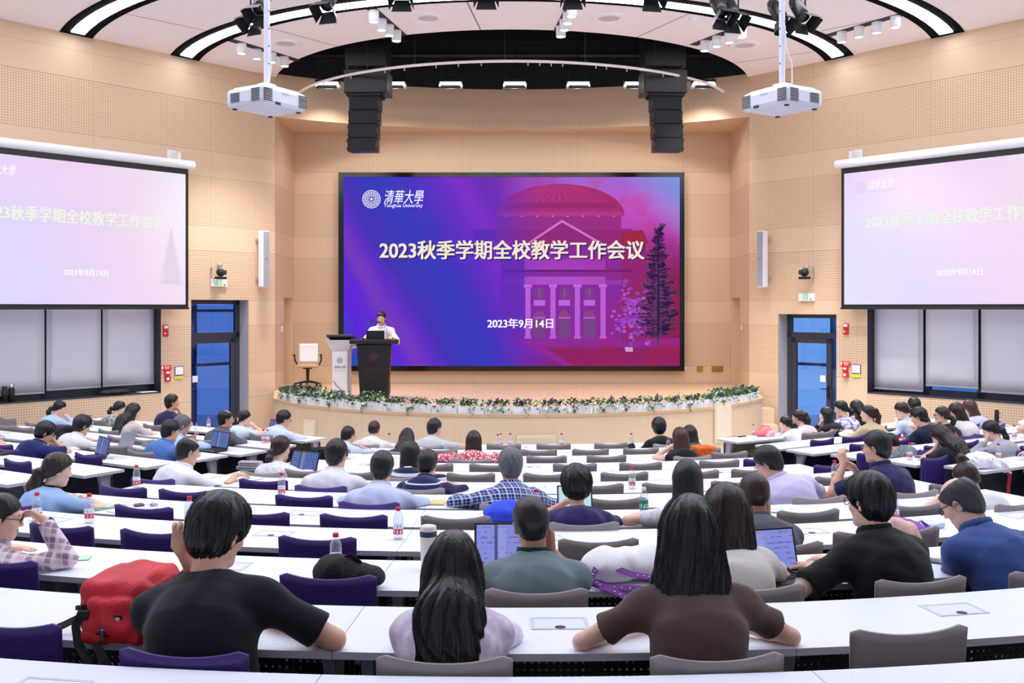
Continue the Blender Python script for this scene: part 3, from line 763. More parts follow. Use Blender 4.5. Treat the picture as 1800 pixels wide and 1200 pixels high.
led_text('清華大學', 675, 745, 346, 24, M_LEDW, 'slide_logo_name', .004, 0, .25); led_text('Tsinghua University', 675, 743, 362, 8, M_LEDW, 'slide_logo_english', .008)
q = lp(653, 350); move(seal_mb(16 * LY / F), q[0], -.09, q[1]).build('slide_seal', M_LEDW, led)

# ---- side projection screens
def side_slide():
    m, N, L, b = newmat('projected_slide'); g = NG(m); x, y, z, vec = g.xyz()
    u = g.math('ADD', g.math('DIVIDE', x, 4.2), .5); v = g.math('ADD', g.math('DIVIDE', z, 2.52), .5)
    col = g.ramp(g.math('ADD', g.math('MULTIPLY', u, .8), g.math('MULTIPLY', v, .2)), [(0, lin((216, 212, 248))), (.3, lin((220, 208, 248))), (.55, lin((232, 206, 240))), (.75, lin((238, 214, 236))), (.95, lin((232, 228, 244)))])
    top = g.math('MULTIPLY', g.math('SUBTRACT', v, .55), .9, clamp=True); col = g.mix(g.math('MULTIPLY', top, g.math('SUBTRACT', 1.0, g.math('MULTIPLY', u, .9))), col, lin((240, 196, 236)))
    b.inputs['Base Color'].default_value = (.1, .1, .1, 1); b.inputs['Roughness'].default_value = .8
    L.new(col, b.inputs['Emission Color']); b.inputs['Emission Strength'].default_value = .90
    return m
M_SLIDE2 = side_slide()
M_PT = emit('projected_title', (234, 240, 226), 1.0); M_PW = emit('projected_white', (250, 248, 255), 1.0); M_PF = emit('projected_faint', (226, 206, 232), .9)
for s in (-1, 1):
    DIN = .30; ue = u_px(s, 326 if s < 0 else 1484, DIN); Wd, z0, z1 = 4.2, 2.725, 5.24
    um = ue + Wd / 2; p, rz = WP(s, um, DIN, (z0 + z1) / 2), math.atan2(-.7593, s * .6507) + (math.pi if s < 0 else 0)
    t = empty('projection_screen', p, rz, 'hanging projection screen on the %s wall showing a washed out pink slide' % ('left' if s < 0 else 'right'), 'screen', 'side projection screens')
    H = z1 - z0
    b = MB(); b.box((0, 0, 0), (Wd, .004, H)); b.build('screen_picture', M_SLIDE2, t)
    b = MB()
    for x in (-1, 1): b.box((x * (Wd / 2 + .03), .0, .02), (.06, .006, H + .2))
    b.box((0, 0, H / 2 + .06), (Wd, .006, .12)); b.box((0, 0, -H / 2 - .03), (Wd, .006, .06))
    b.build('screen_border', M_BLACKPL, t)
    b = MB(); b.box((0, 0, -H / 2 - .075), (Wd + .16, .03, .035), bev=.01); b.build('bottom_bar', M_BLACKPL, t)
    b = MB(); xx = Wd / 2 + .17; b.tube([(-xx, .0, H / 2 + .19), (xx, .0, H / 2 + .19)], .085, 16); b.build('screen_housing', M_WHITEPL, t)
    for x in (-xx + .3, xx - .3):
        b = MB(); b.box((x, .14, H / 2 + .34), (.05, .3, .16)); b.box((x, .02, H / 2 + .30), (.06, .05, .12)); b.box((x, .28, H / 2 + .36), (.2, .02, .24)); b.build('wall_bracket', M_WHITEPL, t)
    def tx(stg, cu, cv, w, h, m, nm, bold=0, shear=0):
        move(text_mb(stg, 1, bold, w * Wd, shear, h * H), (cu - .5) * Wd, -.006, (.5 - cv) * H).build(nm, m, t)
    tx(TITLE, .5, .385, .785, .10, M_PT, 'slide_title', .032); tx(DATE, .53, .775, .195, .052, M_PW, 'slide_date', .03)
    tx('清華大學', .18, .105, .118, .072, M_PW, 'slide_logo_name', .004, .25); tx('Tsinghua University', .18, .155, .115, .02, M_PF, 'slide_logo_english')
    move(seal_mb(.1), (.083 - .5) * Wd, -.006, (.5 - .12) * H).build('slide_seal', M_PF, t)
    fb = MB()
    for k in range(60):
        y = .42 + k * .007; wd = .004 + k * .0011
        for sg in (-1, 1): fb.add([((.93 - .5) * Wd, -.004, (.5 - y) * H), ((.93 - .5 + sg * wd) * Wd * .99, -.004, (.5 - y - .015) * H), ((.93 - .5) * Wd, -.004, (.5 - y - .012) * H)], [(0, 1, 2)])
    fb.build('slide_picture', emit('projected_shade', (232, 214, 238), .92), t)

# ---- things on the side walls
M_SPKGREY = mat('grey_speaker_grille', (158, 160, 170), .6, bump=.2, bscale=400)
for s in (-1, 1):
    side = 'left' if s < 0 else 'right'
    p, rz = HW(s, 464 if s < 0 else 1340, 455, .26)
    t = empty('column_speaker', p, rz, 'tall slim grey column loudspeaker on the %s wall' % side, 'speaker', 'column speakers')
    b = MB(); b.box((0, 0, 0), (.17, .16, 1.17), bev=.015); b.build('cabinet', M_WHITEPL, t)
    b = MB(); b.box((0, -.083, 0), (.145, .012, 1.13), bev=.004); b.build('grille', M_SPKGREY, t)
    b = MB(); b.lathe([(.012, 0), (.012, .006), (0, .006)], 12, M=Matrix.Translation((0, -.088, 0)) @ Matrix.Rotation(R(90), 4, 'X')); b.build('logo_badge', M_BLACKPL, t)
    b = MB(); b.box((0, .16, .4), (.06, .2, .06)); b.box((0, .16, -.4), (.06, .2, .06)); b.build('wall_bracket', M_GREYMETAL, t)
    p, rz = HW(s, 388 if s < 0 else 1414, 484, .2)
    t = empty('ptz_camera', p, rz + (.5 if s < 0 else -.5), 'small black remote camera bracketed on the %s wall' % side, 'camera', 'wall cameras')
    b = MB(); b.box((0, 0, -.05), (.2, .17, .05), bev=.012); b.build('camera_base', M_BLACKPL, t)
    b = MB(); b.lathe([(.0, -.075), (.06, -.07), (.078, -.03), (.078, .03), (.06, .07), (0, .075)], 20, M=Matrix.Translation((0, 0, .06)) @ Matrix.Rotation(R(90), 4, 'Y')); h = b.build('camera_head', M_BLACKPL, t)
    b = MB(); b.lathe([(.048, 0), (.048, .05), (.03, .055)], 18, M=Matrix.Translation((0, -.06, .06)) @ Matrix.Rotation(R(90), 4, 'X')); b.build('lens', mat('lens_glass', (30, 34, 44), .08), h)
    b = MB(); b.tube([(0, .06, -.05), (0, .2, -.05), (0, .2, .17)], .016); b.build('wall_arm', M_GREYMETAL, t)
    p, rz = HW(s, 385 if s < 0 else 1418, 466 if s < 0 else 470, .035)
    tag(MB().lathe([(.045, 0), (.045, .05), (.03, .06), (0, .062)], 18, M=Matrix.Rotation(R(90), 4, 'X')).build('motion_sensor', M_GREYMETAL, None, p, rz), 'small round grey sensor above the wall camera on the ' + side, 'sensor', 'round wall sensors')
    p, rz = HW(s, 385 if s < 0 else 1418, 497 if s < 0 else 522, .03)
    t = empty('exit_sign', p, rz, 'white exit light with a green running figure above the %s door' % side, 'exit sign', 'exit signs')
    b = MB(); b.box((0, 0, 0), (.36, .05, .16), bev=.008); b.build('sign_case', M_WHITEPL, t)
    b = MB(); b.box((-.01, -.027, .005), (.11, .006, .125)); b.build('sign_panel', emit('exit_green', (120, 226, 150), .9), t)
    b = MB(); pl = -.0315
    b.add([(-.012 + .013 * math.cos(R(a)), pl, .045 + .013 * math.sin(R(a))) for a in range(0, 360, 30)], [list(range(12))])
    for q in ([(-.02, .03), (.0, .03), (-.008, -.01), (-.028, -.008)], [(-.03, .022), (-.045, .0), (-.038, -.004), (-.024, .016)], [(.0, .026), (.022, .01), (.018, .004), (-.004, .018)], [(-.028, -.006), (-.04, -.045), (-.03, -.048), (-.016, -.01)], [(-.012, -.008), (.014, -.026), (.01, -.05), (.002, -.05), (.002, -.028), (-.022, -.012)]):
        b.add([(x, pl, z) for x, z in q], [list(range(len(q)))])
    for x0, x1, z0, z1 in ((-.058, .04, -.056, -.05), (.03, .036, -.05, .056)): b.add([(x0, pl, z0), (x1, pl, z0), (x1, pl, z1), (x0, pl, z1)], [(0, 1, 2, 3)])
    b.build('running_figure', emit('exit_white', (235, 255, 240), 1.0), t)
    b = MB(); b.box((.11, -.027, -.04), (.04, .006, .02)); b.build('test_label', M_RED, t)
    # fire call point, signs, notice
    px, py = (291, 581) if s < 0 else (1487, 578)
    p, rz = HW(s, px, py, .02)
    t = empty('fire_alarm_sounder', p, rz, 'red fire alarm box with a white label high on the wall beside the %s door' % side, 'fire alarm', 'fire alarm boxes')
    b = MB(); b.box((0, 0, .055), (.11, .04, .11), bev=.008); b.build('alarm_box', M_RED, t)
    b = MB(); b.box((0, 0, -.06), (.11, .04, .1), bev=.008); b.build('call_button_box', M_RED, t)
    b = MB(); b.box((0, -.022, .07), (.08, .006, .05)); b.box((-.02, -.022, -.05), (.03, .006, .03)); b.build('white_label', M_PAPER, t)
    px, py = (292, 646) if s < 0 else (1486, 639)
    p, rz = HW(s, px, py, .012)
    t = empty('fire_sign', p, rz, 'red fire instruction plate on the wall beside the %s door' % side, 'sign', 'fire instruction plates')
    b = MB(); b.box((0, 0, 0), (.22, .015, .09)); b.build('sign_plate', M_RED, t)
    b = MB(); b.box((-.085, -.009, 0), (.03, .004, .06))
    for k in range(3): b.box((.02, -.009, .022 - .022 * k), (.14 - .03 * k, .004, .007))
    b.build('sign_lettering', M_PAPER, t)
    px, py = (294, 660) if s < 0 else (1486, 653)
    p, rz = HW(s, px, py, .03)
    t = empty('fire_hydrant_button', p, rz, 'red fire call point below the red plate beside the %s door' % side, 'fire call point', 'fire call points')
    b = MB(); b.box((0, 0, .05), (.11, .05, .1), bev=.008); b.box((.01, 0, -.06), (.11, .05, .1), bev=.008); b.build('button_box', M_RED, t)
    b = MB(); b.box((0, -.027, .06), (.07, .005, .035)); b.box((0.0, -.027, -.06), (.05, .005, .05)); b.build('white_label', M_PAPER, t)
    px, py = (315, 655) if s < 0 else (1505, 652)
    p, rz = HW(s, px, py, .012)
    t = empty('wall_notice', p, rz, 'framed white notice with a yellow strip below it beside the %s door' % side, 'notice', 'wall notices')
    b = MB(); b.box((0, 0, .04), (.19, .012, .18)); b.build('notice_frame', mat('violet_frame', (96, 72, 140), .5), t)
    b = MB(); b.box((0, -.008, .04), (.165, .004, .15)); b.build('notice_sheet', M_PAPER, t)
    b = MB(); b.box((0, 0, -.09), (.19, .012, .06)); b.build('yellow_strip', mat('yellow_card', (216, 214, 70), .6), t)
for x, px, py, lab in ((-5.05, 495, 578, 'white light switch on the left return wall beside the stage niche'), (5.05, 1304, 575, 'white light switch on the right return wall beside the stage niche')):
    Y = abs(5.05 * F / (px - CX)); b = MB(); sg = 1 if x < 0 else -1
    t = empty('light_switch', (x + sg * .008, Y, CZ - (py - HY) * Y / F), 0, lab, 'switch', 'light switches')
    b.box((0, 0, 0), (.014, .09, .12), bev=.004); b.build('switch_plate', M_WHITEPL, t)
    b = MB(); b.box((sg * .009, 0, 0), (.008, .05, .06), bev=.003); b.build('rocker', M_PAPER, t)
M_BRASS = mat('brass_plate', (178, 142, 62), .35, .7)
for px, w, lab in ((1230, .14, 'small square brass outlet plate low on the stage back wall'), (1261, .26, 'wider brass outlet plate low on the stage back wall at right')):
    p = at(px, 648, 23.085); t = empty('outlet_plate', p, 0, lab, 'outlet', 'brass outlet plates')
    b = MB(); b.box((0, 0, 0), (w, .02, .13), bev=.005); b.build('plate', M_BRASS, t)
    b = MB(); b.box((0, -.012, 0), (w * .7, .006, .08), bev=.002); b.build('cover_flap', M_BRASS, t)
for px, py, Y, lab in ((1204, 647, 23.085, 'white socket plate on the stage back wall right of the screen'),):
    b = MB(); b.box((0, 0, 0), (.085, .02, .085), bev=.005); o = b.build('wall_socket', M_WHITEPL, None, at(px, py, Y)); tag(o, lab, 'socket')
    b = MB(); b.box((0, -.012, 0), (.05, .005, .03)); b.build('socket_face', M_PAPER, o)
best = min(arc, key=lambda p: abs(proj((p[0], p[1], .4))[0] - 1233)); ang = math.atan2(best[1] - SCY, best[0] - SCX)
b = MB(); b.box((0, -.012, 0), (.1, .02, .1), bev=.005); o = b.build('wall_socket', M_WHITEPL, None, (best[0], best[1], CZ - (778 - HY) * best[1] / F), ang + math.pi / 2)
tag(o, 'white socket plate on the curved stage front near the green shirt', 'socket'); b = MB(); b.box((0, -.025, 0), (.05, .006, .04)); b.build('socket_face', M_GREYMETAL, o)

# ---- hanging loudspeaker arrays, stage floods, spots, rail
M_GRILLE = mat('black_speaker_grille', (16, 17, 21), .7, bump=.25, bscale=500)
for s, px in ((-1, 643), (1, 1169)):
    Y = 19.4; x = (px - CX) * Y / F
    t = empty('line_array_speaker', (x, Y, 6.8), s * R(4), 'black hanging loudspeaker stack %s of the stage screen' % ('left' if s < 0 else 'right'), 'speaker', 'hanging loudspeaker stacks')
    b = MB(); b.box((-s * .05, 0, .22), (.84, .6, .46), bev=.02); b.box((-s * .05, 0, .75), (.8, .55, .5), bev=.02); b.build('bass_cabinet', M_BLACKPL, t)
    b = MB(); b.box((0, 0, -.03), (.66, .5, .05)); b.box((-.33, 0, 1.2), (.04, .4, 1.1)); b.box((.33, 0, 1.2), (.04, .4, 1.1)); b.tube([(0, 0, 1.0), (0, 0, 2.4)], .02); b.build('rigging_frame', M_BLACK, t)
    zc, yc, tl = -.055, 0.0, 2.0
    for k in range(4):
        M = Matrix.Translation((-s * (-.018 * k), yc, zc)) @ Matrix.Rotation(R(tl), 4, 'X')
        b = MB(); b.box((0, 0, -.125), (.57 - .008 * k, .42, .262), M=M, bev=.012)
        m_ = b.build('speaker_module', M_BLACKPL, t)
        g = MB(); g.box((0, -.215, -.125), (.55 - .008 * k, .014, .25), M=M, bev=.004); g.build('module_grille', M_GRILLE, m_)
        for sx in (-1, 1):
            for zz in (-.04, -.2): MB().box((sx * .29, -.12, zz), (.02, .06, .05), M=M).build('link_plate', M_DARKGREY, m_)
        q = M @ Vector((0, 0, -.264)); zc = q.z; yc = q.y; tl += .6
M_STAGE = emit('stage_panel_glow', (255, 252, 250), STAGE_GLOW)
for k, px in enumerate((575, 692, 792, 905, 1017, 1118, 1238)):
    p = at(px, 146, 20.8)
    t = empty('stage_flood_light', p, 0, '%s bright flood panel from the left above the stage' % ordw[k], 'stage light', 'stage flood lights')
    b = MB(); b.box((0, .08, .05), (.5, .2, .06), bev=.01); b.box((0, .19, -.02), (.5, .03, .12)); b.tube([(-.2, .1, .07), (-.2, .1, .5), (.2, .1, .5), (.2, .1, .07)], .012); b.tube([(0, .1, .5), (0, .1, 1.9)], .015); b.build('lamp_body', M_BLACKPL, t)
    b = MB(); b.add([(-.21, 0, .035), (.21, 0, .035), (.245, .02, -.055), (.2, .02, -.055), (.175, .0, .0), (-.175, .0, .0), (-.2, .02, -.055), (-.245, .02, -.055)], [(0, 1, 4, 5), (1, 2, 3, 4), (0, 5, 6, 7)])
    b.box((0, .1, .012), (.42, .15, .01)); b.build('lamp_panel', M_STAGE, t)
    b = MB(); b.add([(-.2, -.03, -.05), (.2, -.03, -.05), (.22, -.1, -.13), (-.22, -.1, -.13)], [(0, 1, 2, 3)]); o = add_solid(b.build('barn_door', M_DARKGREY, t), .006)
    ld = bpy.data.lights.new('stage_beam', 'SPOT'); ld.energy = PAR_W; ld.spot_size = R(100); ld.spot_blend = .8; ld.shadow_soft_size = .15; ld.color = (1, .94, .88)
    lo = bpy.data.objects.new('stage_beam', ld); link(lo, t); lo.location = (0, .1, -.09); lo.rotation_euler = (R(30), 0, 0)
SPOTS = [(452, 18, -.5), (462, 2, -.3), (580, -4, -.3), (707, -27, 0), (855, -31, 0), (1006, -31, 0), (1143, -27, .2), (1262, 8, .4), (1284, 14, .3), (1366, 20, .6), (1404, 16, .5)]
for k, (px, py, yaw) in enumerate(SPOTS):
    Y = F * (7.1 - CZ) / (HY - py); p = Vector(((px - CX) * Y / F, Y, 7.1))
    t = empty('stage_spotlight', p, yaw, '%s black barn-door spotlight from the picture left under the ceiling' % ordw[k], 'spotlight', 'black ceiling spotlights')
    M = Matrix.Rotation(R(-35), 4, 'X')
    b = MB(); b.lathe([(.0, -.2), (.085, -.2), (.1, -.1), (.1, .12), (.07, .2), (.0, .22)], 18, M=M); h = b.build('lamp_can', M_BLACKPL, t)
    b = MB()
    for a in range(4):
        Ra = M @ Matrix.Rotation(a * math.pi / 2, 4, 'Z')
        b.add([(-.1, .1, -.2), (.1, .1, -.2), (.14, .17, -.36), (-.14, .17, -.36)], [(0, 1, 2, 3)], M=Ra)
    add_solid(b.build('barn_door', M_BLACKPL, h), .004)
    b = MB(); b.tube([(-.13, 0, 0), (-.13, 0, .3), (.13, 0, .3), (.13, 0, 0)], .014); b.tube([(0, 0, .3), (0, 0, CEIL - 7.1)], .02); b.build('yoke', M_BLACKPL, t)
rail = MB(); n = 50
def rp(i):
    a = -61 + 119 * i / n; q = (abs(a) - 48) / 13.0
    return (5.1 * math.sin(R(a)), 23.1 - 5.1 * math.cos(R(a)), 7.12 - (.05 * q * q if q > 0 else 0))
rail.tube([rp(i) for i in range(n + 1)], .027, 8)
ro = rail.build('curved_curtain_rail', mat('pale_rail', (236, 228, 226), .4)); tag(ro, 'pale curved rail hanging under the stage void between the two projectors', 'rail')
hb = MB()
for i in (6, 10, 14, 16, 19, 21, 23, 27, 28, 29, 30, 33, 34, 36, 40, 43, 45): p = rp(i); hb.box((p[0], p[1], p[2] - .05), (.02, .02, .06))
hb.build('rail_glider', M_GREYMETAL, ro)
wb = MB()
for i in (12, 17, 25, 32, 39): p = rp(i); wb.tube([p, (p[0], p[1], 9.25)], .006, 5)
wb.build('hanging_wire', M_DARKGREY, ro)

# ---- ceiling projectors
M_PROJ = mat('projector_white', (226, 226, 234), .4)
for s in (-1, 1):
    p = Vector((-1.97 if s < 0 else 2.17, 8.0, 4.325))
    t = empty('projector', p, R(57) if s < 0 else R(-57), 'white ceiling projector on a pole %s of centre' % ('left' if s < 0 else 'right'), 'projector', 'ceiling projectors')
    b = MB(); b.box((0, 0, 0), (.48, .42, .15), bev=.035); b.box((0, .0, .075), (.40, .34, .03), bev=.012); b.build('projector_body', M_PROJ, t)
    for fx in (-1, 1):
        g = MB()
        for k in range(7): g.box((fx * .185, -.2115, -.045 + .015 * k), (.085, .008, .006))
        g.build('vent_grille', M_DARKGREY, t)
    g = MB(); sx = -.2415 if s < 0 else .2415
    for k in range(7): g.box((sx, -.13, -.045 + .015 * k), (.008, .09, .006))
    g.build('vent_grille', M_DARKGREY, t); g = MB()
    for k in range(6): g.box((sx, .1, -.035 + .013 * k), (.008, .1, .005))
    g.build('connector_panel', M_DARKGREY, t)
    move(text_mb('EPSON', .03, .001, .075), .0, -.2116, .03).build('maker_lettering', mat('grey_print', (150, 150, 160), .5), t)
    b = MB(); b.lathe([(.055, 0), (.055, .05), (.04, .055), (.0, .05)], 20, M=Matrix.Translation((.08, .2, 0)) @ Matrix.Rotation(R(-90), 4, 'X')); b.build('lens', mat('lens_glass', (30, 34, 44), .08), t)
    b = MB(); b.box((-.08, -.2115, -.055), (.05, .006, .02)); b.build('remote_sensor', M_BLACKPL, t)
    for fx, fy in ((.19, .16), (-.19, .16), (.19, -.16)): MB().box((fx, fy, -.08), (.03, .03, .012), bev=.003).build('foot', M_DARKGREY, t)
    b = MB(); b.box((0, 0, .1), (.2, .2, .02)); b.box((0, 0, .12), (.12, .1, .04), bev=.01); b.build('mount_plate', M_PROJ, t)
    b = MB(); b.tube([(0, 0, .12), (0, 0, CEIL - p.z)], .024, 14)
    for k in range(20): b.box((0, -.025, .3 + .14 * k), (.008, .004, .012), mi=1)
    b.build('ceiling_pole', [M_PROJ, M_DARKGREY], t)
    b = MB(); b.tube([(.06, .05, .1), (.075, .03, .3), (.04, .0, .42), (.03, 0, .6)], .006); b.build('cable', M_WHITEPL, t)

# ---- lecterns and chair on the stage
M_LBLACK = mat('black_lectern_veneer', (22, 20, 24), .4)
Y = 18.75; t = empty('lectern', ((658 - CX) * Y / F, Y, SZ), R(6), 'black wooden lectern with a wide slab top that the speaker stands behind', 'lectern', 'stage lecterns')
b = MB()
def frust(b, w0, d0, w1, d1, z0, z1, ty=0.0, mi=0):
    vs = [(-w0 / 2, -d0 / 2, z0), (w0 / 2, -d0 / 2, z0), (w0 / 2, d0 / 2, z0), (-w0 / 2, d0 / 2, z0), (-w1 / 2, -d1 / 2 + ty, z1), (w1 / 2, -d1 / 2 + ty, z1), (w1 / 2, d1 / 2 + ty, z1), (-w1 / 2, d1 / 2 + ty, z1)]
    return b.add(vs, [(0, 3, 2, 1), (4, 5, 6, 7), (0, 1, 5, 4), (1, 2, 6, 5), (2, 3, 7, 6), (3, 0, 4, 7)], mi)
frust(b, .50, .42, .64, .46, 0, 1.08); add_bevel(b.build('lectern_body', M_LBLACK, t), .008)
b = MB(); b.box((0, 0, 1.13), (.90, .56, .075), bev=.01); b.build('lectern_top', M_LBLACK, t)
b = MB(); frust(b, .012, .34, .012, .38, .06, 1.04); b.v = [(x + .262 + .066 * (z / 1.08), y, z) for x, y, z in b.v]; b.build('side_panel', mat('walnut_panel', (112, 84, 62), .45), t)
b = MB(); b.box((0, 0, .02), (.62, .5, .04), bev=.006); b.build('plinth', M_LBLACK, t)
M_LP = mat('plum_lettering', (92, 34, 76), .5)
def on_front(bb, z): bb.v = [(x, y - .213 - .02 * (z / 1.08) - .004, zz) for x, y, zz in bb.v]; return bb
on_front(move(text_mb('清華大學', 1, .01, .34, .2), 0, 0, .70), .72).build('lettering', M_LP, t)
on_front(move(seal_mb(.075), 0, 0, .86), .86).build('seal', M_LP, t); on_front(move(text_mb('Tsinghua University', 1, 0, .33), 0, 0, .61), .61).build('small_lettering', M_LP, t)
L1 = t
Y = 19.35; t = empty('lectern', ((601 - CX) * Y / F, Y, SZ), R(-4), 'white multimedia lectern with a seal and script lettering beside the black one', 'lectern', 'stage lecterns')
b = MB(); b.box((0, 0, .52), (.30, .34, .9), bev=.012); b.box((0, 0, .03), (.42, .44, .06), bev=.012); b.build('lectern_body', M_WHITEPL, t)
b = MB(); frust(b, .34, .36, .54, .46, .94, 1.14); b.build('lectern_head', mat('pale_grey_lacquer', (206, 202, 204), .4), t)
b = MB(); M = Matrix.Translation((0, 0, 1.18)) @ Matrix.Rotation(R(-14), 4, 'X'); b.box((0, 0, 0), (.52, .4, .05), M=M, bev=.012); b.build('control_screen', M_BLACKPL, t)
b = MB(); b.box((.28, -.05, 1.0), (.12, .2, .03), bev=.006); b.build('side_tray', mat('pale_grey_lacquer', (206, 202, 204), .4), t)
M_GP = mat('grey_print', (150, 150, 160), .5)
def onf(bb): bb.v = [(x, y - .174, z) for x, y, z in bb.v]; return bb
onf(move(text_mb('清華大學', 1, .006, .22, .2), 0, 0, .62)).build('lettering', M_GP, t); onf(move(seal_mb(.06), 0, 0, .75)).build('seal', M_GP, t); onf(move(text_mb('Tsinghua University', 1, 0, .22), 0, 0, .55)).build('small_lettering', M_GP, t)
b = MB(); b.tube([(-.12, -.18, .35), (-.04, -.2, .25), (.1, -.19, .12), (.12, -.18, .06)], .006); b.build('cable', M_DARKGREY, t)
# laptop and microphones on the black lectern
t = empty('laptop', L1.location + Vector((.02, .02, 1.17)), R(186), 'open black laptop seen from behind on the black lectern', 'laptop')
b = MB(); b.box((0, 0, .012), (.34, .24, .02), bev=.005); b.build('keyboard_base', M_BLACKPL, t)
b = MB(); b.box((0, .14, .085), (.34, .012, .16), bev=.005); b.build('lid', M_BLACKPL, t)
t = empty('gooseneck_microphone', L1.location + Vector((-.22, -.05, 1.168)), 0, 'thin black gooseneck microphone leaning from the lectern top', 'microphone')
b = MB(); b.lathe([(.05, 0), (.05, .02), (.02, .03)], 16); b.build('base', M_BLACKPL, t)
b = MB(); b.tube([(0, 0, .02), (0.02, .02, .16), (.07, .07, .26), (.13, .13, .32)], .006); b.build('gooseneck', M_BLACKPL, t)
b = MB(); b.tube([(.12, .12, .315), (.17, .17, .345)], .016); b.build('capsule', M_BLACKPL, t)
t = empty('stand_microphone', L1.location + Vector((.26, -.1, 1.168)), 0, 'black microphone standing on the lectern before the speaking mouth', 'microphone')
b = MB(); b.lathe([(.04, 0), (.04, .012), (.012, .02)], 16); b.build('base', M_BLACKPL, t)
b = MB(); b.tube([(0, 0, .015), (-.02, .04, .2), (-.1, .16, .30), (-.19, .24, .315)], .005); b.build('stem', M_BLACKPL, t)
b = MB(); b.tube([(-.17, .22, .312), (-.25, .30, .335)], [.012, .017]); b.lathe([(0, -.024), (.017, -.017), (.024, 0), (.017, .017), (0, .024)], 14, M=Matrix.Translation((-.255, .305, .338))); b.build('capsule', M_BLACKPL, t)
o = MB().box((0, 0, .004), (.34, .42, .008), bev=.003).build('floor_mat', mat('purple_mat', (88, 62, 122), .8), None, ((683 - CX) * 19.5 / F, 19.45, SZ), .2)
tag(o, 'small purple mat at the foot of the black lectern', 'mat')
Y = 22.2; t = empty('office_chair', ((541 - CX) * Y / F, Y, SZ), R(188), 'white swivel chair with tan seat and black base on the stage', 'chair')
M_TAN = mat('tan_seat_fabric', (186, 152, 118), .8)
b = MB(); b.box((0, .0, .47), (.48, .46, .07), bev=.03); b.build('seat', M_TAN, t)
b = MB(); b.grid(8, 10, lambda a, c: (-.21 + .42 * a, -.22 - .05 * math.sin(c * 1.6) - .03 * (1 - (2 * a - 1) ** 2) * .8, .53 + .42 * c)); add_solid(b.build('backrest', M_WHITEPL, t), .02)
for sx in (-1, 1):
    b = MB(); b.tube([(sx * .24, -.16, .48), (sx * .29, -.14, .58), (sx * .29, -.02, .70)], .018); b.box((sx * .29, .04, .71), (.06, .26, .03), bev=.012); b.build('armrest', M_BLACKPL, t)
b = MB(); b.tube([(0, 0, .43), (0, 0, .1)], [.045, .03]); b.box((0, 0, .42), (.2, .25, .03)); b.build('gas_post', M_BLACKPL, t)
b = MB()
for k in range(5):
    a = k * 2 * math.pi / 5 + .3; b.tube([(0, 0, .12), (.3 * math.cos(a), .3 * math.sin(a), .08)], [.03, .018])
b.build('star_base', M_BLACKPL, t)
for k in range(5):
    a = k * 2 * math.pi / 5 + .3; b = MB(); b.lathe([(.0, -.014), (.03, -.014), (.03, .014), (0, .014)], 12, M=Matrix.Translation((.3 * math.cos(a), .3 * math.sin(a), .031)) @ Matrix.Rotation(R(90), 4, 'X')); b.build('caster', M_BLACKPL, t)

# ---- planters with ivy along the stage edge
M_PICKET = mat('white_picket_plastic', (236, 236, 240), .5)
LEAFS = [mat('ivy_green', (52, 104, 54), .5), mat('pale_leaf', (120, 162, 108), .5), mat('dark_leaf', (34, 66, 40), .5), mat('cream_leaf', (190, 204, 150), .55)]
M_FLOWER = mat('purple_blossom', (58, 36, 92), .6); M_YEL = mat('lime_blossom', (200, 206, 90), .6)
def planter_mesh(seed):
    rr = random.Random(seed); w, d, h = .43, .15, .13
    p = MB(); p.box((0, 0, .05), (w, d, .10))
    for fy in (-d / 2 - .006, d / 2 + .006):
        k = 0; x = -w / 2 + .016
        while x < w / 2: p.prism([(x - .012, -.055), (x + .012, -.055), (x + .012, .06), (x, .078), (x - .012, .06)], -.004, .004, 0, Matrix.Translation((0, fy, .055)) @ Matrix.Rotation(R(90), 4, 'X')); x += .032
    f = MB()
    def leaf(b, c, s, mi, dirv, tilt):
        M = Matrix.Translation(c) @ Euler((tilt, rr.uniform(-.5, .5), dirv)).to_matrix().to_4x4()
        b.add([(0, 0, 0), (s * .42, s * .35, .12 * s), (s * .22, s * .62, 0), (0, s, -.1 * s), (-s * .22, s * .62, 0), (-s * .42, s * .35, .12 * s)], [(0, 1, 2, 3), (0, 3, 4, 5)], mi, False, M)
    for k in range(120):
        x = rr.uniform(-.19, .19); dr = rr.random()
        if dr < .08: c = (x, -d / 2 - rr.uniform(.0, .04), rr.uniform(.06, .13)); tilt = rr.uniform(-2.3, -1.2); dv = rr.uniform(-.7, .7) + math.pi; tilt = rr.uniform(-.9, .1)
        else: c = (x, rr.uniform(-.09, .1), rr.uniform(.13, .215)); tilt = rr.uniform(-.5, 1.0); dv = rr.uniform(0, 6.3)
        leaf(f, c, rr.uniform(.04, .075), rr.choice([0, 0, 0, 0, 1, 2, 2, 2, 2, 3]), dv, tilt)
    for k in range(rr.randint(0, 2)):
        x = rr.uniform(-.2, .2)
        for j in range(7): leaf(f, (x + rr.uniform(-.03, .03), -d / 2 - .03 - rr.uniform(0, .02), .09 - .022 * j), .04, rr.choice([0, 2, 1]), math.pi + rr.uniform(-.6, .6), rr.uniform(-.9, 0))
    fl = MB()
    for k in range(rr.randint(1, 3)):
        c = Vector((rr.uniform(-.17, .17), rr.uniform(-.08, .04), rr.uniform(.17, .24))); mi = 0 if rr.random() < .8 else 1
        for j in range(14):
            q = Vector((rr.gauss(0, .016), rr.gauss(0, .016), rr.gauss(0, .022)))
            fl.lathe([(0, -.012), (.012, 0), (0, .012)], 6, mi, Matrix.Translation(c + q), False)
    return p.mesh('planter_box', M_PICKET), f.mesh('foliage', LEAFS), fl.mesh('blossoms', [M_FLOWER, M_YEL])
PM = [planter_mesh(s) for s in range(7)]
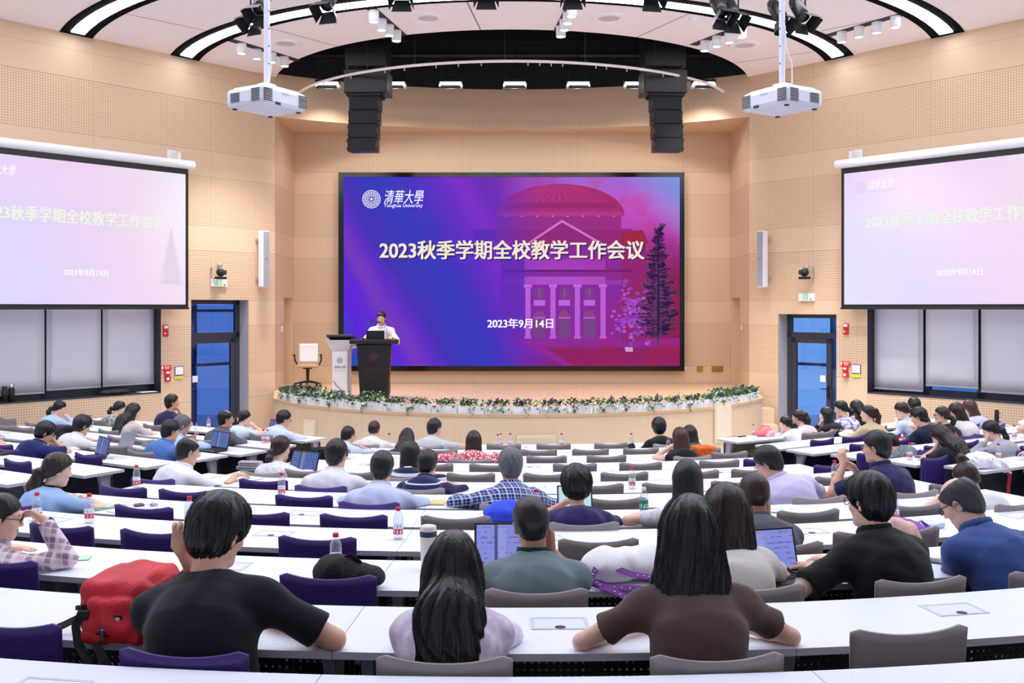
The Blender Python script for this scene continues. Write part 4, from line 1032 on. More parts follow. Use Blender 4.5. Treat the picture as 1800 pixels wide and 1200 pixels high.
def planter(i, x, y, rz, lab, z=SZ):
    t = empty('planter', (x, y, z), rz, lab, 'planter', 'white picket planters')
    a = PM[i % 7]
    for nm, me in zip(('planter_box', 'foliage', 'blossoms'), a):
        o = bpy.data.objects.new(nm, me); link(o, t)
        if nm == 'foliage': o['kind'] = 'stuff'
def ang_at(px):
    return min(range(n_arc), key=lambda i: abs(proj((arc[i][0], arc[i][1], SZ))[0] - px))
n_arc = len(arc); L_arc = SR * (a1 - a0); NP = 25
for k in range(NP):
    a = a0 + .035 + (a1 - a0 - .07) * (k + .5) / NP; r_ = SR - .11
    planter(k * 3 + k // 4, SCX + r_ * math.cos(a), SCY + r_ * math.sin(a), a + math.pi / 2, '%s white picket planter of ivy from the left along the curved stage edge' % ordw[k])
for k, (px, Y) in enumerate(((512, 19.75), (534, 19.55), (556, 19.4))): planter(k + 2, (px - CX) * Y / F, Y, R(-14), 'planter with green leaves in the short second row at the left stage end, ' + ['left one', 'middle one', 'right one'][k])
for k, (px, Y, w) in enumerate(((596, 18.35, 'white'), (655, 18.2, 'black'))): planter(k + 4, (px - CX) * Y / F, Y, R(-4), 'planter with pale leaves standing in front of the %s lectern' % w)
for k, (px, Y) in enumerate(((1262, 18.9), (1286, 19.25), (1309, 19.55))): planter(k + 1, (px - CX) * Y / F, Y, R(40), 'planter with purple flowers in the second row at the right stage end, ' + ['left one', 'middle one', 'right one'][k])
# ---- on the left window sill
def bottle_flask(loc, rz, h, r, cb, cc, lab, nm='thermos_flask'):
    t = empty(nm, loc, rz, lab, 'flask', 'flasks')
    b = MB(); b.lathe([(r * .9, 0), (r, .01), (r, h * .72), (r * .8, h * .78), (r * .8, h * .8)], 20); b.build('flask_body', cb, t)
    b = MB(); b.lathe([(r * .84, h * .79), (r * .86, h * .98), (r * .75, h), (0, h)], 20); b.build('lid', cc, t)
for px, py, h, cb, cc, lab in ((8, 705, .27, M_BLACKPL, M_BLACKPL, 'all-black thermos flask on the left window sill at the picture edge'), (20, 703, .3, M_BLACKPL, M_CHROME, 'black flask with a steel cap on the left window sill')):
    p, rz = HW(-1, px, py, -.12); p.z = 1.046; bottle_flask(p, rz, h, .05, cb, cc, lab)
# ------------------------------------------------------------------ lecture tables
M_BOX = mat('power_box_rim', (206, 208, 218), .4); M_BOXLID = mat('power_box_lid', (224, 226, 234), .4)
def rowname(key):
    n = int(key[1:])
    return {'F': '%s row from the stage, middle block', 'L': '%s row from the stage, left block', 'R': '%s row from the stage, right block'}[key[0]] % ordw[n - 1]
def table(key, loc, rz, w, Rad, lab, box=True, openbox=False, legs=(True, True)):
    """one table module; local x along the near edge, y towards the stage"""
    t = empty('lecture_table', loc, rz, lab, 'table', 'white lecture tables')
    h, d, th = TH, (TD if Rad else TDS), TT
    def cur(x, v):
        if not Rad: return (x, v)
        a = x / Rad; return ((Rad - v) * math.sin(a), Rad - (Rad - v) * math.cos(a))
    n = 8 if Rad else 1; hw = w / 2 - .0015
    b = MB()
    near = [cur(-hw + 2 * hw * i / n, 0) for i in range(n + 1)]; far = [cur(-hw + 2 * hw * i / n, d) for i in range(n + 1)]
    N = n + 1
    vs = [(x, y, h) for x, y in near] + [(x, y, h) for x, y in far] + [(x, y, h - th) for x, y in near] + [(x, y, h - th) for x, y in far]
    for i in range(n):
        pass
    top = [(i, i + 1, N + i + 1, N + i) for i in range(n)]; bot = [(2 * N + i + 1, 2 * N + i, 3 * N + i, 3 * N + i + 1) for i in range(n)]
    b.add(vs, top, 0); b.add(vs, bot, 1)
    b.add(vs, [(2 * N + i, 2 * N + i + 1, i + 1, i) for i in range(n)] + [(N + i, N + i + 1, 3 * N + i + 1, 3 * N + i) for i in range(n)], 1)
    b.add(vs, [(0, N, 3 * N, 2 * N), (n, 2 * N + n, 3 * N + n, N + n)], 1)
    tt = b.build('tabletop', [M_TABLE, M_EDGE], t)
    b = MB(); yp = cur(0, d - .10)[1]
    b.box((0, yp, .46), (w - .10, .006, .46)); b.build('modesty_panel', M_PERFMETAL, t)
    for sx, on in ((-1, legs[0]), (1, legs[1])):
        if not on: continue
        x = sx * (w / 2 - .10); y0 = cur(x, .3)[1]
        b = MB(); vs = []
        for z, hy, hx, oy in ((0, .05, .02, .10), (.5, .045, .022, .03), (h - th - .001, .08, .025, 0)):
            vs += [(x - hx, y0 + oy - hy, z), (x + hx, y0 + oy - hy, z), (x + hx, y0 + oy + hy, z), (x - hx, y0 + oy + hy, z)]
        fs = [(3, 2, 1, 0), (8, 9, 10, 11)] + [(4 * j + k, 4 * j + (k + 1) % 4, 4 * j + 4 + (k + 1) % 4, 4 * j + 4 + k) for j in range(2) for k in range(4)]
        b.add(vs, fs); b.box((x, y0 + .08, .01), (.07, .36, .02)); b.build('leg', M_GREYMETAL, t)
    if box:
        y = cur(0, d * .62)[1]; b = MB()
        for sx in (-1, 1): b.box((sx * .108, y, h + .001), (.014, .122, .004))
        for sy in (-1, 1): b.box((0, y + sy * .068, h + .001), (.23, .014, .004))
        pb = b.build('power_box', M_BOX, t)
        b = MB()
        if openbox:
            b.box((0, y, h + .0005), (.2, .12, .002), mi=1); M = Matrix.Translation((0, y + .06, h + .002)) @ Matrix.Rotation(R(70), 4, 'X'); b.box((0, .055, 0), (.2, .11, .006), M=M)
        else: b.box((0, y, h + .0008), (.2, .12, .002))
        b.lathe([(.022, .0006), (.022, .0031), (0, .0031)], 12, 1, Matrix.Translation((0, y - .052, h)))
        b.build('power_box_lid', [M_BOXLID, M_DARKGREY], pb)
    return t
def joints(r):
    js = [x for x in [-.66 + 1.71 * k for k in range(-4, 5)] if r.x0 + .45 < x < r.x1 - .45]
    return [r.x0] + js + [r.x1]
for i in range(1, 13):
    key = 'F%d' % i; r = ROWS[key]; js = joints(r)
    for k in range(len(js) - 1):
        a0_, a1_ = math.asin(js[k] / AR), math.asin(js[k + 1] / AR); am = (a0_ + a1_) / 2
        nm = len(js) - 1
        lab = 'white table, %s from the left, %s' % (ordw[k], rowname(key))
        if i == 12: lab = 'white table cut off by the bottom of the picture, %s from the left' % ordw[k]
        table(key, (AR * math.sin(am), r.d + AR - AR * math.cos(am), r.zf), am, AR * (a1_ - a0_), AR, lab, (a1_ - a0_) * AR > 1.2, openbox=False)
for key in [k for k in ROWS if k[0] in 'LR']:
    r = ROWS[key]; n = 3; w = r.len / n
    rz = r.s * math.atan2(SD.y, SD.x)
    for k in range(n):
        c = r.p + Vector((r.s * SD.x, SD.y)) * (w * (k + .5))
        table(key, (c.x, c.y, r.zf if r.zf > .01 else .01), rz, w, None, 'white table, %s from the aisle, %s' % (ordw[k], rowname(key)))

# ------------------------------------------------------------------ moulded seats
def chair_meshes(m):
    """fixed pedestal seat with a moulded shell; local y points to the stage, origin on the floor"""
    def back(a, c):
        x = -1 + 2 * a; wz = .225 - .02 * (1 - c) ** 2 + .0 * c
        top = .855 + .03 * abs(x) ** 2.2 - .012
        z = .50 + (top - .50) * c
        cor = max(0.0, abs(x) - .86) / .14
        if c > .9: z -= .02 * cor * cor
        y = -.146 - .025 * c - .022 * (1 - x * x) * (.4 + .6 * c) + .01
        return (x * wz, y, z)
    b = MB(); b.grid(14, 10, back); bk = b.mesh('backrest', m)
    b = MB(); b.grid(10, 8, lambda a, c: ((-.5 + a) * .44, -.15 + .37 * c, .425 - .02 * math.sin(math.pi * a) * math.sin(math.pi * c) + .03 * (1 - c) ** 3 - .03 * max(0, c - .8) ** 1 * 2)); st = b.mesh('seat', m)
    b = MB(); b.tube([(0, -.02, .40), (0, 0, .02)], .035, 12); b.box((0, 0, .01), (.16, .24, .02)); b.box((0, -.0, .392), (.26, .24, .016)); ps = b.mesh('pedestal', M_DARKGREY)
    sps = []
    for sx in (-1, 1):
        b = MB(); b.tube([(sx * .16, -.06, .40), (sx * .17, -.145, .43), (sx * .175, -.164, .62), (sx * .17, -.172, .72)], .014, 8)
        sps.append(('back_support', b.mesh('back_support', m)))
    return (('seat', st), ('backrest', bk), *sps, ('pedestal', ps))
CHM = {'purple': chair_meshes(M_PURPLE), 'grey': chair_meshes(M_TAUPE)}
def chair(x, y, z, rz, colr, lab):
    t = empty('lecture_chair', (x, y, z), rz, lab, 'chair', colr + ' moulded lecture chairs')
    for nm, me in CHM[colr]:
        o = bpy.data.objects.new(nm, me); link(o, t)
        if nm in ('seat', 'backrest'): add_solid(o, .012)
    return t
# empty seats the photo shows: row -> photo columns of their middles
EMPTY = {'F1': [886, 971, 1069], 'F2': [776, 945, 1034, 1120], 'F3': [959, 1061, 1271], 'F4': [763, 865, 1007, 1119, 1253, 1327],
         'F5': [548, 632, 830, 960, 1091, 1213, 1310, 1447], 'F6': [478, 1044, 1165, 1280, 1452], 'F7': [240, 345, 548, 1075, 1645], 'F8': [278, 470, 633, 805, 1400, 1585],
         'F9': [141, 300, 573, 1045, 1500], 'F10': [40, 593, 1795], 'F11': [62, 1557, 1850],
         'L2': [30, 340], 'L3': [27, 60, 227, 270], 'L4': [222, 268], 'L5': [25, 178], 'L6': [57],
         'R1': [1463], 'R2': [1429, 1484, 1690], 'R3': [1497, 1560], 'R4': [1510, 1625, 1680], 'R5': [1620, 1690, 1790]}
GREY = {'F1', 'F2', 'F3', 'L1', 'L2', 'L3', 'L4', 'R1'}
def chair_colour(key, px):
    if key in GREY: return 'grey'
    if key[0] == 'F':
        if px in (1327, 1447): return 'purple'
        if px > 720: return 'grey'
        return 'purple' if int(key[1:]) >= 6 else 'grey'
    return 'purple'
def seat_at(key, px, lab, back=-.01, colr=None):
    x, y, rz = rowpos(key, px, back)
    return chair(x, y, ROWS[key].zf, rz, colr or chair_colour(key, px), lab)
for key, pxs in EMPTY.items():
    for k, px in enumerate(pxs):
        c = chair_colour(key, px)
        seat_at(key, px, 'empty %s chair, %s, %s' % (c, ordw[k] + ' empty one from left' if len(pxs) > 1 else 'the only empty one', rowname(key)))
# ------------------------------------------------------------------ people: signed-distance bodies turned into smooth meshes
def V(*a): return np.array(a, dtype=np.float64)
def unit(a):
    l = np.linalg.norm(a); return a / l if l > 1e-9 else a
def rotx(a): c, s = math.cos(a), math.sin(a); return np.array([[1, 0, 0], [0, c, -s], [0, s, c]])
def roty(a): c, s = math.cos(a), math.sin(a); return np.array([[c, 0, s], [0, 1, 0], [-s, 0, c]])
def rotz(a): c, s = math.cos(a), math.sin(a); return np.array([[c, -s, 0], [s, c, 0], [0, 0, 1]])
I3 = np.eye(3)

class Sdf:
    """list of soft-blended primitives, meshed by surface nets"""
    def __init__(s): s.p = []
    def ell(s, c, r, M=I3, k=.02, sub=False, clip=None): s.p.append(('e', np.asarray(c, float), np.asarray(r, float), M, k, sub, clip)); return s
    def cap(s, a, b, ra, rb, k=.02, sub=False, clip=None): s.p.append(('c', np.asarray(a, float), np.asarray(b, float), (ra, rb), k, sub, clip)); return s
    def chain(s, pts, rs, k=.01, sub=False):
        for i in range(len(pts) - 1): s.cap(pts[i], pts[i + 1], rs[i], rs[i + 1], k, sub)
        return s
    def flat(s, a, b, ra, rb, ax, sq, k=.03, sub=False, clip=None):
        """capsule whose section is squashed by factor sq along axis ax"""
        s.p.append(('f', np.asarray(a, float), np.asarray(b, float), (ra, rb), k, sub, clip, unit(np.asarray(ax, float)), sq)); return s
    def box(s, c, h, M=I3, r=.01, k=.02, sub=False, clip=None): s.p.append(('b', np.asarray(c, float), np.asarray(h, float), M, k, sub, clip, r)); return s
    def tor(s, c, Rr, rr, M=I3, k=.01, zs=1.0, ys=1.0): s.p.append(('t', np.asarray(c, float), (Rr, rr, zs, ys), M, k, False, None)); return s
    def bounds(s, p):
        t = p[0]
        if t in 'cf':
            r = max(p[3]); lo = np.minimum(p[1], p[2]) - r; hi = np.maximum(p[1], p[2]) + r
        elif t == 'e': e = np.abs(p[3]) @ p[2]; lo, hi = p[1] - e, p[1] + e
        elif t == 'b': e = np.abs(p[3]) @ (p[2] + p[7]); lo, hi = p[1] - e, p[1] + e
        else: q = p[2][0] + p[2][1]; lo, hi = p[1] - q, p[1] + q
        return lo, hi
    def mesh(s, h, noise=None):
        adds = [p for p in s.p if not p[5]]
        lo = np.min([s.bounds(p)[0] for p in adds], axis=0) - 3 * h - .012; hi = np.max([s.bounds(p)[1] for p in adds], axis=0) + 3 * h + .012
        n = np.ceil((hi - lo) / h).astype(int) + 1
        G = [lo[i] + h * np.arange(n[i]) for i in range(3)]
        D = np.full(tuple(n), .3, dtype=np.float32)
        for p in s.p:
            k = p[4]; l, u = s.bounds(p); m = k + 3.2 * h + .004
            i0 = np.maximum(np.floor((l - m - lo) / h).astype(int), 0); i1 = np.minimum(np.ceil((u + m - lo) / h).astype(int) + 1, n)
            if np.any(i1 <= i0): continue
            sl = tuple(slice(i0[i], i1[i]) for i in range(3))
            x = G[0][sl[0]][:, None, None]; y = G[1][sl[1]][None, :, None]; z = G[2][sl[2]][None, None, :]
            t = p[0]
            if t in 'cf':
                a, b = p[1], p[2]; ba = b - a; bb = max(ba @ ba, 1e-9)
                px, py, pz = x - a[0], y - a[1], z - a[2]
                tt = np.clip((px * ba[0] + py * ba[1] + pz * ba[2]) / bb, 0, 1)
                qx, qy, qz = px - tt * ba[0], py - tt * ba[1], pz - tt * ba[2]
                rr = p[3][0] + (p[3][1] - p[3][0]) * tt
                if t == 'f':
                    ax, sq = p[7], p[8]; da = qx * ax[0] + qy * ax[1] + qz * ax[2]; e = (1 / sq - 1)
                    d2 = qx * qx + qy * qy + qz * qz + da * da * (1 / sq ** 2 - 1); L = np.sqrt(d2)
                    g = np.sqrt((qx * qx + qy * qy + qz * qz - da * da) + da * da / sq ** 4) / np.maximum(L, 1e-6)
                    d = (L - rr) / np.maximum(g, 1.0)
                else: d = np.sqrt(qx * qx + qy * qy + qz * qz) - rr
            else:
                c, M = p[1], p[3]; px, py, pz = x - c[0], y - c[1], z - c[2]
                u0 = px * M[0, 0] + py * M[1, 0] + pz * M[2, 0]; u1 = px * M[0, 1] + py * M[1, 1] + pz * M[2, 1]; u2 = px * M[0, 2] + py * M[1, 2] + pz * M[2, 2]
                if t == 'e':
                    r = p[2]; k0 = np.sqrt((u0 / r[0]) ** 2 + (u1 / r[1]) ** 2 + (u2 / r[2]) ** 2)
                    k1 = np.sqrt((u0 / r[0] ** 2) ** 2 + (u1 / r[1] ** 2) ** 2 + (u2 / r[2] ** 2) ** 2)
                    d = np.where(k1 > 1e-6, k0 * (k0 - 1) / np.maximum(k1, 1e-6), -min(r))
                elif t == 'b':
                    r = p[7]; q0, q1, q2 = np.abs(u0) - p[2][0], np.abs(u1) - p[2][1], np.abs(u2) - p[2][2]
                    d = np.sqrt(np.maximum(q0, 0) ** 2 + np.maximum(q1, 0) ** 2 + np.maximum(q2, 0) ** 2) + np.minimum(np.maximum(np.maximum(q0, q1), q2), 0) - r
                else:
                    Rr, rr, zs, ys = p[2]; q = np.sqrt(u0 * u0 + (u1 / ys) ** 2) - Rr; d = np.sqrt(q * q + (u2 / zs) ** 2) - rr
            if p[6] is not None:
                for (o, nn) in p[6]: d = np.maximum(d, (x - o[0]) * nn[0] + (y - o[1]) * nn[1] + (z - o[2]) * nn[2])
            A = D[sl]
            if not p[5]:
                hh = np.maximum(k - np.abs(A - d), 0) / k; D[sl] = np.minimum(A, d) - hh * hh * k * .25
            else:
                d = -d; hh = np.maximum(k - np.abs(A - d), 0) / k; D[sl] = np.maximum(A, d) + hh * hh * k * .25
        if noise is not None:
            D += noise(G[0][:, None, None], G[1][None, :, None], G[2][None, None, :]).astype(np.float32)
        return nets(D, lo, h)

def nets(D, lo, h):
    S = D < 0
    if not S.any(): return np.zeros((0, 3)), np.zeros((0, 4), int)
    nx, ny, nz = D.shape; c = (nx - 1, ny - 1, nz - 1)
    cnt = np.zeros(c, np.int8)
    for i in (0, 1):
        for j in (0, 1):
            for k in (0, 1): cnt += S[i:nx - 1 + i, j:ny - 1 + j, k:nz - 1 + k]
    act = (cnt > 0) & (cnt < 8); idx = np.full(c, -1, np.int64); ci = np.argwhere(act); idx[act] = np.arange(len(ci))
    acc = np.zeros((len(ci), 3)); w = np.zeros(len(ci))
    offs = [(0, 0, 0), (1, 0, 0), (0, 1, 0), (1, 1, 0), (0, 0, 1), (1, 0, 1), (0, 1, 1), (1, 1, 1)]
    vals = [D[ci[:, 0] + o[0], ci[:, 1] + o[1], ci[:, 2] + o[2]] for o in offs]
    for a in range(8):
        for ax in range(3):
            if offs[a][ax]: continue
            b = a + (1, 2, 4)[ax]; va, vb = vals[a], vals[b]; m = (va < 0) != (vb < 0)
            t = np.where(m, va / np.where(m, va - vb, 1), 0)
            for q in range(3): acc[:, q] += np.where(m, offs[a][q] + (t if q == ax else 0), 0)
            w += m
    vs = lo + h * (ci + acc / w[:, None]); F_ = []
    for ax in range(3):
        o1, o2 = [(1, 2), (2, 0), (0, 1)][ax]
        sh = [slice(None)] * 3; s0 = list(sh); s1 = list(sh); s0[ax] = slice(0, -1); s1[ax] = slice(1, None)
        A, B = S[tuple(s0)], S[tuple(s1)]; e = np.argwhere(A != B)
        e = e[(e[:, o1] > 0) & (e[:, o2] > 0) & (e[:, o1] < D.shape[o1] - 1) & (e[:, o2] < D.shape[o2] - 1)]
        fl = A[e[:, 0], e[:, 1], e[:, 2]]
        def cell(d1, d2): q = e.copy(); q[:, o1] -= d1; q[:, o2] -= d2; return idx[q[:, 0], q[:, 1], q[:, 2]]
        Q = np.stack([cell(1, 1), cell(0, 1), cell(0, 0), cell(1, 0)], 1); Q[~fl] = Q[~fl][:, ::-1]; F_.append(Q)
    return vs, np.concatenate(F_)

def np_mesh(name, vs, fs, mats, parent=None, tint=None):
    me = bpy.data.meshes.new(name)
    me.vertices.add(len(vs)); me.vertices.foreach_set('co', np.ascontiguousarray(vs, dtype=np.float32).ravel())
    nf = len(fs); me.loops.add(nf * 4); me.loops.foreach_set('vertex_index', np.ascontiguousarray(fs, dtype=np.int32).ravel())
    me.polygons.add(nf); me.polygons.foreach_set('loop_start', np.arange(0, nf * 4, 4, dtype=np.int32))
    me.polygons.foreach_set('loop_total', np.full(nf, 4, dtype=np.int32)) if hasattr(me.polygons[0] if nf else None, 'loop_total') else None
    me.polygons.foreach_set('use_smooth', np.ones(nf, dtype=bool))
    for m in (mats if isinstance(mats, (list, tuple)) else [mats]): me.materials.append(m)
    me.update(calc_edges=True); me.validate()
    if tint is not None:
        at_ = me.attributes.new('tint', 'FLOAT_COLOR', 'POINT'); at_.data.foreach_set('color', np.ascontiguousarray(tint, dtype=np.float32).ravel())
    o = bpy.data.objects.new(name, me); link(o, parent); return o

# ---- people's materials
def skin_mat(name, c):
    m, N, L, b = newmat(name); a = N.new('ShaderNodeAttribute'); a.attribute_name = 'tint'
    mx = N.new('ShaderNodeMix'); mx.data_type = 'RGBA'; mx.blend_type = 'MIX'
    L.new(a.outputs['Alpha'], mx.inputs[0]); mx.inputs[6].default_value = (*lin(c), 1); L.new(a.outputs['Color'], mx.inputs[7]); L.new(mx.outputs[2], b.inputs['Base Color'])
    b.inputs['Roughness'].default_value = .5; b.inputs['Specular IOR Level'].default_value = .35
    b.inputs['Subsurface Weight'].default_value = .0
    return m
SKINS = {'a': skin_mat('light_skin', (232, 190, 166)), 'b': skin_mat('warm_skin', (222, 174, 146)), 'c': skin_mat('tan_skin', (204, 152, 122))}
def hair_mat(name, c, c2, gl=.32):
    m, N, L, b = newmat(name); g = NG(m); x, y, z, vec = g.xyz()
    n1 = g.noise(vec, 60, 3, (1, 1, .12)); col = g.mix(n1, lin(c), lin(c2)); L.new(col, b.inputs['Base Color'])
    b.inputs['Roughness'].default_value = gl; b.inputs['Specular IOR Level'].default_value = .45; b.inputs['Anisotropic'].default_value = .5
    bp = N.new('ShaderNodeBump'); bp.inputs['Strength'].default_value = .35; bp.inputs['Distance'].default_value = .008
    L.new(g.noise(vec, 95, 2, (1, 1, .1)), bp.inputs['Height']); L.new(bp.outputs[0], b.inputs['Normal'])
    return m
HAIR = {'k': hair_mat('black_hair', (12, 11, 13), (30, 28, 31)), 'b': hair_mat('dark_brown_hair', (26, 17, 16), (58, 38, 34)), 'g': hair_mat('grey_hair', (58, 57, 62), (126, 124, 130), .45),
        'r': hair_mat('reddish_brown_hair', (48, 24, 24), (86, 50, 46)), 'm': hair_mat('greying_black_hair', (28, 27, 30), (70, 68, 74), .4)}
def cloth(name, c, kind='plain', c2=(255, 255, 255), c3=None, sc=1.0, rough=.85):
    key = 'cloth_' + name
    if key in MATS: return MATS[key]
    m, N, L, b = newmat(name); g = NG(m); x, y, z, vec = g.xyz(); A, B = lin(c), lin(c2)
    ax = g.math('ADD', x, g.math('MULTIPLY', y, .35)); az = g.math('ADD', z, g.math('MULTIPLY', y, .35))
    col = None
    if kind == 'plain': col = g.mix(g.math('MULTIPLY', g.noise(vec, 7, 3), .3), A, tuple(v * .78 for v in A))
    elif kind == 'stripes':
        f = g.math('FRACT', g.math('DIVIDE', z, .085 * sc)); col = g.mix(g.math('LESS_THAN', f, .10), A, B)
    elif kind == 'wide':
        f = g.math('FRACT', g.math('DIVIDE', z, .075 * sc)); k = g.math('MULTIPLY', g.math('LESS_THAN', f, .38), g.math('LESS_THAN', z, .98)); col = g.mix(k, A, B)
    elif kind == 'plaid':
        C = lin(c3)
        def bands(t, p, w0, w1): f = g.math('FRACT', g.math('DIVIDE', t, p)); return g.math('MULTIPLY', g.math('GREATER_THAN', f, w0), g.math('LESS_THAN', f, w1))
        p = .052 * sc
        v1 = g.math('ADD', bands(ax, p, .0, .22), bands(ax, p, .55, .62), clamp=True); h1 = g.math('ADD', bands(az, p, .0, .2), bands(az, p, .5, .56), clamp=True)
        d1 = bands(ax, p, .66, .95); d2 = bands(az, p, .62, .92)
        col = g.mix(g.math('MULTIPLY', d1, .55), A, C); col = g.mix(g.math('MULTIPLY', d2, .55), col, C)
        col = g.mix(g.math('MULTIPLY', v1, .62), col, B); col = g.mix(g.math('MULTIPLY', h1, .62), col, B)
    elif kind == 'print':
        v = N.new('ShaderNodeTexVoronoi'); v.inputs['Scale'].default_value = 42 * sc; L.new(vec, v.inputs['Vector']); d = g.math('LESS_THAN', v.outputs['Distance'], .42); col = g.mix(d, A, B)
    elif kind == 'floral':
        n = g.noise(vec, 11 * sc, 4); col = g.mix(g.math('MULTIPLY', g.math('SUBTRACT', n, .47), 14, clamp=True), A, B)
    elif kind == 'tweed':
        n = g.noise(vec, 90 * sc, 2, (1, 1, .5)); col = g.mix(g.math('MULTIPLY', g.math('SUBTRACT', n, .45), 9, clamp=True), A, B)
    elif kind == 'lower':
        n = g.noise(vec, 16 * sc, 3); p2 = g.mix(g.math('MULTIPLY', g.math('SUBTRACT', n, .48), 16, clamp=True), B, lin(c3)); col = g.mix(g.math('LESS_THAN', z, .74), A, p2)
    L.new(col, b.inputs['Base Color']); b.inputs['Roughness'].default_value = rough; b.inputs['Specular IOR Level'].default_value = .2; b.inputs['Sheen Weight'].default_value = .15
    bp = N.new('ShaderNodeBump'); bp.inputs['Strength'].default_value = .3; bp.inputs['Distance'].default_value = .02
    w = g.noise(vec, 7, 3, (1, 1, 1.6)); fine = g.noise(vec, 240, 1); L.new(g.math('ADD', w, g.math('MULTIPLY', fine, .06)), bp.inputs['Height']); L.new(bp.outputs[0], b.inputs['Normal'])
    MATS[key] = m; return m
M_TROUSER = cloth('dark_trousers', (36, 38, 50)); M_SHOE = mat('black_shoe_leather', (20, 20, 22), .4); M_SPEC = mat('black_glasses_frame', (20, 20, 24), .3); M_SPECG = mat('thin_steel_frame', (150, 150, 155), .3, .8)

# ---- skeleton
def ik(S, T, l1, l2, pole):
    d = T - S; D = np.linalg.norm(d); D2 = min(max(D, abs(l1 - l2) + .01), l1 + l2 - .002); dh = d / D
    a = (l1 * l1 - l2 * l2 + D2 * D2) / (2 * D2); hh = math.sqrt(max(l1 * l1 - a * a, 0)); pl = pole - dh * (pole @ dh)
    return S + dh * a + unit(pl) * hh, S + dh * D2
def skeleton(sp, s):
    k = sp['size']; fem = sp['fem']; K = {}
    hipz = sp.get('hipz', .435 + .100 * k)
    K['hip'] = V(0, 0, hipz); Mt = rotz(sp['twist']) @ rotx(-sp['lean']) @ roty(sp['side']); r, f, u = Mt[:, 0], Mt[:, 1], Mt[:, 2]
    Lt = .50 * k * s; cv = sp['hunch']
    K['belly'] = K['hip'] + u * .2 * Lt - f * .01; K['chest'] = K['hip'] + u * .64 * Lt - f * (.0 + .02 * cv)
    K['neck'] = K['hip'] + u * Lt + f * (.03 + .05 * cv); K['Mt'] = Mt
    sw = (.168 if fem else .188) * k * sp.get('wide', 1.0)
    for sg, nm in ((-1, 'l'), (1, 'r')):
        K['sh' + nm] = K['neck'] - u * (.085 - .02 * sp.get('shrug', 0)) * k + r * sg * sw - f * .005
    Mh = rotz(sp['hyaw']) @ rotx(-sp['hpitch']) @ roty(sp['hroll'])
    K['Mh'] = Mh; hk = k * sp.get('headk', 1.0) * (1.03 if not fem else 1.0); K['hk'] = hk
    nd = unit(u * .6 + V(0, 0, 1) * .4 + rotz(sp['hyaw'] * .5) @ V(0, .35 * math.sin(min(sp['hpitch'], 1.2)), 0))
    K['skull'] = K['neck'] + nd * .088 * k; K['head'] = K['skull'] + Mh @ V(0, .022, .078) * hk
    K['top'] = max((K['head'] + Mh @ V(0, .09 * math.sin(t) - .015, .118 * math.cos(t)) * hk)[2] for t in np.linspace(-1.2, 1.2, 9)) + sp.get('hairt', .012)
    return K

SPEC0 = dict(fem=False, size=1.0, lean=.22, side=0.0, twist=0.0, hunch=.5, hyaw=0.0, hpitch=.15, hroll=0.0, hair='short', hc='k', skin='b', sleeve='short', collar='crew', armL='table', armR='table', glasses=None, h=.011, build=1.0)

def hand(B, W, d, n, k, mode, sg):
    """palm, four unequal fingers and a thumb; d = pointing direction, n = palm normal, sg=+1 right hand"""
    d = unit(d); n = unit(n - d * (n @ d)); side = np.cross(d, n) * sg      # towards the little finger
    pc = W + d * .045 * k
    M = np.stack([side, d, n], 1)
    B.box(pc, V(.030, .036, .007) * k, M, .008 * k, .014)
    curl = {'flat': .18, 'curl': .75, 'fist': 1.25, 'type': .5}[mode]
    for i, (o, L) in enumerate(((-.029, .072), (-.010, .080), (.010, .074), (.028, .058))):
        p = W + d * .084 * k + side * o * k; dd = unit(d + side * o * 3.0); a = curl * .5; pts = [p - d * .012 * k, p]
        for q, fr in enumerate((.45, .32, .23)):
            a += curl * (.55 if q else .25); dd2 = unit(dd * math.cos(a) + n * math.sin(a)); p = p + dd2 * L * fr * k; pts.append(p)
        B.chain(pts, [.0085 * k, .0088 * k, .0082 * k, .0074 * k, .0062 * k], .004)
    p = W + d * .03 * k - side * .030 * k; td = unit(d * .75 - side * .75 + n * .25); pts = [W + d * .018 * k - side * .018 * k, p]
    for q, L in enumerate((.038, .030)):
        p = p + unit(td + (d * .5 + n * .35 * curl) * q) * L * k; pts.append(p)
    B.chain(pts, [.013 * k, .012 * k, .0095 * k, .008 * k], .006)

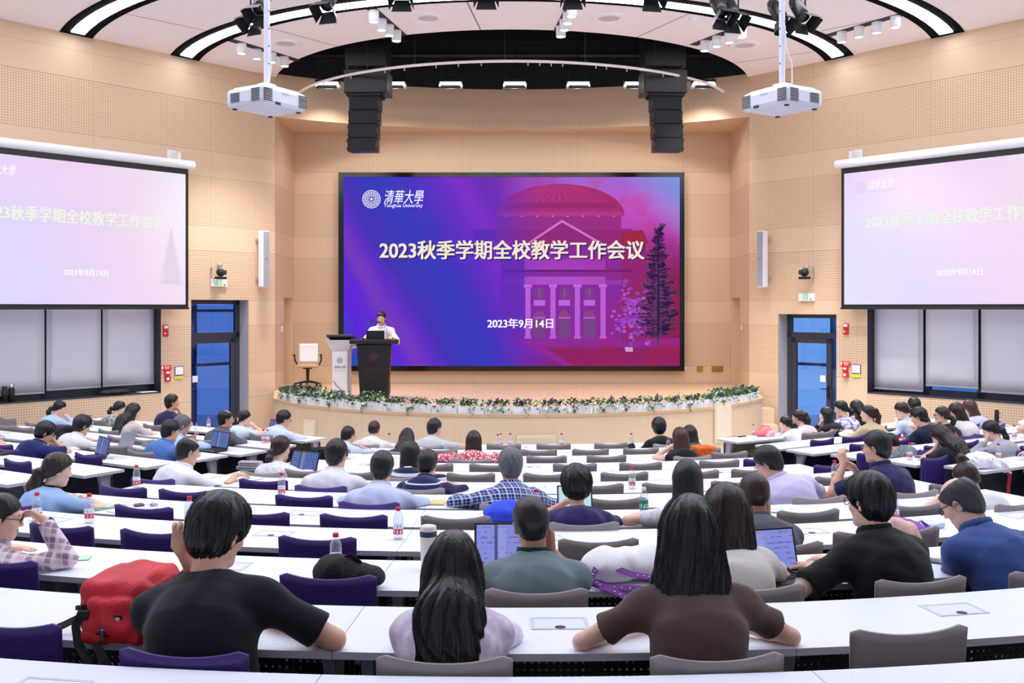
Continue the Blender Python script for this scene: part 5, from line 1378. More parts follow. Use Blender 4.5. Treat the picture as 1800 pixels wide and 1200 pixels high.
def build_person(sp, root, name_parts=True):
    s = sp['_s']; K = skeleton(sp, s); k = sp['size']; fem = sp['fem']; h = sp['h']; Mt, Mh, hk = K['Mt'], K['Mh'], K['hk']
    r, f, u = Mt[:, 0], Mt[:, 1], Mt[:, 2]; Hd = lambda *a: K['head'] + Mh @ (V(*a) * hk)
    bw = sp['build']
    # arms
    arms = {}
    for sg, nm, md in ((-1, 'l', sp['armL']), (1, 'r', sp['armR'])):
        S = K['sh' + nm]; l1, l2 = .285 * k, .245 * k; pole = V(sg * .7, -.3, -1.0); n = V(0, 0, -1.0); hm = 'flat'; hd = None; tz = sp.get('tablez', .75)
        if md == 'table': T = V(sg * .13, .42, tz + .045); pole = V(sg * 1.0, -.2, -.5)
        elif md == 'tablewide': T = V(sg * .20, .36, tz + .045); pole = V(sg * 1.2, -.5, -.3)
        elif md == 'fold': T = V(-sg * .02, .34 + .03 * sg, tz + .047); pole = V(sg * 1.3, -.4, -.35)
        elif md == 'write': T = V(sg * .10, .40, tz + .04); hm = 'curl'; pole = V(sg * 1.0, -.4, -.4)
        elif md == 'type': T = V(sg * .09, .44, tz + .06); hm = 'type'; pole = V(sg * .9, -.5, -.5)
        elif md == 'phone': T = V(sg * .05, .36, tz + .13); hm = 'curl'; n = V(-sg * .9, .1, -.2); pole = V(sg * .9, -.3, -.8)
        elif md == 'phoneup': T = V(sg * .06, .34, tz + .26); hm = 'curl'; n = V(-sg * .9, .1, 0); pole = V(sg * .6, -.2, -1); hd = V(0, .3, 1)
        elif md == 'chin': T = Hd(sg * .03, .105, -.165); hm = 'fist'; hd = V(-sg * .3, -.25, 1.0); n = -Mh[:, 1]; pole = V(sg * .5, .5, -1.0)
        elif md == 'cheek': T = Hd(sg * .088, .05, -.15); hm = 'curl'; hd = Mh @ V(sg * .05, .0, 1.0); n = Mh @ V(-sg * 1.0, -.3, 0); pole = V(sg * .7, .45, -1.0)
        elif md == 'brow': T = Hd(sg * .06, .115, -.1); hm = 'curl'; hd = V(-sg * .35, -.05, 1.0); n = Mh @ V(-sg * .3, -1.0, 0); pole = V(sg * .5, .6, -1.0)
        elif md == 'lap': T = V(sg * .1, .25, .60 + (sp.get('hipz', .55) - .55)); pole = V(sg * 1, -.6, -.4)
        elif md == 'side': T = V(sg * .27, .08, sp.get('hipz', .55) - .02); pole = V(sg * .4, -1, -.2); n = V(-sg, 0, 0); hm = 'curl'
        elif isinstance(md, tuple): T = V(*md[0]); hm = md[1]; hd = V(*md[2]) if len(md) > 2 and md[2] else None; n = V(*md[3]) if len(md) > 3 else n; pole = V(*md[4]) if len(md) > 4 else pole
        for _ in range(3):        # lift the elbow until the forearm clears the table board
            E, Wr = ik(S, T, l1, l2, pole)
            if sp.get('stand') or md in ('lap', 'side'): break
            low = min(((E + (Wr - E) * q)[2] - (.022 - .006 * q) if (E + (Wr - E) * q)[1] > sp['_back'] + .03 else 9) for q in (0, .15, .3, .5, .7, .85, 1))
            if low > tz + .003: break
            pole = pole + V(sg * .02, -.03, .07); T = T + V(0, 0, .003)
        if hd is None: hd = unit(Wr - E); hd = unit(hd + V(-sg * .15, 0, 0)); hd = unit(V(hd[0], hd[1], -.08)) if hm == 'flat' and not sp.get('stand') else hd
        if abs(unit(n) @ unit(hd)) > .9: n = n + V(-sg * .5, .3, 0)
        arms[nm] = (S, E, Wr, hd, n, hm, sg)
    # ---- body
    B = Sdf(); fr = .9 if fem else 1.0
    sc_ = None if sp.get('stand') else [(V(0, 0, .462), V(0, 0, -1.0))]
    B.flat(K['hip'] + u * .02, K['belly'], .145 * k, .125 * k * bw, f, .72, .05, clip=sc_); B.flat(K['belly'], K['chest'], .125 * k * bw, .148 * k * fr, f, .68, .06)
    B.flat(K['chest'], K['neck'] - u * .1, .148 * k * fr, .12 * k * fr, f, .66, .05)
    B.cap(K['shl'], K['shr'], .038 * k * fr, .038 * k * fr, .05);
    for nm in 'lr': B.cap(K['neck'] - u * .03, K['sh' + nm], .034 * k, .034 * k, .04)
    B.cap(K['neck'] - u * .06, K['neck'] - u * .03, .06 * k * fr, .052 * k, .05)
    nr = (.046 if fem else .055) * k
    B.cap(K['neck'] - u * .02, K['skull'] + Mh @ V(0, .0, .02), nr * 1.08, nr, .035)
    for nm in 'lr':
        S, E, Wr, hd, n, hm, sg = arms[nm]; q = k * (.86 if fem else 1.0) * sp.get('armk', 1.0)
        B.cap(S, S + (E - S) * .5, .050 * q, .045 * q, .03); B.cap(S + (E - S) * .5, E, .045 * q, .036 * q, .02); B.cap(E, E + (Wr - E) * .35, .038 * q, .040 * q, .02); B.cap(E + (Wr - E) * .35, Wr, .039 * q, .024 * q, .02)
        B.cap(Wr, Wr + unit(hd) * .02, .024 * q, .022 * q, .015)
        hand(B, Wr, hd, n, k * (.92 if fem else 1.0), hm, sg)
    # legs
    hips = [K['hip'] + V(sg * .088 * k, .02, -.02) for sg in (-1, 1)]
    if sp.get('stand'):
        legs = [(hp, V(sg * .10, .03, .48), V(sg * .11, .0, .09)) for hp, sg in zip(hips, (-1, 1))]
    else: legs = [(hp, V(sg * .12 * k, .43 * k, .50), V(sg * .12 * k, .36, .09)) for hp, sg in zip(hips, (-1, 1))]
    for hp, kn, an in legs: B.cap(hp, kn, .075 * k, .05 * k, .03); B.cap(kn, an, .05 * k, .036 * k, .02); B.cap(an, an + V(0, .1, -.045), .035, .028, .02)
    # head
    B.ell(Hd(0, -.012, .028), V(.072, .093, .088) * hk, Mh, .02); B.ell(Hd(0, .026, -.042), V(.057, .062, .074) * hk, Mh, .03)
    B.cap(Hd(-.018, .066, -.098), Hd(.018, .066, -.098), .017 * hk, .017 * hk, .03); B.ell(Hd(0, .02, -.075), V(.05, .05, .03) * hk, Mh, .03)
    for sg in (-1, 1): B.ell(Hd(sg * .036, .062, -.026), V(.022, .022, .022) * hk, Mh, .02)
    B.ell(Hd(0, .074, .024), V(.05, .014, .013) * hk, Mh, .015)
    for sg in (-1, 1): B.ell(Hd(sg * .031, .096, .006), V(.017, .014, .010) * hk, Mh, .01, True)
    for sg in (-1, 1): B.ell(Hd(sg * .031, .076, .006), V(.013, .012, .010) * hk, Mh, .004)
    B.cap(Hd(0, .083, .012), Hd(0, .104, -.026), .007 * hk, .0105 * hk, .012)
    for sg in (-1, 1): B.ell(Hd(sg * .012, .096, -.031), V(.008, .009, .007) * hk, Mh, .008)
    B.ell(Hd(0, .086, -.057), V(.021, .010, .0052) * hk, Mh, .006); B.ell(Hd(0, .085, -.068), V(.018, .010, .006) * hk, Mh, .006)
    for sg in (-1, 1):
        Me = Mh @ rotz(-sg * .45) @ rotx(-.15)
        B.ell(Hd(sg * .077, -.008, -.012), V(.010, .019, .032) * hk, Me, .008); B.ell(Hd(sg * .086, -.002, -.01), V(.007, .009, .016) * hk, Me, .005, True)
    def rest(S_):     # flesh and cloth pressed flat where they meet the table board
        if not sp.get('stand'): S_.box((0, sp['_back'] + .397, .736), (1.2, .40, .015), I3, .003, .004, True)
    rest(B); vs, fs = B.mesh(h)
    # tint: lips, brows, eyes
    L = ((vs - K['head']) @ Mh) / hk; tint = np.zeros((len(vs), 4), np.float32); tint[:, :3] = lin((200, 150, 130))
    def paint(c, rad, col, a): d = (((L - np.array(c)) / np.array(rad)) ** 2).sum(1); q = np.clip(1.6 - 1.6 * d, 0, 1) * a; m = q > tint[:, 3]; tint[m, :3] = lin(col); tint[m, 3] = q[m]
    paint((0, .092, -.062), (.025, .02, .013), (176, 92, 90), .8)
    for sg in (-1, 1):
        paint((sg * .031, .09, .007), (.017, .02, .0085), (228, 224, 222), .9); paint((sg * .031, .09, .007), (.0075, .02, .0085), (22, 16, 14), 1.0)
        paint((sg * .032, .088, .028), (.024, .02, .0065), (34, 26, 24), .85)
    if sp['hair'] in ('crop', 'bald', 'ring', 'short'):      # clipped hair at the nape and temples
        paint((0, -.065, -.085), (.065, .045, .032), (122, 94, 82), .55)
        for sg in (-1, 1): paint((sg * .07, -.02, .0), (.02, .06, .05), (110, 84, 74), .5)
    np_mesh('body', vs, fs, SKINS[sp['skin']], root, tint)
    # ---- shirt
    T = Sdf(); o = sp.get('loose', .014); bwo = bw
    T.flat(K['hip'] - u * .05, K['belly'], .168 * k + o, (.150 if not fem else .138) * k * bwo + o, f, .74, .05, clip=sc_); T.flat(K['belly'], K['chest'], (.150 if not fem else .138) * k * bwo + o, .160 * k * fr + o, f, .70, .06)
    T.flat(K['chest'], K['neck'] - u * .09, .155 * k * fr + o, .115 * k * fr + o, f, .70, .10)
    T.cap(K['shl'], K['shr'], .042 * k * fr + o * .4, .042 * k * fr + o * .4, .09);
    for nm in 'lr': T.cap(K['neck'] - u * .022, K['sh' + nm], .036 * k + o * .4, .036 * k + o * .4, .06)
    T.cap(K['neck'] - u * .07, K['neck'] - u * .03, .072 * k * fr, .062 * k, .04)
    if fem:
        for sg in (-1, 1): T.ell(K['chest'] + f * .09 + r * sg * .065 - u * .03, V(.06, .05, .06), Mt, .05)
    sl = sp['sleeve']
    for nm in 'lr':
        S, E, Wr, hd, n, hm, sg = arms[nm]; q = k * (.86 if fem else 1.0) * sp.get('armk', 1.0)
        if sl == 'none': continue
        if sl in ('short', 'half'):
            fr_ = sp.get('slf', .62) if sl == 'short' else .88; e = S + (E - S) * fr_; T.cap(S - r * sg * .012, e + (E - S) * .1, .044 * q + o * .6, .050 * q + o * 1.4, .075, clip=[(e, unit(E - S))])
        else:
            T.cap(S - r * sg * .012, E, .045 * q + o * .6, .044 * q + o, .075); we = E + (Wr - E) * (.93 if sl == 'long' else .55); T.cap(E, we + (Wr - E) * .1, .047 * q + o, (.033 if sl == 'long' else .04) * q + o, .02, clip=[(we, unit(Wr - E))])
    ncx = K['neck'] + u * .014
    T.cap(ncx + u * .0 + f * .012, ncx + u * .16 + f * .012, nr + (.018 if sp['collar'] != 'wide' else .045), nr + (.03 if sp['collar'] != 'wide' else .06), .008, True)
    if sp.get('hood'): T.ell(K['neck'] - f * .075 - u * .05, V(.115, .06, .06), Mt, .03)
    rest(T); ph = rnd.uniform(0, 6)
    def wrinkle(x, y, z): return .0022 * np.sin(30 * z + 7 * np.sin(9 * x + ph) + 22 * np.abs(x)) * np.sin(7 * x + 5 * z + ph) + .0012 * np.sin(61 * z + 28 * x + 33 * y + ph)
    vs, fs = T.mesh(h * 1.1, wrinkle); nm_ = sp.get('top', 'shirt'); sh = np_mesh(nm_, vs, fs, sp['cm'], root)
    if sp.get('collar') in ('shirt', 'polo', 'stand', 'crewband'):
        ncx = K['neck'] + u * (.040 if sp['collar'] != 'crewband' else .03) + f * .004; Cc = Sdf(); cm = sp.get('collarm', sp['cm']); zs = {'shirt': 2.3, 'polo': 2.2, 'stand': 2.4, 'crewband': .9}[sp['collar']]
        for j in range(14):
            a0_, a1_ = 2 * math.pi * j / 14, 2 * math.pi * (j + 1) / 14
            def cp(a): return ncx + r * math.sin(a) * (nr + .018) + f * (math.cos(a) * (nr + .024) + .012) + u * ((-.035 if math.cos(a) > 0 else .004) * abs(math.cos(a)) + .004)
            hgt = .016 if sp['collar'] != 'crewband' else .004
            Cc.flat(cp(a0_) - u * hgt * .3, cp(a1_) - u * hgt * .3, .0085 * zs, .0085 * zs, unit(cp((a0_ + a1_) / 2) - ncx - f * .012), 1 / zs, .006)
        vs, fs = Cc.mesh(min(h, .008)); np_mesh('collar', vs, fs, cm, root)
        if sp.get('tip'):
            Cc = Sdf()
            for j in range(16):
                a0_, a1_ = 2 * math.pi * j / 16, 2 * math.pi * (j + 1) / 16
                def cq(a): return ncx + r * math.sin(a) * (nr + .031) + f * (math.cos(a) * (nr + .037) + .012) + u * ((-.035 if math.cos(a) > 0 else .004) * abs(math.cos(a)) - .012)
                Cc.cap(cq(a0_), cq(a1_), .0045, .0045, .003)
            vs, fs = Cc.mesh(.0045); np_mesh('collar_stripe', vs, fs, sp['tip'], root)
    # ---- trousers and shoes
    P = Sdf(); P.flat(K['hip'] - u * .07, K['hip'] + u * .05, .165 * k, .15 * k, f, .75, .05, clip=sc_)
    for hp, kn, an in legs: P.cap(hp, kn, .09 * k, .066 * k, .04); P.cap(kn, an, .066 * k, .052, .03, clip=[(an - V(0, 0, .02), V(0, 0, -1.0))])
    vs, fs = P.mesh(.018); np_mesh('trousers', vs, fs, sp.get('pm', M_TROUSER), root)
    P = Sdf()
    for hp, kn, an in legs: P.cap(V(an[0], an[1] - .02, .045), V(an[0], an[1] + .13, .04), .042, .036, .02, clip=[(V(0, 0, .005), V(0, 0, -1.0))])
    vs, fs = P.mesh(.014); np_mesh('shoes', vs, fs, M_SHOE, root)
    # ---- hair
    build_hair(sp, K, root, h)
    g = sp['glasses']
    if g:
        b = MB(); m = M_SPEC if g == 'black' else M_SPECG; rr = .0022 if g == 'black' else .0016; rr *= sp.get('gk', 1.0)
        for sg in (-1, 1):
            b.tube([tuple(Hd(sg * .033 + .022 * math.cos(t), .101 - .004 * abs(math.cos(t)), .004 + .017 * math.sin(t))) for t in np.linspace(0, 2 * math.pi, 17)], rr, 6, caps=False)
            b.tube([tuple(Hd(sg * .056, .097, .009)), tuple(Hd(sg * .073, .06, .011)), tuple(Hd(sg * .082, .0, .01)), tuple(Hd(sg * .083, -.02, -.008))], rr, 6)
        b.tube([tuple(Hd(-.011, .101, .006)), tuple(Hd(0, .106, .009)), tuple(Hd(.011, .101, .006))], rr, 6)
        b.build('glasses', m, root)
    return K, arms

def fem_(sp): return sp['fem']
def build_hair(sp, K, root, h):
    Mh, hk, Mt = K['Mh'], K['hk'], K['Mt']; r, f, u = Mt[:, 0], Mt[:, 1], Mt[:, 2]; Hd = lambda *a: K['head'] + Mh @ (V(*a) * hk); st = sp['hair']; vol = sp.get('vol', 1.0); q = hk
    Hs = Sdf()
    def plane(ax, ay, bx, by):       # hairline plane through two (y,z) points, keeps the back/top side
        d = unit(V(0, bx - ax, by - ay)); n = V(0, d[2], -d[1]); n = n if n[1] > 0 else -n
        return (Hd(0, ax, ay), Mh @ n)
    short_clip = [plane(.088, .068, -.055, -.085)]
    def cap_(t, nape=True, clip=short_clip):
        Hs.ell(Hd(0, -.014, .030), V(.074 + t, .094 + t, .089 + t * 1.15) * q, Mh, .01, clip=clip)
        if nape: Hs.ell(Hd(0, -.038, -.028), V(.066 + t * .35, .064 + t * .4, .078) * q, Mh, .03, clip=clip)
    amp, fq = .0035, 60
    if st == 'short': cap_(.013 * vol); amp = .0028
    elif st == 'crop':
        Hs.ell(Hd(0, -.014, .030), V(.081, .101, .096) * q, Mh, .01, clip=short_clip); Hs.ell(Hd(0, -.036, -.018), V(.066, .064, .062) * q, Mh, .03, clip=short_clip); amp = .0012
    elif st == 'full': cap_(.022 * vol, True, [plane(.098, .052, -.06, -.105)]); Hs.ell(Hd(0, .045, .085), V(.06, .045, .03) * q, Mh, .02, clip=[plane(.112, .045, -.06, -.1)]); amp = .004; fq = 48
    elif st in ('ring', 'bald'):
        cap_(.008); Hs.ell(Hd(0, .045 if st == 'ring' else .025, .13), V(.058, .10, .055) * q if st == 'ring' else V(.070, .115, .066) * q, Mh, .012, True); amp = .002
    else:
        t = .017 * vol
        if st in ('pony', 'bun', 'lowpony'):
            cap_(.010 * vol, True, [plane(.090, .066, -.065, -.06)]); Hs.ell(Hd(0, -.02, .0), V(.078, .06, .05) * q, Mh, .02, clip=[plane(.05, .09, .01, -.05)]); amp = .0025
            if st == 'bun': Hs.ell(Hd(0, -.045, .155), V(.042, .04, .042) * q, Mh, .015); Hs.cap(Hd(.03, -.06, .15), Hd(.055, -.07, .125), .02 * q, .008, .01)
            else:
                tz = .035 if st == 'pony' else -.05; L = sp.get('hlen', .24); a = Hd(0, -.105, tz); down = V(0, 0, -1.0); bk = -Mh[:, 1]; bk = unit(bk * V(1, 1, .25))
                sw_ = V(sp.get('psway', 0), 0, 0)
                pts = [Hd(0, -.08, tz), a + bk * .02 + V(0, 0, .01), a + bk * .05 - V(0, 0, .25 * L) + sw_ * .3, a + bk * .04 - V(0, 0, .6 * L) + sw_ * .7, a + bk * .02 - V(0, 0, L) + sw_]
                kk = sp.get('pk', 1.0)
                Hs.chain(pts, [.024 * q, .026 * q * kk, .036 * q * kk, .034 * q * kk, .010], .015)
        elif st in ('bob', 'long', 'shoulder'):
            cl = [plane(.094, .060, .030, -.22)]
            Hs.ell(Hd(0, -.014, .030), V(.074 + t, .094 + t, .089 + t * 1.2) * q, Mh, .01, clip=[plane(.092, .066, -.02, -.12)])
            zb = {'bob': -.135, 'shoulder': -.19, 'long': -.20}[st] * sp.get('hl', 1.0)
            Hs.flat(Hd(0, -.03, .0), Hd(0, -.035, zb), (.088 + t * .8) * q, (.086 + t) * q * sp.get('flare', 1.0), Mh[:, 1], .86, .02, clip=[(Hd(0, 0, zb - .02), Mh @ V(0, .2, -1.0)), plane(.055, .06, .038, -.2)])
            Hs.ell(Hd(0, .075, -.06), V(.060, .085, .115) * q, Mh, .012, True)
            amp = .0022
            if st == 'long':
                L = sp.get('hlen', .24); nk = K['neck']; c0 = Hd(0, -.055, -.06); bx = .018 if fem_(sp) else .03
                e0 = nk - f * (.118 + bx) - u * .02; e1 = nk - f * (.160 + bx) - u * max(.10, L * .5); e2 = nk - f * (.170 + bx) - u * L
                w = sp.get('hw', 1.0)
                Hs.flat(c0, e0, .098 * q * w, .104 * q * w, f, .55, .06); Hs.flat(e0, e1, .104 * q * w, .100 * q * w, f, .45, .06); Hs.flat(e1, e2, .098 * q * w, .08 * q * w, f, .36, .02, clip=[(e2 + u * .05, -u)])
    if st in ('short', 'crop', 'full', 'ring', 'bald'):
        for sg in (-1, 1): Hs.ell(Hd(sg * .092, .008, -.022), V(.026, .026, .042) * q, Mh, .012, True)
    ph = rnd.uniform(0, 6); C = K['head']; R_ = Mh
    def strands(x, y, z):
        dx, dy, dz = x - C[0], y - C[1], z - C[2]
        lx = dx * R_[0, 0] + dy * R_[1, 0] + dz * R_[2, 0]; ly = dx * R_[0, 1] + dy * R_[1, 1] + dz * R_[2, 1]; lz = dx * R_[0, 2] + dy * R_[1, 2] + dz * R_[2, 2]
        a = np.arctan2(lx, -ly - .02) + .5 * np.sin(lz * 9 + ph)
        e = np.clip((-.02 - lz) * 12, 0, 1)
        return amp * (np.sin(a * 13 + ph + 3 * np.sin(lz * 14)) * .45 + np.sin(a * 31 + lz * 22 + ph) * .25 + .5 * np.sin(lx * 55 + ph) * np.sin(ly * 48 + 2) * np.sin(lz * 60)) + e * .0035 * np.sin(a * 27 + ph)
    vs, fs = Hs.mesh(min(h, .009), strands)
    if len(vs): o = np_mesh('hair', vs, fs, HAIR[sp['hc']], root)
    if sp.get('strands') and len(vs):
        # loose strand tubes lying on the hair, following it downwards
        rr = np.random.RandomState(3); b = MB(); nv = len(vs); Cn = K['head']
        from mathutils.bvhtree import BVHTree
        bv = BVHTree.FromPolygons([tuple(v) for v in vs], [tuple(int(i) for i in q_) for q_ in fs])
        for _ in range(sp['strands']):
            p = Vector(vs[rr.randint(nv)]); pl = Mh.T @ (np.array(p) - Cn) / hk
            if pl[1] > .035 and pl[2] < .05: continue
            ln = rr.uniform(.08, .30); step = .022; pts = []; off = rr.uniform(.0005, .004); jit = Vector((rr.uniform(-.1, .1), rr.uniform(-.1, .1), 0))
            for j in range(int(ln / step)):
                q_, n_, i_, d_ = bv.find_nearest(p)
                if q_ is None or (st == 'full' and (Mh.T @ (np.array(q_) - Cn))[2] < -.075): break
                pts.append(q_ + n_ * off); g_ = Vector((0, 0, -1)) + jit; tdir = g_ - n_ * g_.dot(n_)
                if tdir.length < .15: tdir = (Vector(q_) - Vector(Cn) - Vector((0, 0, .12))); tdir -= n_ * tdir.dot(n_)
                tdir.normalize(); p = q_ + tdir * step
            if len(pts) > 2: b.tube(pts, [.0008] * (len(pts) - 1) + [.0003], 3, caps=False)
        if b.v: b.build('loose_strands', HAIR[sp['hc']], root)
    if st in ('pony', 'lowpony') and sp.get('tie'):
        tz = .035 if st == 'pony' else -.05; b = MB(); c = Hd(0, -.108, tz + .005); ax = -Mh[:, 1]
        M = Matrix.Translation(c) @ Vector(ax).to_track_quat('Z', 'Y').to_matrix().to_4x4()
        pts = [M @ Vector((.03 * math.cos(t), .03 * math.sin(t), 0)) for t in np.linspace(0, 2 * math.pi, 15)]
        b.tube(pts, .009, 6, caps=False); b.build('hair_tie', sp['tie'], root)

PEOPLE = []
def person(key, px, py, lab, back=.17, chairc=None, **kw):
    """key = table row they sit behind; px, py = top of head in the photo"""
    sp = dict(SPEC0); sp.update(kw)
    if sp['fem'] and 'size' not in kw: sp['size'] = .94
    Y0 = ROWS[key].d if ROWS[key].kind == 'C' else ROWS[key].p.y
    if 'h' not in kw: sp['h'] = .0062 if Y0 < 4.2 else (.0075 if Y0 < 6 else (.009 if Y0 < 9 else .011))
    zf = ROWS[key].zf if ROWS[key].kind == 'C' else max(ROWS[key].zf, .01)
    col = px; s = 1.0
    def fit():
        c_, s_ = px, 1.0
        for it in range(6):
            x, y, rz = rowpos(key, c_, back); K = skeleton(sp, s_); c, sn = math.cos(rz), math.sin(rz); q = K['head']
            hx, hy = x + c * q[0] - sn * q[1], y + sn * q[0] + c * q[1]
            c_ += px - (CX + F * hx / hy)
            zt = CZ - (py - HY) * hy / F - zf
            t0, t1 = skeleton(sp, .8)['top'], skeleton(sp, 1.2)['top']; raw = .8 + .4 * (zt - t0) / (t1 - t0); s_ = min(max(raw, .74), 1.2)
        return x, y, rz, s_, raw, zt
    l0, k0 = sp['lean'], sp['size']
    for step in range(9):         # people who sit low lean in a little and are of smaller build
        x, y, rz, s, sraw, zt = fit()
        if sraw >= .78: break
        sp['lean'] = l0 + .025 * (step + 1); sp['size'] = k0 * (1 - .010 * (step + 1)); sp['hpitch'] += .02
    if abs(sraw - s) > .02: print('PERSON height off', lab[0], key, round(sraw, 2), 'top above floor', round(zt, 2))
    sp['_s'] = s; sp['_back'] = back
    t = empty('person', (x, y, zf), rz, lab[0] + ' ' + lab[1], 'person', 'seated audience')
    K, arms = build_person(sp, t)
    PEOPLE.append((key, px, t))
    if chairc != 'no':
        cc = chairc or chair_colour(key, px)
        chair(x + math.sin(rz) * .012, y - math.cos(rz) * .012, zf, rz, cc, cc + ' chair under the ' + lab[0])
    return t, K, arms, sp
# ------------------------------------------------------------------ the audience
WHITE = (232, 232, 238); LB = (196, 208, 232)
c_ = cloth
W_TIE = mat('white_hair_tie', (226, 220, 200), .6)
# nearest rows
person('F11', 385, 868, ('person in a black T-shirt', 'with thick black hair, leaning on the nearest full table'), hair='full', vol=1.05, armR='tablewide', armL=((-.19, .22, 1.10), 'fist', (.15, -.1, 1), (.3, -1, 0), (-.15, .6, -1)), strands=350, slf=.78, cm=c_('black_tee', (24, 26, 33)), hpitch=.28, hyaw=-.42, wide=1.1, size=1.05, build=1.12, side=-.13, hroll=.1, skin='b', sleeve='short', top='t_shirt')
person('F11', 797, 933, ('person in a pale lilac blouse', 'whose long black hair reaches the waist'), fem=True, hair='long', hlen=.25, hw=1.12, cm=c_('lilac_blouse', (228, 216, 230), 'floral', (214, 198, 222), sc=2), strands=900, hpitch=.12, armL='fold', armR='fold', sleeve='half', loose=.02, top='blouse', skin='a')
person('F11', 1212, 882, ('person in a brown T-shirt', 'with shoulder-length black hair, nearest table'), fem=True, size=.97, hair='shoulder', cm=c_('brown_tee', (88, 68, 64)), strands=900, hl=.98, flare=1.18, armL='tablewide', armR='tablewide', build=1.15, wide=1.1, hyaw=-.1, hpitch=.1, top='t_shirt', skin='a', vol=2.3)
person('F10', 1276, 857, ('person in a cream top', 'with dark brown hair, half hidden by a brown T-shirt'), fem=True, hair='shoulder', hc='b', cm=c_('cream_top', (222, 216, 208)), strands=500, hl=1.25, hyaw=.2, hpitch=.2, vol=2.1, top='blouse', skin='a')
person('F10', 933, 868, ('person in a grey-green polo shirt', 'with a dark green collar and cropped hair'), hair='crop', cm=c_('sage_polo', (112, 130, 134)), collar='polo', collarm=c_('dark_green_collar', (16, 58, 56)), tip=mat('white_piping', (220, 222, 220), .7), armR='cheek', armL='tablewide', hyaw=.25, hroll=-.12, hpitch=-.02, lean=.12, skin='c', build=1.12, sleeve='half', top='polo_shirt', wide=1.08)
person('F10', 1527, 832, ('person in a black shirt', 'with glasses, typing on the black laptop'), hair='full', vol=1.1, strands=300, cm=c_('black_shirt', (20, 20, 24)), collar='stand', glasses='black', armL=((-.30, .27, .815), 'type', (-.05, 1, -.12), (0, 0, -1), (-1, -.2, -.5)), armR=((-.15, .36, .81), 'type', (-.6, 1, -.1)), hyaw=.45, hpitch=.15, twist=.12, sleeve='half', top='shirt', skin='a', wide=.97, loose=.022)
person('F10', 1688, 837, ('person in a royal blue shirt', 'with balding head, bending over the table'), hair='bald', hc='m', cm=c_('royal_blue_shirt', (58, 82, 142)), collar='shirt', glasses='black', gk=1.3, armL='fold', armR='fold', hyaw=.55, hpitch=.62, lean=.42, twist=.15, sleeve='half', build=1.15, wide=1.1, skin='a')
plaid = person('F10', 4, 866, ('person in a pink and grey plaid shirt', 'with glasses at the left picture edge'), fem=True, hair='lowpony', cm=c_('pink_plaid', (222, 190, 200), 'plaid', (238, 226, 232), (96, 90, 108), 1.5), collar='shirt', glasses='black', armR=((.20, .30, .99), 'curl', (-.85, -.1, .45), (-.3, -.7, -.5), (.9, .35, -1)), armL='table', hyaw=-.95, hpitch=.18, sleeve='long', skin='a', twist=-.15)
person('F8', 1013, 821, ('person in a dark violet T-shirt', 'with short bushy black hair, looking at a tablet'), fem=True, size=.97, hair='full', vol=1.75, strands=300, cm=c_('violet_tee', (46, 38, 92)), collar='wide', armL='phone', armR='table', hpitch=.22, build=1.1, top='t_shirt', skin='b', wide=1.1)
person('F8', 1208, 810, ('person in a white fluffy top', 'with a black bob, behind a green-labelled bottle'), fem=True, hair='bob', cm=c_('white_fluffy_top', (232, 230, 236), 'tweed', (212, 210, 220), sc=.5), armL='tablewide', armR='table', hyaw=-.2, hpitch=.15, vol=1.5, skin='a', hl=1.12)
person('F9', 1325, 828, ('person in a dark grey shirt', 'with cropped hair, cheek resting on the right hand'), hair='crop', hc='b', cm=c_('dark_grey_shirt', (82, 86, 94)), collar='shirt', armR='cheek', hyaw=.12, hpitch=.15, glasses='black', skin='c', lean=.3)
person('F8', 102, 795, ('person in a light blue top', 'and long brown ponytail, writing'), fem=True, hair='lowpony', hc='b', hlen=.34, pk=1.5, cm=c_('sky_blue_top', (160, 190, 232)), collar='crewband', collarm=c_('black_trim', (24, 24, 30)), armR='write', armL='table', hyaw=-.6, hpitch=.25, vol=1.6, skin='a', top='top')
person('F8', 1698, 812, ('person in a white top', 'with a brown top-knot behind the royal blue shirt'), fem=True, hair='bun', hc='b', cm=c_('white_top', WHITE), hyaw=.2, hpitch=.5, lean=.35, skin='a')
person('F7', 672, 792, ('person in a light blue shirt', 'with short black hair, writing mid-hall'), hair='short', vol=1.25, cm=c_('light_blue_shirt', (196, 204, 234)), collar='shirt', armR='write', armL='table', hpitch=.22, sleeve='half', skin='b', wide=1.06)
person('F7', 897, 786, ('person in a blue plaid shirt', 'with grey hair, near the middle of the hall'), hair='full', vol=.8, hc='g', cm=c_('blue_plaid', (44, 62, 136), 'plaid', (214, 222, 238), (26, 34, 84), 1.0), collar='shirt', armL='tablewide', armR='table', hpitch=.15, hyaw=.15, sleeve='long', skin='c', wide=1.06)
person('F7', 1350, 783, ('person in a lilac shirt', 'bent forward with head down over the table'), hair='short', vol=1.2, cm=c_('lilac_shirt', (206, 198, 232)), collar='shirt', hyaw=.7, hpitch=.55, lean=.38, side=-.26, hroll=-.1, armL='fold', armR='table', glasses='black', skin='b', build=1.15, wide=1.08)
person('F7', 1540, 756, ('person in a dark navy polo shirt', 'with glasses, raising both forearms'), hair='short', vol=1.2, cm=c_('dark_navy_polo', (42, 42, 86)), collar='polo', armL=((-.30, .27, 1.02), 'fist', (-.25, .2, 1), (1, .2, 0), (-.5, .2, -1)), armR=((-.17, .33, .97), 'curl', (-.8, .3, .4), (-.2, -.5, -.6), (.6, .2, -1)), hyaw=.6, hpitch=.15, glasses='steel', skin='b', wide=1.06, twist=.2, sleeve='half', top='polo_shirt')
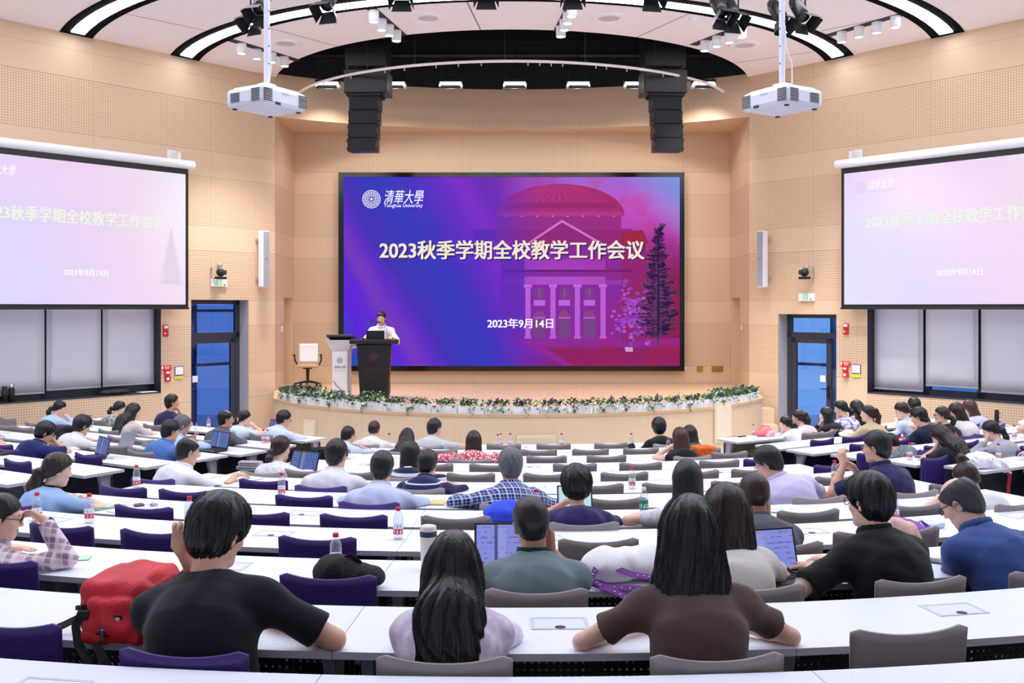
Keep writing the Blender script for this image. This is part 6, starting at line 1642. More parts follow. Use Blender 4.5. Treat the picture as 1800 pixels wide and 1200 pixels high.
person('F6', 331, 767, ('person in a white shirt reaching right', 'with thinning black hair, left aisle side'), hair='ring', cm=c_('white_shirt', WHITE), collar='shirt', armR=((.40, .46, .80), 'curl', (.5, 1, 0)), armL='table', hyaw=-.62, hpitch=.22, twist=-.25, glasses='steel', skin='b', sleeve='half', wide=1.04)
person('F6', 592, 771, ('person in a white polo shirt', 'with dark stripes round the collar'), hair='short', vol=1.25, cm=c_('white_polo', (226, 224, 230)), collar='polo', tip=mat('navy_piping', (40, 48, 84), .7), hyaw=-.2, hpitch=.12, armL='table', armR='table', build=1.2, wide=1.12, skin='b', sleeve='half', top='polo_shirt')
person('F6', 752, 790, ('person in a navy polo shirt with thin white stripes', 'sitting mid-hall'), hair='short', vol=1.2, cm=c_('navy_striped_polo', (34, 40, 84), 'stripes', (214, 218, 232), sc=1.25), collar='polo', hyaw=-.2, hpitch=.2, armL='fold', armR='table', skin='b', wide=1.04, sleeve='half', top='polo_shirt')
person('F5', 494, 765, ('person in a white textured blouse', 'with a low dark ponytail before an open laptop'), fem=True, hair='lowpony', hc='b', hlen=.2, cm=c_('white_textured_blouse', (232, 232, 232), 'tweed', (214, 216, 220), sc=.4), hyaw=-.35, hpitch=.15, sleeve='half', armL='type', armR='type', glasses='steel', vol=1.5, skin='a', top='blouse')
person('F5', 722, 775, ('person in a navy top with broad white stripes', 'and a black bob'), fem=True, hair='bob', cm=c_('broad_striped_top', (28, 34, 66), 'wide', (214, 216, 228)), collar='wide', hpitch=.1, vol=1.1, hl=1.15, skin='a', sleeve='half')
person('F3', 833, 757, ('person in a red and white print blouse', 'with a dark bob'), fem=True, hair='bob', hc='b', cm=c_('red_print_blouse', (196, 70, 82), 'print', (240, 222, 224), sc=1.1), sleeve='long', loose=.03, armL='tablewide', armR='tablewide', hl=1.1, skin='a', top='blouse', vol=1.1)
person('F3', 1195, 751, ('person in a sleeveless black top with blue pattern', 'and red-brown hair'), fem=True, hair='shoulder', hc='r', cm=c_('black_blue_dress', (18, 18, 24), 'lower', (30, 110, 180), (200, 220, 236)), sleeve='none', armL='phone', armR='table', hl=1.0, skin='a', vol=1.1)
person('F2', 612, 747, ('person in a pale blue shirt with balding head', 'two rows from the stage'), hair='ring', cm=c_('pale_blue_shirt', (198, 214, 240)), collar='shirt', hyaw=-.3, hpitch=.25, glasses='black', skin='b', sleeve='half')
person('F2', 716, 752, ('person in a navy top with long black hair', 'in the second middle row'), fem=True, hair='long', hlen=.2, cm=c_('navy_top', (34, 38, 66)), skin='a')
person('F2', 1212, 747, ('person in a green top', 'with a black bob beside the black jacket'), fem=True, hair='bob', cm=c_('green_top', (22, 92, 76)), hyaw=.1, skin='a', vol=1.1)
person('F1', 658, 738, ('person in an off-white shirt with cropped hair', 'in the front row'), hair='crop', hc='b', cm=c_('off_white_shirt', (226, 222, 222)), collar='shirt', skin='b', wide=1.08, hyaw=-.05)
person('F1', 764, 735, ('person in a light grey shirt', 'with short black hair turned right, front row'), hair='short', vol=1.2, cm=c_('light_grey_shirt', (196, 198, 200)), collar='shirt', hyaw=-.6, skin='b', lean=.3, armR='tablewide')
person('F1', 1158, 735, ('person in a black jacket', 'with short full black hair, front row'), fem=True, size=.97, hair='full', vol=1.5, cm=c_('black_jacket', (20, 20, 24)), sleeve='long', armL=((-.36, .3, .79), 'flat'), loose=.022, skin='a', top='jacket', hyaw=-.1)
# left block
person('L2', 105, 703, ('person in a light blue hoodie', 'with a ponytail, nearest the left window'), fem=True, hair='lowpony', hlen=.2, hood=True, cm=c_('light_blue_hoodie', (176, 200, 236)), sleeve='long', hyaw=-.55, hpitch=.4, lean=.3, skin='a', top='hoodie', armR='phone')
person('L1', 210, 704, ('person in a black and white tweed top', 'with a low ponytail, head bowed'), fem=True, hair='lowpony', hlen=.22, cm=c_('tweed_top', (196, 194, 190), 'tweed', (64, 64, 70), sc=.7), hyaw=-.4, hpitch=.45, lean=.3, sleeve='half', skin='a')
person('L2', 235, 708, ('person in a beige blouse', 'with very long straight black hair'), fem=True, hair='long', hlen=.3, cm=c_('beige_blouse', (214, 196, 190)), hyaw=-.6, hpitch=.25, sleeve='half', lean=.3, skin='a', top='blouse')
person('L1', 303, 692, ('person in a dark navy T-shirt', 'with hand at the chin, beside the left door'), hair='short', vol=1.1, cm=c_('dark_navy_tee', (36, 38, 74)), armR='chin', hyaw=-.6, hpitch=.0, skin='c', top='t_shirt')
person('L4', 145, 730, ('person in a white cotton jacket', 'with a black bowl haircut'), hair='full', vol=1.3, cm=c_('white_cotton_jacket', (226, 224, 226)), sleeve='long', hyaw=-.2, hpitch=.3, skin='b', collar='shirt', top='jacket')
person('L5', 80, 741, ('person in a navy polo with white collar tip', 'and glasses, holding a phone'), hair='full', vol=1.2, cm=c_('navy_polo', (30, 38, 96)), collar='polo', tip=mat('white_piping', (220, 222, 220), .7), glasses='black', armL='phone', armR='phone', hyaw=-.55, hpitch=.35, lean=.25, skin='b', sleeve='half', top='polo_shirt')
person('L4', 300, 737, ('person in a denim blue shirt', 'with short black hair, in the left block'), hair='short', vol=1.15, cm=c_('denim_shirt', (84, 118, 184)), collar='shirt', armR='table', hyaw=-.25, hpitch=.25, lean=.3, build=1.1, wide=1.08, skin='b', sleeve='half')
person('L3', 320, 729, ('person in a pale check shirt', 'with grey hair, before a blue laptop screen'), hair='full', hc='g', vol=.8, cm=c_('pale_check_shirt', (176, 196, 232), 'plaid', (226, 232, 244), (130, 150, 206), .5), collar='shirt', armR='tablewide', hyaw=-.5, hpitch=.25, lean=.28, skin='c', sleeve='long')
person('L2', 397, 719, ('person in a charcoal polo shirt', 'with thinning hair and glasses'), hair='ring', cm=c_('charcoal_polo', (92, 96, 106)), collar='polo', glasses='steel', armL='fold', armR='fold', hyaw=-.55, hpitch=.1, skin='c', sleeve='half', wide=1.06, lean=.28, top='polo_shirt')
person('L1', 430, 720, ('person in a pale blue T-shirt', 'with a ponytail in a white hair tie'), fem=True, hair='lowpony', hlen=.18, tie=W_TIE, cm=c_('pale_blue_tee', (204, 218, 236)), armR='phone', hyaw=-.5, hpitch=.25, lean=.28, skin='a', top='t_shirt')
person('L1', 499, 720, ('person in a pale striped shirt', 'with glasses, writing at the front left corner'), hair='short', vol=1.1, cm=c_('pale_striped_shirt', (204, 216, 242)), collar='shirt', glasses='black', armR='write', armL='table', hyaw=-.5, hpitch=.3, lean=.34, skin='b', sleeve='half')
person('L5', -24, 740, ('person holding a black phone', 'cut off by the left picture edge'), hair='short', cm=c_('white_top', WHITE), armR=((.18, .38, .84), 'curl', (.5, 1, .2)), armL=((.10, .40, .80), 'curl', (.6, 1, 0)), hyaw=-.3, hpitch=.4, lean=.6, skin='b')
# right block
person('R1', 1381, 730, ('person in a white top', 'with a low black ponytail, front right'), fem=True, hair='lowpony', hlen=.26, pk=1.3, cm=c_('white_top', WHITE), armL='chin', hyaw=.5, hpitch=.2, sleeve='long', lean=.58, skin='a')
person('R1', 1403, 719, ('person in a dusty pink top', 'with a brown ponytail, front right'), fem=True, hair='pony', hc='b', hlen=.32, pk=1.2, cm=c_('dusty_pink_top', (220, 192, 198)), armL='chin', hyaw=.5, hpitch=.15, sleeve='long', lean=.45, skin='a', tie=mat('olive_hair_tie', (110, 116, 70), .7))
person('R1', 1452, 715, ('person in a black blazer', 'with straight black hair and hand at the chin'), fem=True, hair='shoulder', cm=c_('black_blazer', (18, 18, 24)), armL='chin', sleeve='long', hyaw=.6, hpitch=.05, lean=.45, skin='a', top='blazer')
person('R1', 1478, 703, ('person in a white and violet floral shirt', 'beside the right door'), fem=True, size=.97, hair='lowpony', hlen=.1, cm=c_('floral_shirt', (222, 220, 232), 'floral', (128, 120, 172), sc=1.3), armL='chin', hyaw=.6, hpitch=.3, lean=.3, sleeve='half', skin='a')
person('R1', 1505, 703, ('person with long black hair', 'half hidden behind a beige blazer'), fem=True, hair='long', hlen=.2, cm=c_('black_top', (22, 22, 28)), hyaw=.3, hpitch=.3, skin='a')
person('R2', 1525, 711, ('person in a beige blazer', 'with a brown ponytail, right block'), fem=True, hair='pony', hc='b', hlen=.30, pk=1.1, cm=c_('beige_blazer', (206, 180, 146)), sleeve='long', hyaw=.6, hpitch=.1, loose=.02, skin='a', armL='table', top='blazer')
person('R2', 1585, 706, ('person in a blue-grey long-sleeved shirt', 'with pinned-up brown hair'), fem=True, hair='lowpony', hlen=.07, vol=1.5, hc='b', cm=c_('blue_grey_shirt', (190, 200, 228)), sleeve='long', hyaw=.6, hpitch=.45, lean=.35, skin='a', armL=((-.3, .4, .8), 'flat'))
person('R1', 1606, 698, ('person with a black bob', 'against the right window wall'), fem=True, hair='bob', cm=c_('black_top', (22, 22, 28)), hyaw=.1, skin='a', vol=1.1)
person('R3', 1615, 715, ('person in a navy T-shirt holding a phone', 'hand at the mouth'), hair='short', vol=1.2, cm=c_('dark_navy_tee2', (24, 30, 60)), armL='chin', armR='phone', hyaw=.45, hpitch=.4, lean=.3, skin='b', top='t_shirt')
person('R3', 1655, 713, ('person in a black T-shirt and glasses', 'with hand at the mouth, right block'), fem=True, hair='lowpony', hc='b', hlen=.12, cm=c_('black_tee', (24, 26, 33)), glasses='black', armL='chin', hyaw=.7, hpitch=.1, skin='a', top='t_shirt')
person('R3', 1681, 708, ('person in a cream fluffy jumper', 'with wavy dark hair'), fem=True, hair='shoulder', hc='b', cm=c_('cream_jumper', (230, 222, 222)), sleeve='long', hyaw=.8, hpitch=.35, loose=.03, skin='a', vol=1.3, top='jumper')
person('R2', 1704, 703, ('person in a blue-grey hoodie', 'with reddish-brown hair by the window wall'), fem=True, hair='shoulder', hc='r', hood=True, cm=c_('blue_grey_hoodie', (178, 184, 206)), sleeve='long', hyaw=.7, hpitch=.35, lean=.32, skin='a', top='hoodie', vol=1.2)
person('R5', 1652, 746, ('person in a black T-shirt resting a bowed head', 'on one hand, long brown hair'), fem=True, hair='long', hc='b', hlen=.26, cm=c_('black_tee3', (26, 28, 36)), armL='brow', armR='fold', hyaw=.45, hpitch=.62, lean=.3, skin='a', top='t_shirt')
person('R5', 1742, 738, ('person in a grey cardigan', 'with a black ponytail, forehead on hand'), fem=True, hair='lowpony', hlen=.34, cm=c_('grey_cardigan', (172, 168, 176)), armL='brow', armR='table', sleeve='long', hyaw=.5, hpitch=.5, lean=.34, skin='a', top='cardigan')
person('R4', 1566, 762, ('person in a mottled grey jacket', 'almost hidden behind the dark navy polo shirt'), hair='short', cm=c_('mottled_grey', (128, 130, 138), 'tweed', (90, 92, 100), sc=.6), sleeve='long', hyaw=.3, hpitch=.5, lean=.45, skin='b', top='jacket')
person('R4', 1822, 720, ('person with a phone', 'cut off by the right picture edge, upper one'), hair='short', cm=c_('black_top', (22, 22, 28)), armL=((-.2, .3, .96), 'curl', (-.6, .6, .5)), armR='phone', hyaw=.4, hpitch=.3, lean=.5, skin='b')
person('R6', 1838, 752, ('person in a teal dress', 'with a wristwatch, cut off by the right picture edge'), fem=True, hair='shoulder', cm=c_('teal_dress', (24, 150, 160)), armL=((-.22, .36, .82), 'curl', (-.5, .8, .1)), armR=((-.1, .4, .80), 'curl', (-.6, .8, .1)), sleeve='half', hyaw=.5, hpitch=.35, lean=.5, skin='a', top='dress', pm=c_('teal_dress', (24, 150, 160)))
# the speaker on the stage
def speaker():
    Y = 19.5; px = 669; sp = dict(SPEC0); sp.update(hipz=.90, stand=True, h=.008, hair='short', vol=1.1, glasses='steel', collar='shirt', cm=c_('white_shirt', WHITE), lean=.10, hunch=.4, hpitch=.15,
        armL=((-.24, .40, 1.20), 'flat', (.2, 1, -.1)), armR=((.24, .40, 1.20), 'flat', (-.2, 1, -.1)), skin='b', sleeve='half')
    sp['_s'] = 1.0
    t = empty('person', ((px - CX) * Y / F + .03, Y, SZ), math.pi, 'person in a white short-sleeved shirt and glasses speaking at the black lectern', 'person')
    build_person(sp, t)
    return t
speaker()

def watch(pers, side, m1, m2):
    t, K, arms, sp = pers; S, E, Wr, hd, n, hm, sg = arms[side]; d = unit(Wr - E); c = Wr - d * .025
    M = Matrix.Translation(c) @ Vector(d).to_track_quat('Z', 'Y').to_matrix().to_4x4()
    b = MB(); b.tube([M @ Vector((.029 * math.cos(q), .029 * math.sin(q), 0)) for q in np.linspace(0, 6.283, 19)], .007, 6, caps=False); b.build('watch_strap', m1, t)
    o = -unit(n); p = Vector(c + o * .034); M = Matrix.Translation(p) @ Vector(o).to_track_quat('Z', 'Y').to_matrix().to_4x4()
    b = MB(); b.lathe([(.019, -.005), (.019, .004), (.016, .006), (0, .006)], 18, M=M); b.build('watch_case', m2, t)
watch(plaid, 'r', mat('cream_strap', (226, 216, 206), .5), M_BLACKPL)
# ------------------------------------------------------------------ things on the tables
def table_hit(px, py, key=None, tol=.02):
    """where the photo's pixel lands on a table top -> point, row, heading"""
    best = None
    for k, r in ROWS.items():
        if key and k != key: continue
        Y = F * (CZ - r.zt) / (py - HY); X = (px - CX) * Y / F
        if r.kind == 'C':
            if not (r.x0 - tol < X < r.x1 + tol) and not key: continue
            v = Y - (r.d + AR - math.sqrt(AR * AR - min(X * X, 80))); rz = math.asin(max(-.9, min(.9, X / AR)))
        else:
            dx, dy = r.s * SD.x, SD.y; u = (X - r.p.x) * dx + (Y - r.p.y) * dy; v = -(X - r.p.x) * r.s * dy + (Y - r.p.y) * SD.x
            if not (-tol < u < r.len + tol) and not key: continue
            rz = r.s * math.atan2(SD.y, SD.x)
        td = TD if r.kind == 'C' else TDS; e = max(0, .05 - v, v - td + .05)
        if best is None or e < best[0] - 1e-6 or (e == best[0] and Y < best[1].y): best = (e, Vector((X, Y, r.zt)), k, rz, v, td)
    if best is None:
        print('no table under', px, py); return table_hit(px, py, None, tol + .25)
    e, p, k, rz, v, td = best
    if e > 0:      # nudge onto the top
        sh = (.05 - v) if v < .05 else (td - .05 - v)
        p = p + Vector((-math.sin(rz) * sh, math.cos(rz) * sh, 0))
    p.z += .0035
    return p, k, rz

# bottles
M_CLEAR = None
def clear_mat(name, tint=(.93, .95, .97), white=.12):
    m, N, L, b = newmat(name)
    t = N.new('ShaderNodeBsdfTransparent'); t.inputs[0].default_value = (*tint, 1); g = N.new('ShaderNodeBsdfGlossy'); g.inputs['Roughness'].default_value = .08
    d = N.new('ShaderNodeBsdfDiffuse'); d.inputs[0].default_value = (.85, .87, .9, 1)
    lw = N.new('ShaderNodeLayerWeight'); lw.inputs[0].default_value = .35
    m1 = N.new('ShaderNodeMixShader'); m1.inputs[0].default_value = white; L.new(t.outputs[0], m1.inputs[1]); L.new(d.outputs[0], m1.inputs[2])
    m2 = N.new('ShaderNodeMixShader'); mt = N.new('ShaderNodeMath'); mt.operation = 'MULTIPLY'; mt.inputs[1].default_value = .55; L.new(lw.outputs['Facing'], mt.inputs[0])
    L.new(mt.outputs[0], m2.inputs[0]); L.new(m1.outputs[0], m2.inputs[1]); L.new(g.outputs[0], m2.inputs[2]); L.new(m2.outputs[0], N['Material Output'].inputs[0]); return m
M_CLEAR = clear_mat('clear_bottle_plastic')
def label_mat(name, c1, c2, split):
    m, N, L, b = newmat(name); g = NG(m); x, y, z, vec = g.xyz()
    a = g.math('ARCTAN2', y, x); blk = g.math('FRACT', g.math('MULTIPLY', a, 1.4)); bz = g.math('ABSOLUTE', g.math('SUBTRACT', z, split[1]))
    n = g.noise(vec, 160, 1)
    wr = g.math('MULTIPLY', g.math('MULTIPLY', g.math('LESS_THAN', bz, split[2]), g.math('LESS_THAN', blk, .55)), g.math('GREATER_THAN', n, .48))
    col = g.mix(g.math('GREATER_THAN', z, split[0]), lin(c1), lin(c2)); col = g.mix(g.math('MULTIPLY', wr, g.math('LESS_THAN', z, split[0])), col, lin((245, 240, 242)))
    mk = g.math('MULTIPLY', g.math('MULTIPLY', g.math('GREATER_THAN', z, split[0] + .008), g.math('LESS_THAN', z, split[0] + .026)), g.math('LESS_THAN', g.math('ABSOLUTE', g.math('SUBTRACT', blk, .3)), .09))
    col = g.mix(mk, col, lin((40, 90, 84)))
    L.new(col, b.inputs['Base Color']); b.inputs['Roughness'].default_value = .4; return m
M_LABR = label_mat('red_and_white_label', (206, 32, 44), (232, 232, 236), (.062, .045, .011)); M_LABG = label_mat('green_label', (20, 120, 96), (24, 126, 100), (.10, .06, .014)); M_LABB = label_mat('blue_label', (80, 160, 200), (200, 220, 235), (.07, .05, .01))
M_GCAP = mat('white_cap', (224, 228, 232), .35)
def bottle_parts(lab, cap):
    b = MB(); b.lathe([(.022, 0), (.029, .004), (.030, .02), (.0285, .026), (.030, .032), (.030, .112), (.0285, .118), (.030, .124), (.026, .142), (.016, .160), (.0125, .166), (.0125, .172)], 20); bd = b.mesh('bottle_body', M_CLEAR)
    b = MB(); b.lathe([(.0148, .168), (.0152, .170), (.0152, .186), (.014, .188), (0, .188)], 18); cp = b.mesh('cap', cap)
    b = MB(); b.lathe([(.0306, .030), (.0306, .084 if lab is not M_LABG else .10)], 22); lb = b.mesh('label', lab)
    return (('bottle_body', bd), ('cap', cp), ('label', lb))
BOT = {'red': bottle_parts(M_LABR, M_RED), 'green': bottle_parts(M_LABG, M_GCAP), 'blue': bottle_parts(M_LABB, M_GCAP)}
def bottle(px, py, where, kind='red', key=None):
    p, k, rz = table_hit(px, py, key)
    t = empty('water_bottle', p, rnd.uniform(0, 6.2), ('red-labelled water bottle ' if kind == 'red' else '%s-labelled water bottle ' % kind) + where, 'bottle', kind + ' labelled water bottles')
    for nm, me in BOT[kind]: link(bpy.data.objects.new(nm, me), t)
for a in [(65, 917, 'left of the pair behind the sky-blue top', 'red', 'F9'), (157, 919, 'right of the pair behind the sky-blue top', 'red', 'F9'), (240, 857, 'alone at the left end of the seventh middle row'), (333, 925, 'just left of the thick black hair', 'red', 'F9'),
          (495, 873, 'behind the row of the white polo shirt, left of it', 'red', 'F7'), (553, 832, 'beside the laptop of the white blouse', 'red', 'F5'), (700, 947, 'standing on a table panel left of the lilac blouse', 'red', 'F9'), (590, 1003, 'half behind the small black bag', 'red', 'F10'),
          (1111, 859, 'alone in the sixth middle row', 'red', 'F6'), (1132, 904, 'and white cap beside the white fluffy top', 'green', 'F8'), (1572, 920, 'behind the violet tote bag', 'red', 'F9'), (943, 908, 'hidden by the cropped head of the polo wearer', 'red', 'F8'),
          (875, 788, 'left one of the front-row pair'), (880, 786, 'right one of the front-row pair'), (897, 786, 'just right of the front-row pair'), (987, 786, 'in the front row at the right of the air grille'), (1110, 786, 'in the front row left of the black jacket'), (684, 786, 'in the front row beside the off-white shirt', 'red', 'F1'), (1176, 797, 'half hidden by the red-brown hair', 'red', 'F2'),
          (463, 779, 'left of the pair before the pale striped shirt'), (470, 779, 'right of the pair before the pale striped shirt'), (444, 759, 'left of the pair beside the pale blue T-shirt'), (450, 759, 'right of the pair beside the pale blue T-shirt'),
          (273, 753, 'left of the pair before the beige blouse'), (279, 753, 'right of the pair before the beige blouse'), (331, 744, 'beside the dark navy T-shirt by the left door'), (374, 753, 'just left of the charcoal polo shirt'), (357, 764, 'above the blue laptop screen in the left block'), (354, 828, 'behind the white shirt reaching right', 'red', 'F6'), (160, 751, 'beside the black bowl haircut'),
          (1314, 766, 'at the front right beside the pink bag'), (1355, 757, 'behind the pink bag'), (1495, 761, 'left of the beige blazer'), (1562, 743, 'between beige blazer and blue-grey shirt'), (1579, 758, 'in front of the blue-grey shirt sleeve'), (1628, 740, 'behind the navy T-shirt with phone'),
          (1696, 768, 'behind the cream fluffy jumper'), (1692, 788, 'behind the bowed black T-shirt'), (1599, 808, 'left of the bowed black T-shirt'), (1755, 810, 'behind the white plastic bag'), (1783, 772, 'near the phone at the right edge'), (1757, 746, 'beside the black thermos flask'), (1467, 846, 'under the raised fist', 'red', 'F6')]: bottle(*a)
bottle(1796, 737, 'at the far right edge near the window wall', 'blue')
p, k, rz = table_hit(1752, 747); bottle_flask(p, 0, .24, .035, M_BLACKPL, M_BLACKPL, 'tall black thermos flask on a table at the far right')
p, k, rz = table_hit(753, 1000, 'F10')
t = empty('travel_cup', p, 0, 'cream travel cup with navy band beside the long black hair', 'cup')
b = MB(); b.lathe([(.032, 0), (.038, .004), (.042, .16), (.042, .165)], 24); b.build('cup_body', mat('cream_cup', (226, 224, 216), .4), t)
b = MB(); b.lathe([(.0435, .165), (.0435, .19), (.040, .192)], 24); b.build('navy_band', mat('navy_band', (40, 54, 92), .4), t)
b = MB(); b.lathe([(.041, .192), (.041, .212), (.036, .218), (0, .219)], 24); b.build('lid', mat('cream_cup', (226, 224, 216), .4), t)

# laptops and tablets
def screen_mat(name, bg, dark, s=.8):
    m, N, L, b = newmat(name); g = NG(m); x, y, z, vec = g.xyz()
    col = g.mix(g.math('MULTIPLY', g.math('LESS_THAN', g.math('ABSOLUTE', g.math('SUBTRACT', x, -.055)), .008), .85), lin(bg), lin(dark))
    ln = g.math('FRACT', g.math('MULTIPLY', z, 38)); row = g.math('LESS_THAN', ln, .3); n = g.noise(vec, 30, 1, (1, 1, 3))
    tx = g.math('MULTIPLY', row, g.math('GREATER_THAN', n, .54)); col = g.mix(g.math('MULTIPLY', tx, .55), col, lin(dark))
    pan = g.math('MULTIPLY', g.math('GREATER_THAN', x, -.045), g.math('LESS_THAN', x, -.005)); col = g.mix(g.math('MULTIPLY', pan, .25), col, lin((190, 196, 240)))
    b.inputs['Base Color'].default_value = (.02, .02, .02, 1); b.inputs['Roughness'].default_value = .25; L.new(col, b.inputs['Emission Color']); b.inputs['Emission Strength'].default_value = s; return m
M_SCR = screen_mat('laptop_picture', (142, 150, 236), (60, 64, 110)); M_SCRD = screen_mat('dim_laptop_picture', (82, 112, 186), (30, 40, 80), .75)
def laptop(px, py, lab, key=None, turn=0.0, colr=None, tilt=18, scr=None, w=.33):
    p, k, rz = table_hit(px, py, key); colr = colr or M_BLACKPL; scr = scr or M_SCR
    t = empty('laptop', p, rz + turn, lab, 'laptop', 'open laptops')
    b = MB(); b.box((0, 0, .009), (w, .23, .016), bev=.004); b.build('keyboard_base', colr, t)
    b = MB()
    for j in range(5):
        for i in range(13): b.box((-w * .43 + i * w * .0717, .075 - j * .019, .018), (w * .06, .014, .004))
    kb = b.build('keys', mat('key_caps', (40, 40, 46), .5), t); kb['kind'] = 'stuff'
    b = MB(); b.box((0, -.068, .0175), (.1, .055, .002)); b.box((w * .4, -.085, .0175), (.02, .02, .002), mi=1); b.build('touchpad', [M_DARKGREY, M_PAPER], t)
    M = Matrix.Translation((0, .112, .018)) @ Matrix.Rotation(R(-tilt), 4, 'X')
    b = MB(); b.box((0, .003, .107), (w, .007, .215), bev=.003, M=M); ld = b.build('lid', colr, t)
    b = MB(); b.box((0, 0, 0), (w - .022, .002, .185)); o = b.build('screen', scr, ld); o.matrix_local = M @ Matrix.Translation((0, -.0022, .112))
    b = MB(); b.tube([(-w * .38, .112, .016), (w * .38, .112, .016)], .007, 8); b.build('hinge', colr, t)
laptop(1374, 1026, 'black laptop with a lit chat window, under typing hands', 'F10', .12, None, 16)
laptop(893, 1012, 'laptop half hidden by the grey-green polo shirt', 'F10', .05, M_DARKGREY, 6)
laptop(517, 838, 'black laptop with a blue screen beside the white blouse', 'F5', -.25, None, 20, M_SCRD)
laptop(158, 806, 'laptop with a blue screen before the navy polo', None, -.3, M_DARKGREY, 14, M_SCRD, .36)
laptop(350, 796, 'laptop with a blue screen between two grey-haired and balding heads', 'L3', -.1, None, 14, M_SCRD, .36)
laptop(473, 766, 'small laptop with a blue screen before the pale striped shirt', 'L1', -.1, None, 14, M_SCRD)
laptop(205, 788, 'silver laptop seen edge-on behind the blue laptop screen', 'L4', -1.25, M_GREYMETAL, 22, M_SCRD)
def slab(px, py, lab, cat, w, d, h, m, key=None, turn=0.0, name=None, screen=None):
    p, k, rz = table_hit(px, py, key)
    b = MB(); b.box((0, 0, h / 2), (w, d, h), bev=min(.004, h * .4)); o = b.build(name or cat.replace(' ', '_'), m, None, p, rz + turn); tag(o, lab, cat)
    if screen: b = MB(); b.box((0, 0, h + .0003), (w * .9, d * .9, .0006)); b.build('screen', screen, o)
    return o
M_PHSCR = mat('dark_phone_glass', (34, 40, 62), .1)
slab(1637, 987, 'blue-cased phone by the elbow of the royal blue shirt', 'phone', .075, .155, .009, mat('blue_phone_case', (86, 124, 176), .4), 'F10', .9, screen=M_PHSCR)
slab(122, 978, 'dark phone on a green card before the pink plaid shirt', 'phone', .075, .15, .009, M_BLACKPL, 'F10', .8, screen=M_PHSCR)
slab(138, 982, 'pale green card beside the dark phone at left', 'card', .12, .09, .002, mat('pale_green_card', (190, 222, 190), .7), 'F10', .4)
slab(386, 783, 'black phone lying beside the blue laptop in the left block', 'phone', .075, .15, .009, M_BLACKPL, 'L3', .6, screen=M_PHSCR)
slab(1620, 804, 'blue-grey phone beside the elbow of the bowed black T-shirt', 'phone', .075, .15, .009, mat('blue_grey_case', (92, 100, 140), .4), 'R5', 1.0, screen=M_PHSCR)
slab(770, 884, 'manila notebook under the writing hand of the light blue shirt', 'notebook', .13, .18, .01, mat('manila_card', (222, 194, 140), .7), 'F7', -.1)
slab(232, 896, 'white sheets under the hand of the sky-blue top', 'paper', .21, .29, .003, M_PAPER, 'F8', -.35)
slab(192, 893, 'green folder edge beside the hand of the sky-blue top', 'folder', .06, .24, .004, mat('green_folder', (120, 184, 140), .6), 'F8', -.35)
slab(218, 903, 'red lanyard strip lying by the white sheets', 'lanyard', .16, .02, .003, M_RED, 'F8', -.1)
slab(1136, 811, 'white sheet before the sleeveless black top', 'paper', .2, .28, .003, M_PAPER, 'F3', .1)
slab(1289, 770, 'maroon folder on the front table of the right block', 'folder', .32, .22, .012, mat('maroon_folder', (120, 26, 46), .6), 'R1', .2)
slab(1294, 768, 'dark pen case lying on the maroon folder', 'pen case', .16, .04, .014, M_BLACKPL, 'R1', .1).location.z += .013
slab(1580, 770, 'red notebook under the phone of the navy T-shirt', 'notebook', .16, .22, .01, M_RED, 'R3', .4)
slab(360, 838, 'sheets under the arm of the white shirt reaching right', 'paper', .21, .29, .003, M_PAPER, 'F6', -.2)
slab(436, 843, 'white notebook under the outstretched hand near the left aisle', 'notebook', .18, .24, .008, M_PAPER, 'F6', -.3)
slab(184, 780, 'two printed sheets on the fifth left table', 'paper', .21, .29, .003, M_PAPER, 'L5', -.3)
slab(1286, 800, 'dark tablet lying behind the orange bag', 'tablet', .25, .18, .008, M_BLACKPL, 'F3', .2)
slab(1630, 925, 'small stack of blue-edged books left of the royal blue shirt', 'book', .12, .17, .03, mat('blue_edged_book', (206, 214, 232), .6), 'F9', .3)
slab(283, 751, 'white sheets before the beige blouse', 'paper', .21, .29, .004, M_PAPER, None, -.5)
slab(1446, 847, 'folded dark cloth on a table by the lilac shirt', 'cloth', .22, .10, .02, M_BLACK, 'F6', .1)
# tablet stood up before the violet T-shirt
p, k, rz = table_hit(1012, 907, 'F8'); t = empty('tablet', p + Vector((0, .06, .006)), rz, 'upright tablet with a bright picture before the dark violet T-shirt', 'tablet')
M = Matrix.Rotation(R(-14), 4, 'X'); b = MB(); b.box((0, 0, .10), (.25, .009, .185), bev=.003, M=M); b.build('tablet_case', mat('navy_case', (34, 40, 84), .4), t)
b = MB(); b.box((0, 0, 0), (.228, .002, .165)); o = b.build('screen', emit('tablet_picture', (186, 226, 236), .95), t); o.matrix_local = M @ Matrix.Translation((0, -.0052, .10))
b = MB(); b.box((.0, .04, .03), (.2, .06, .006), M=Matrix.Rotation(R(40), 4, 'X')); b.build('stand_flap', mat('navy_case', (34, 40, 84), .4), t)

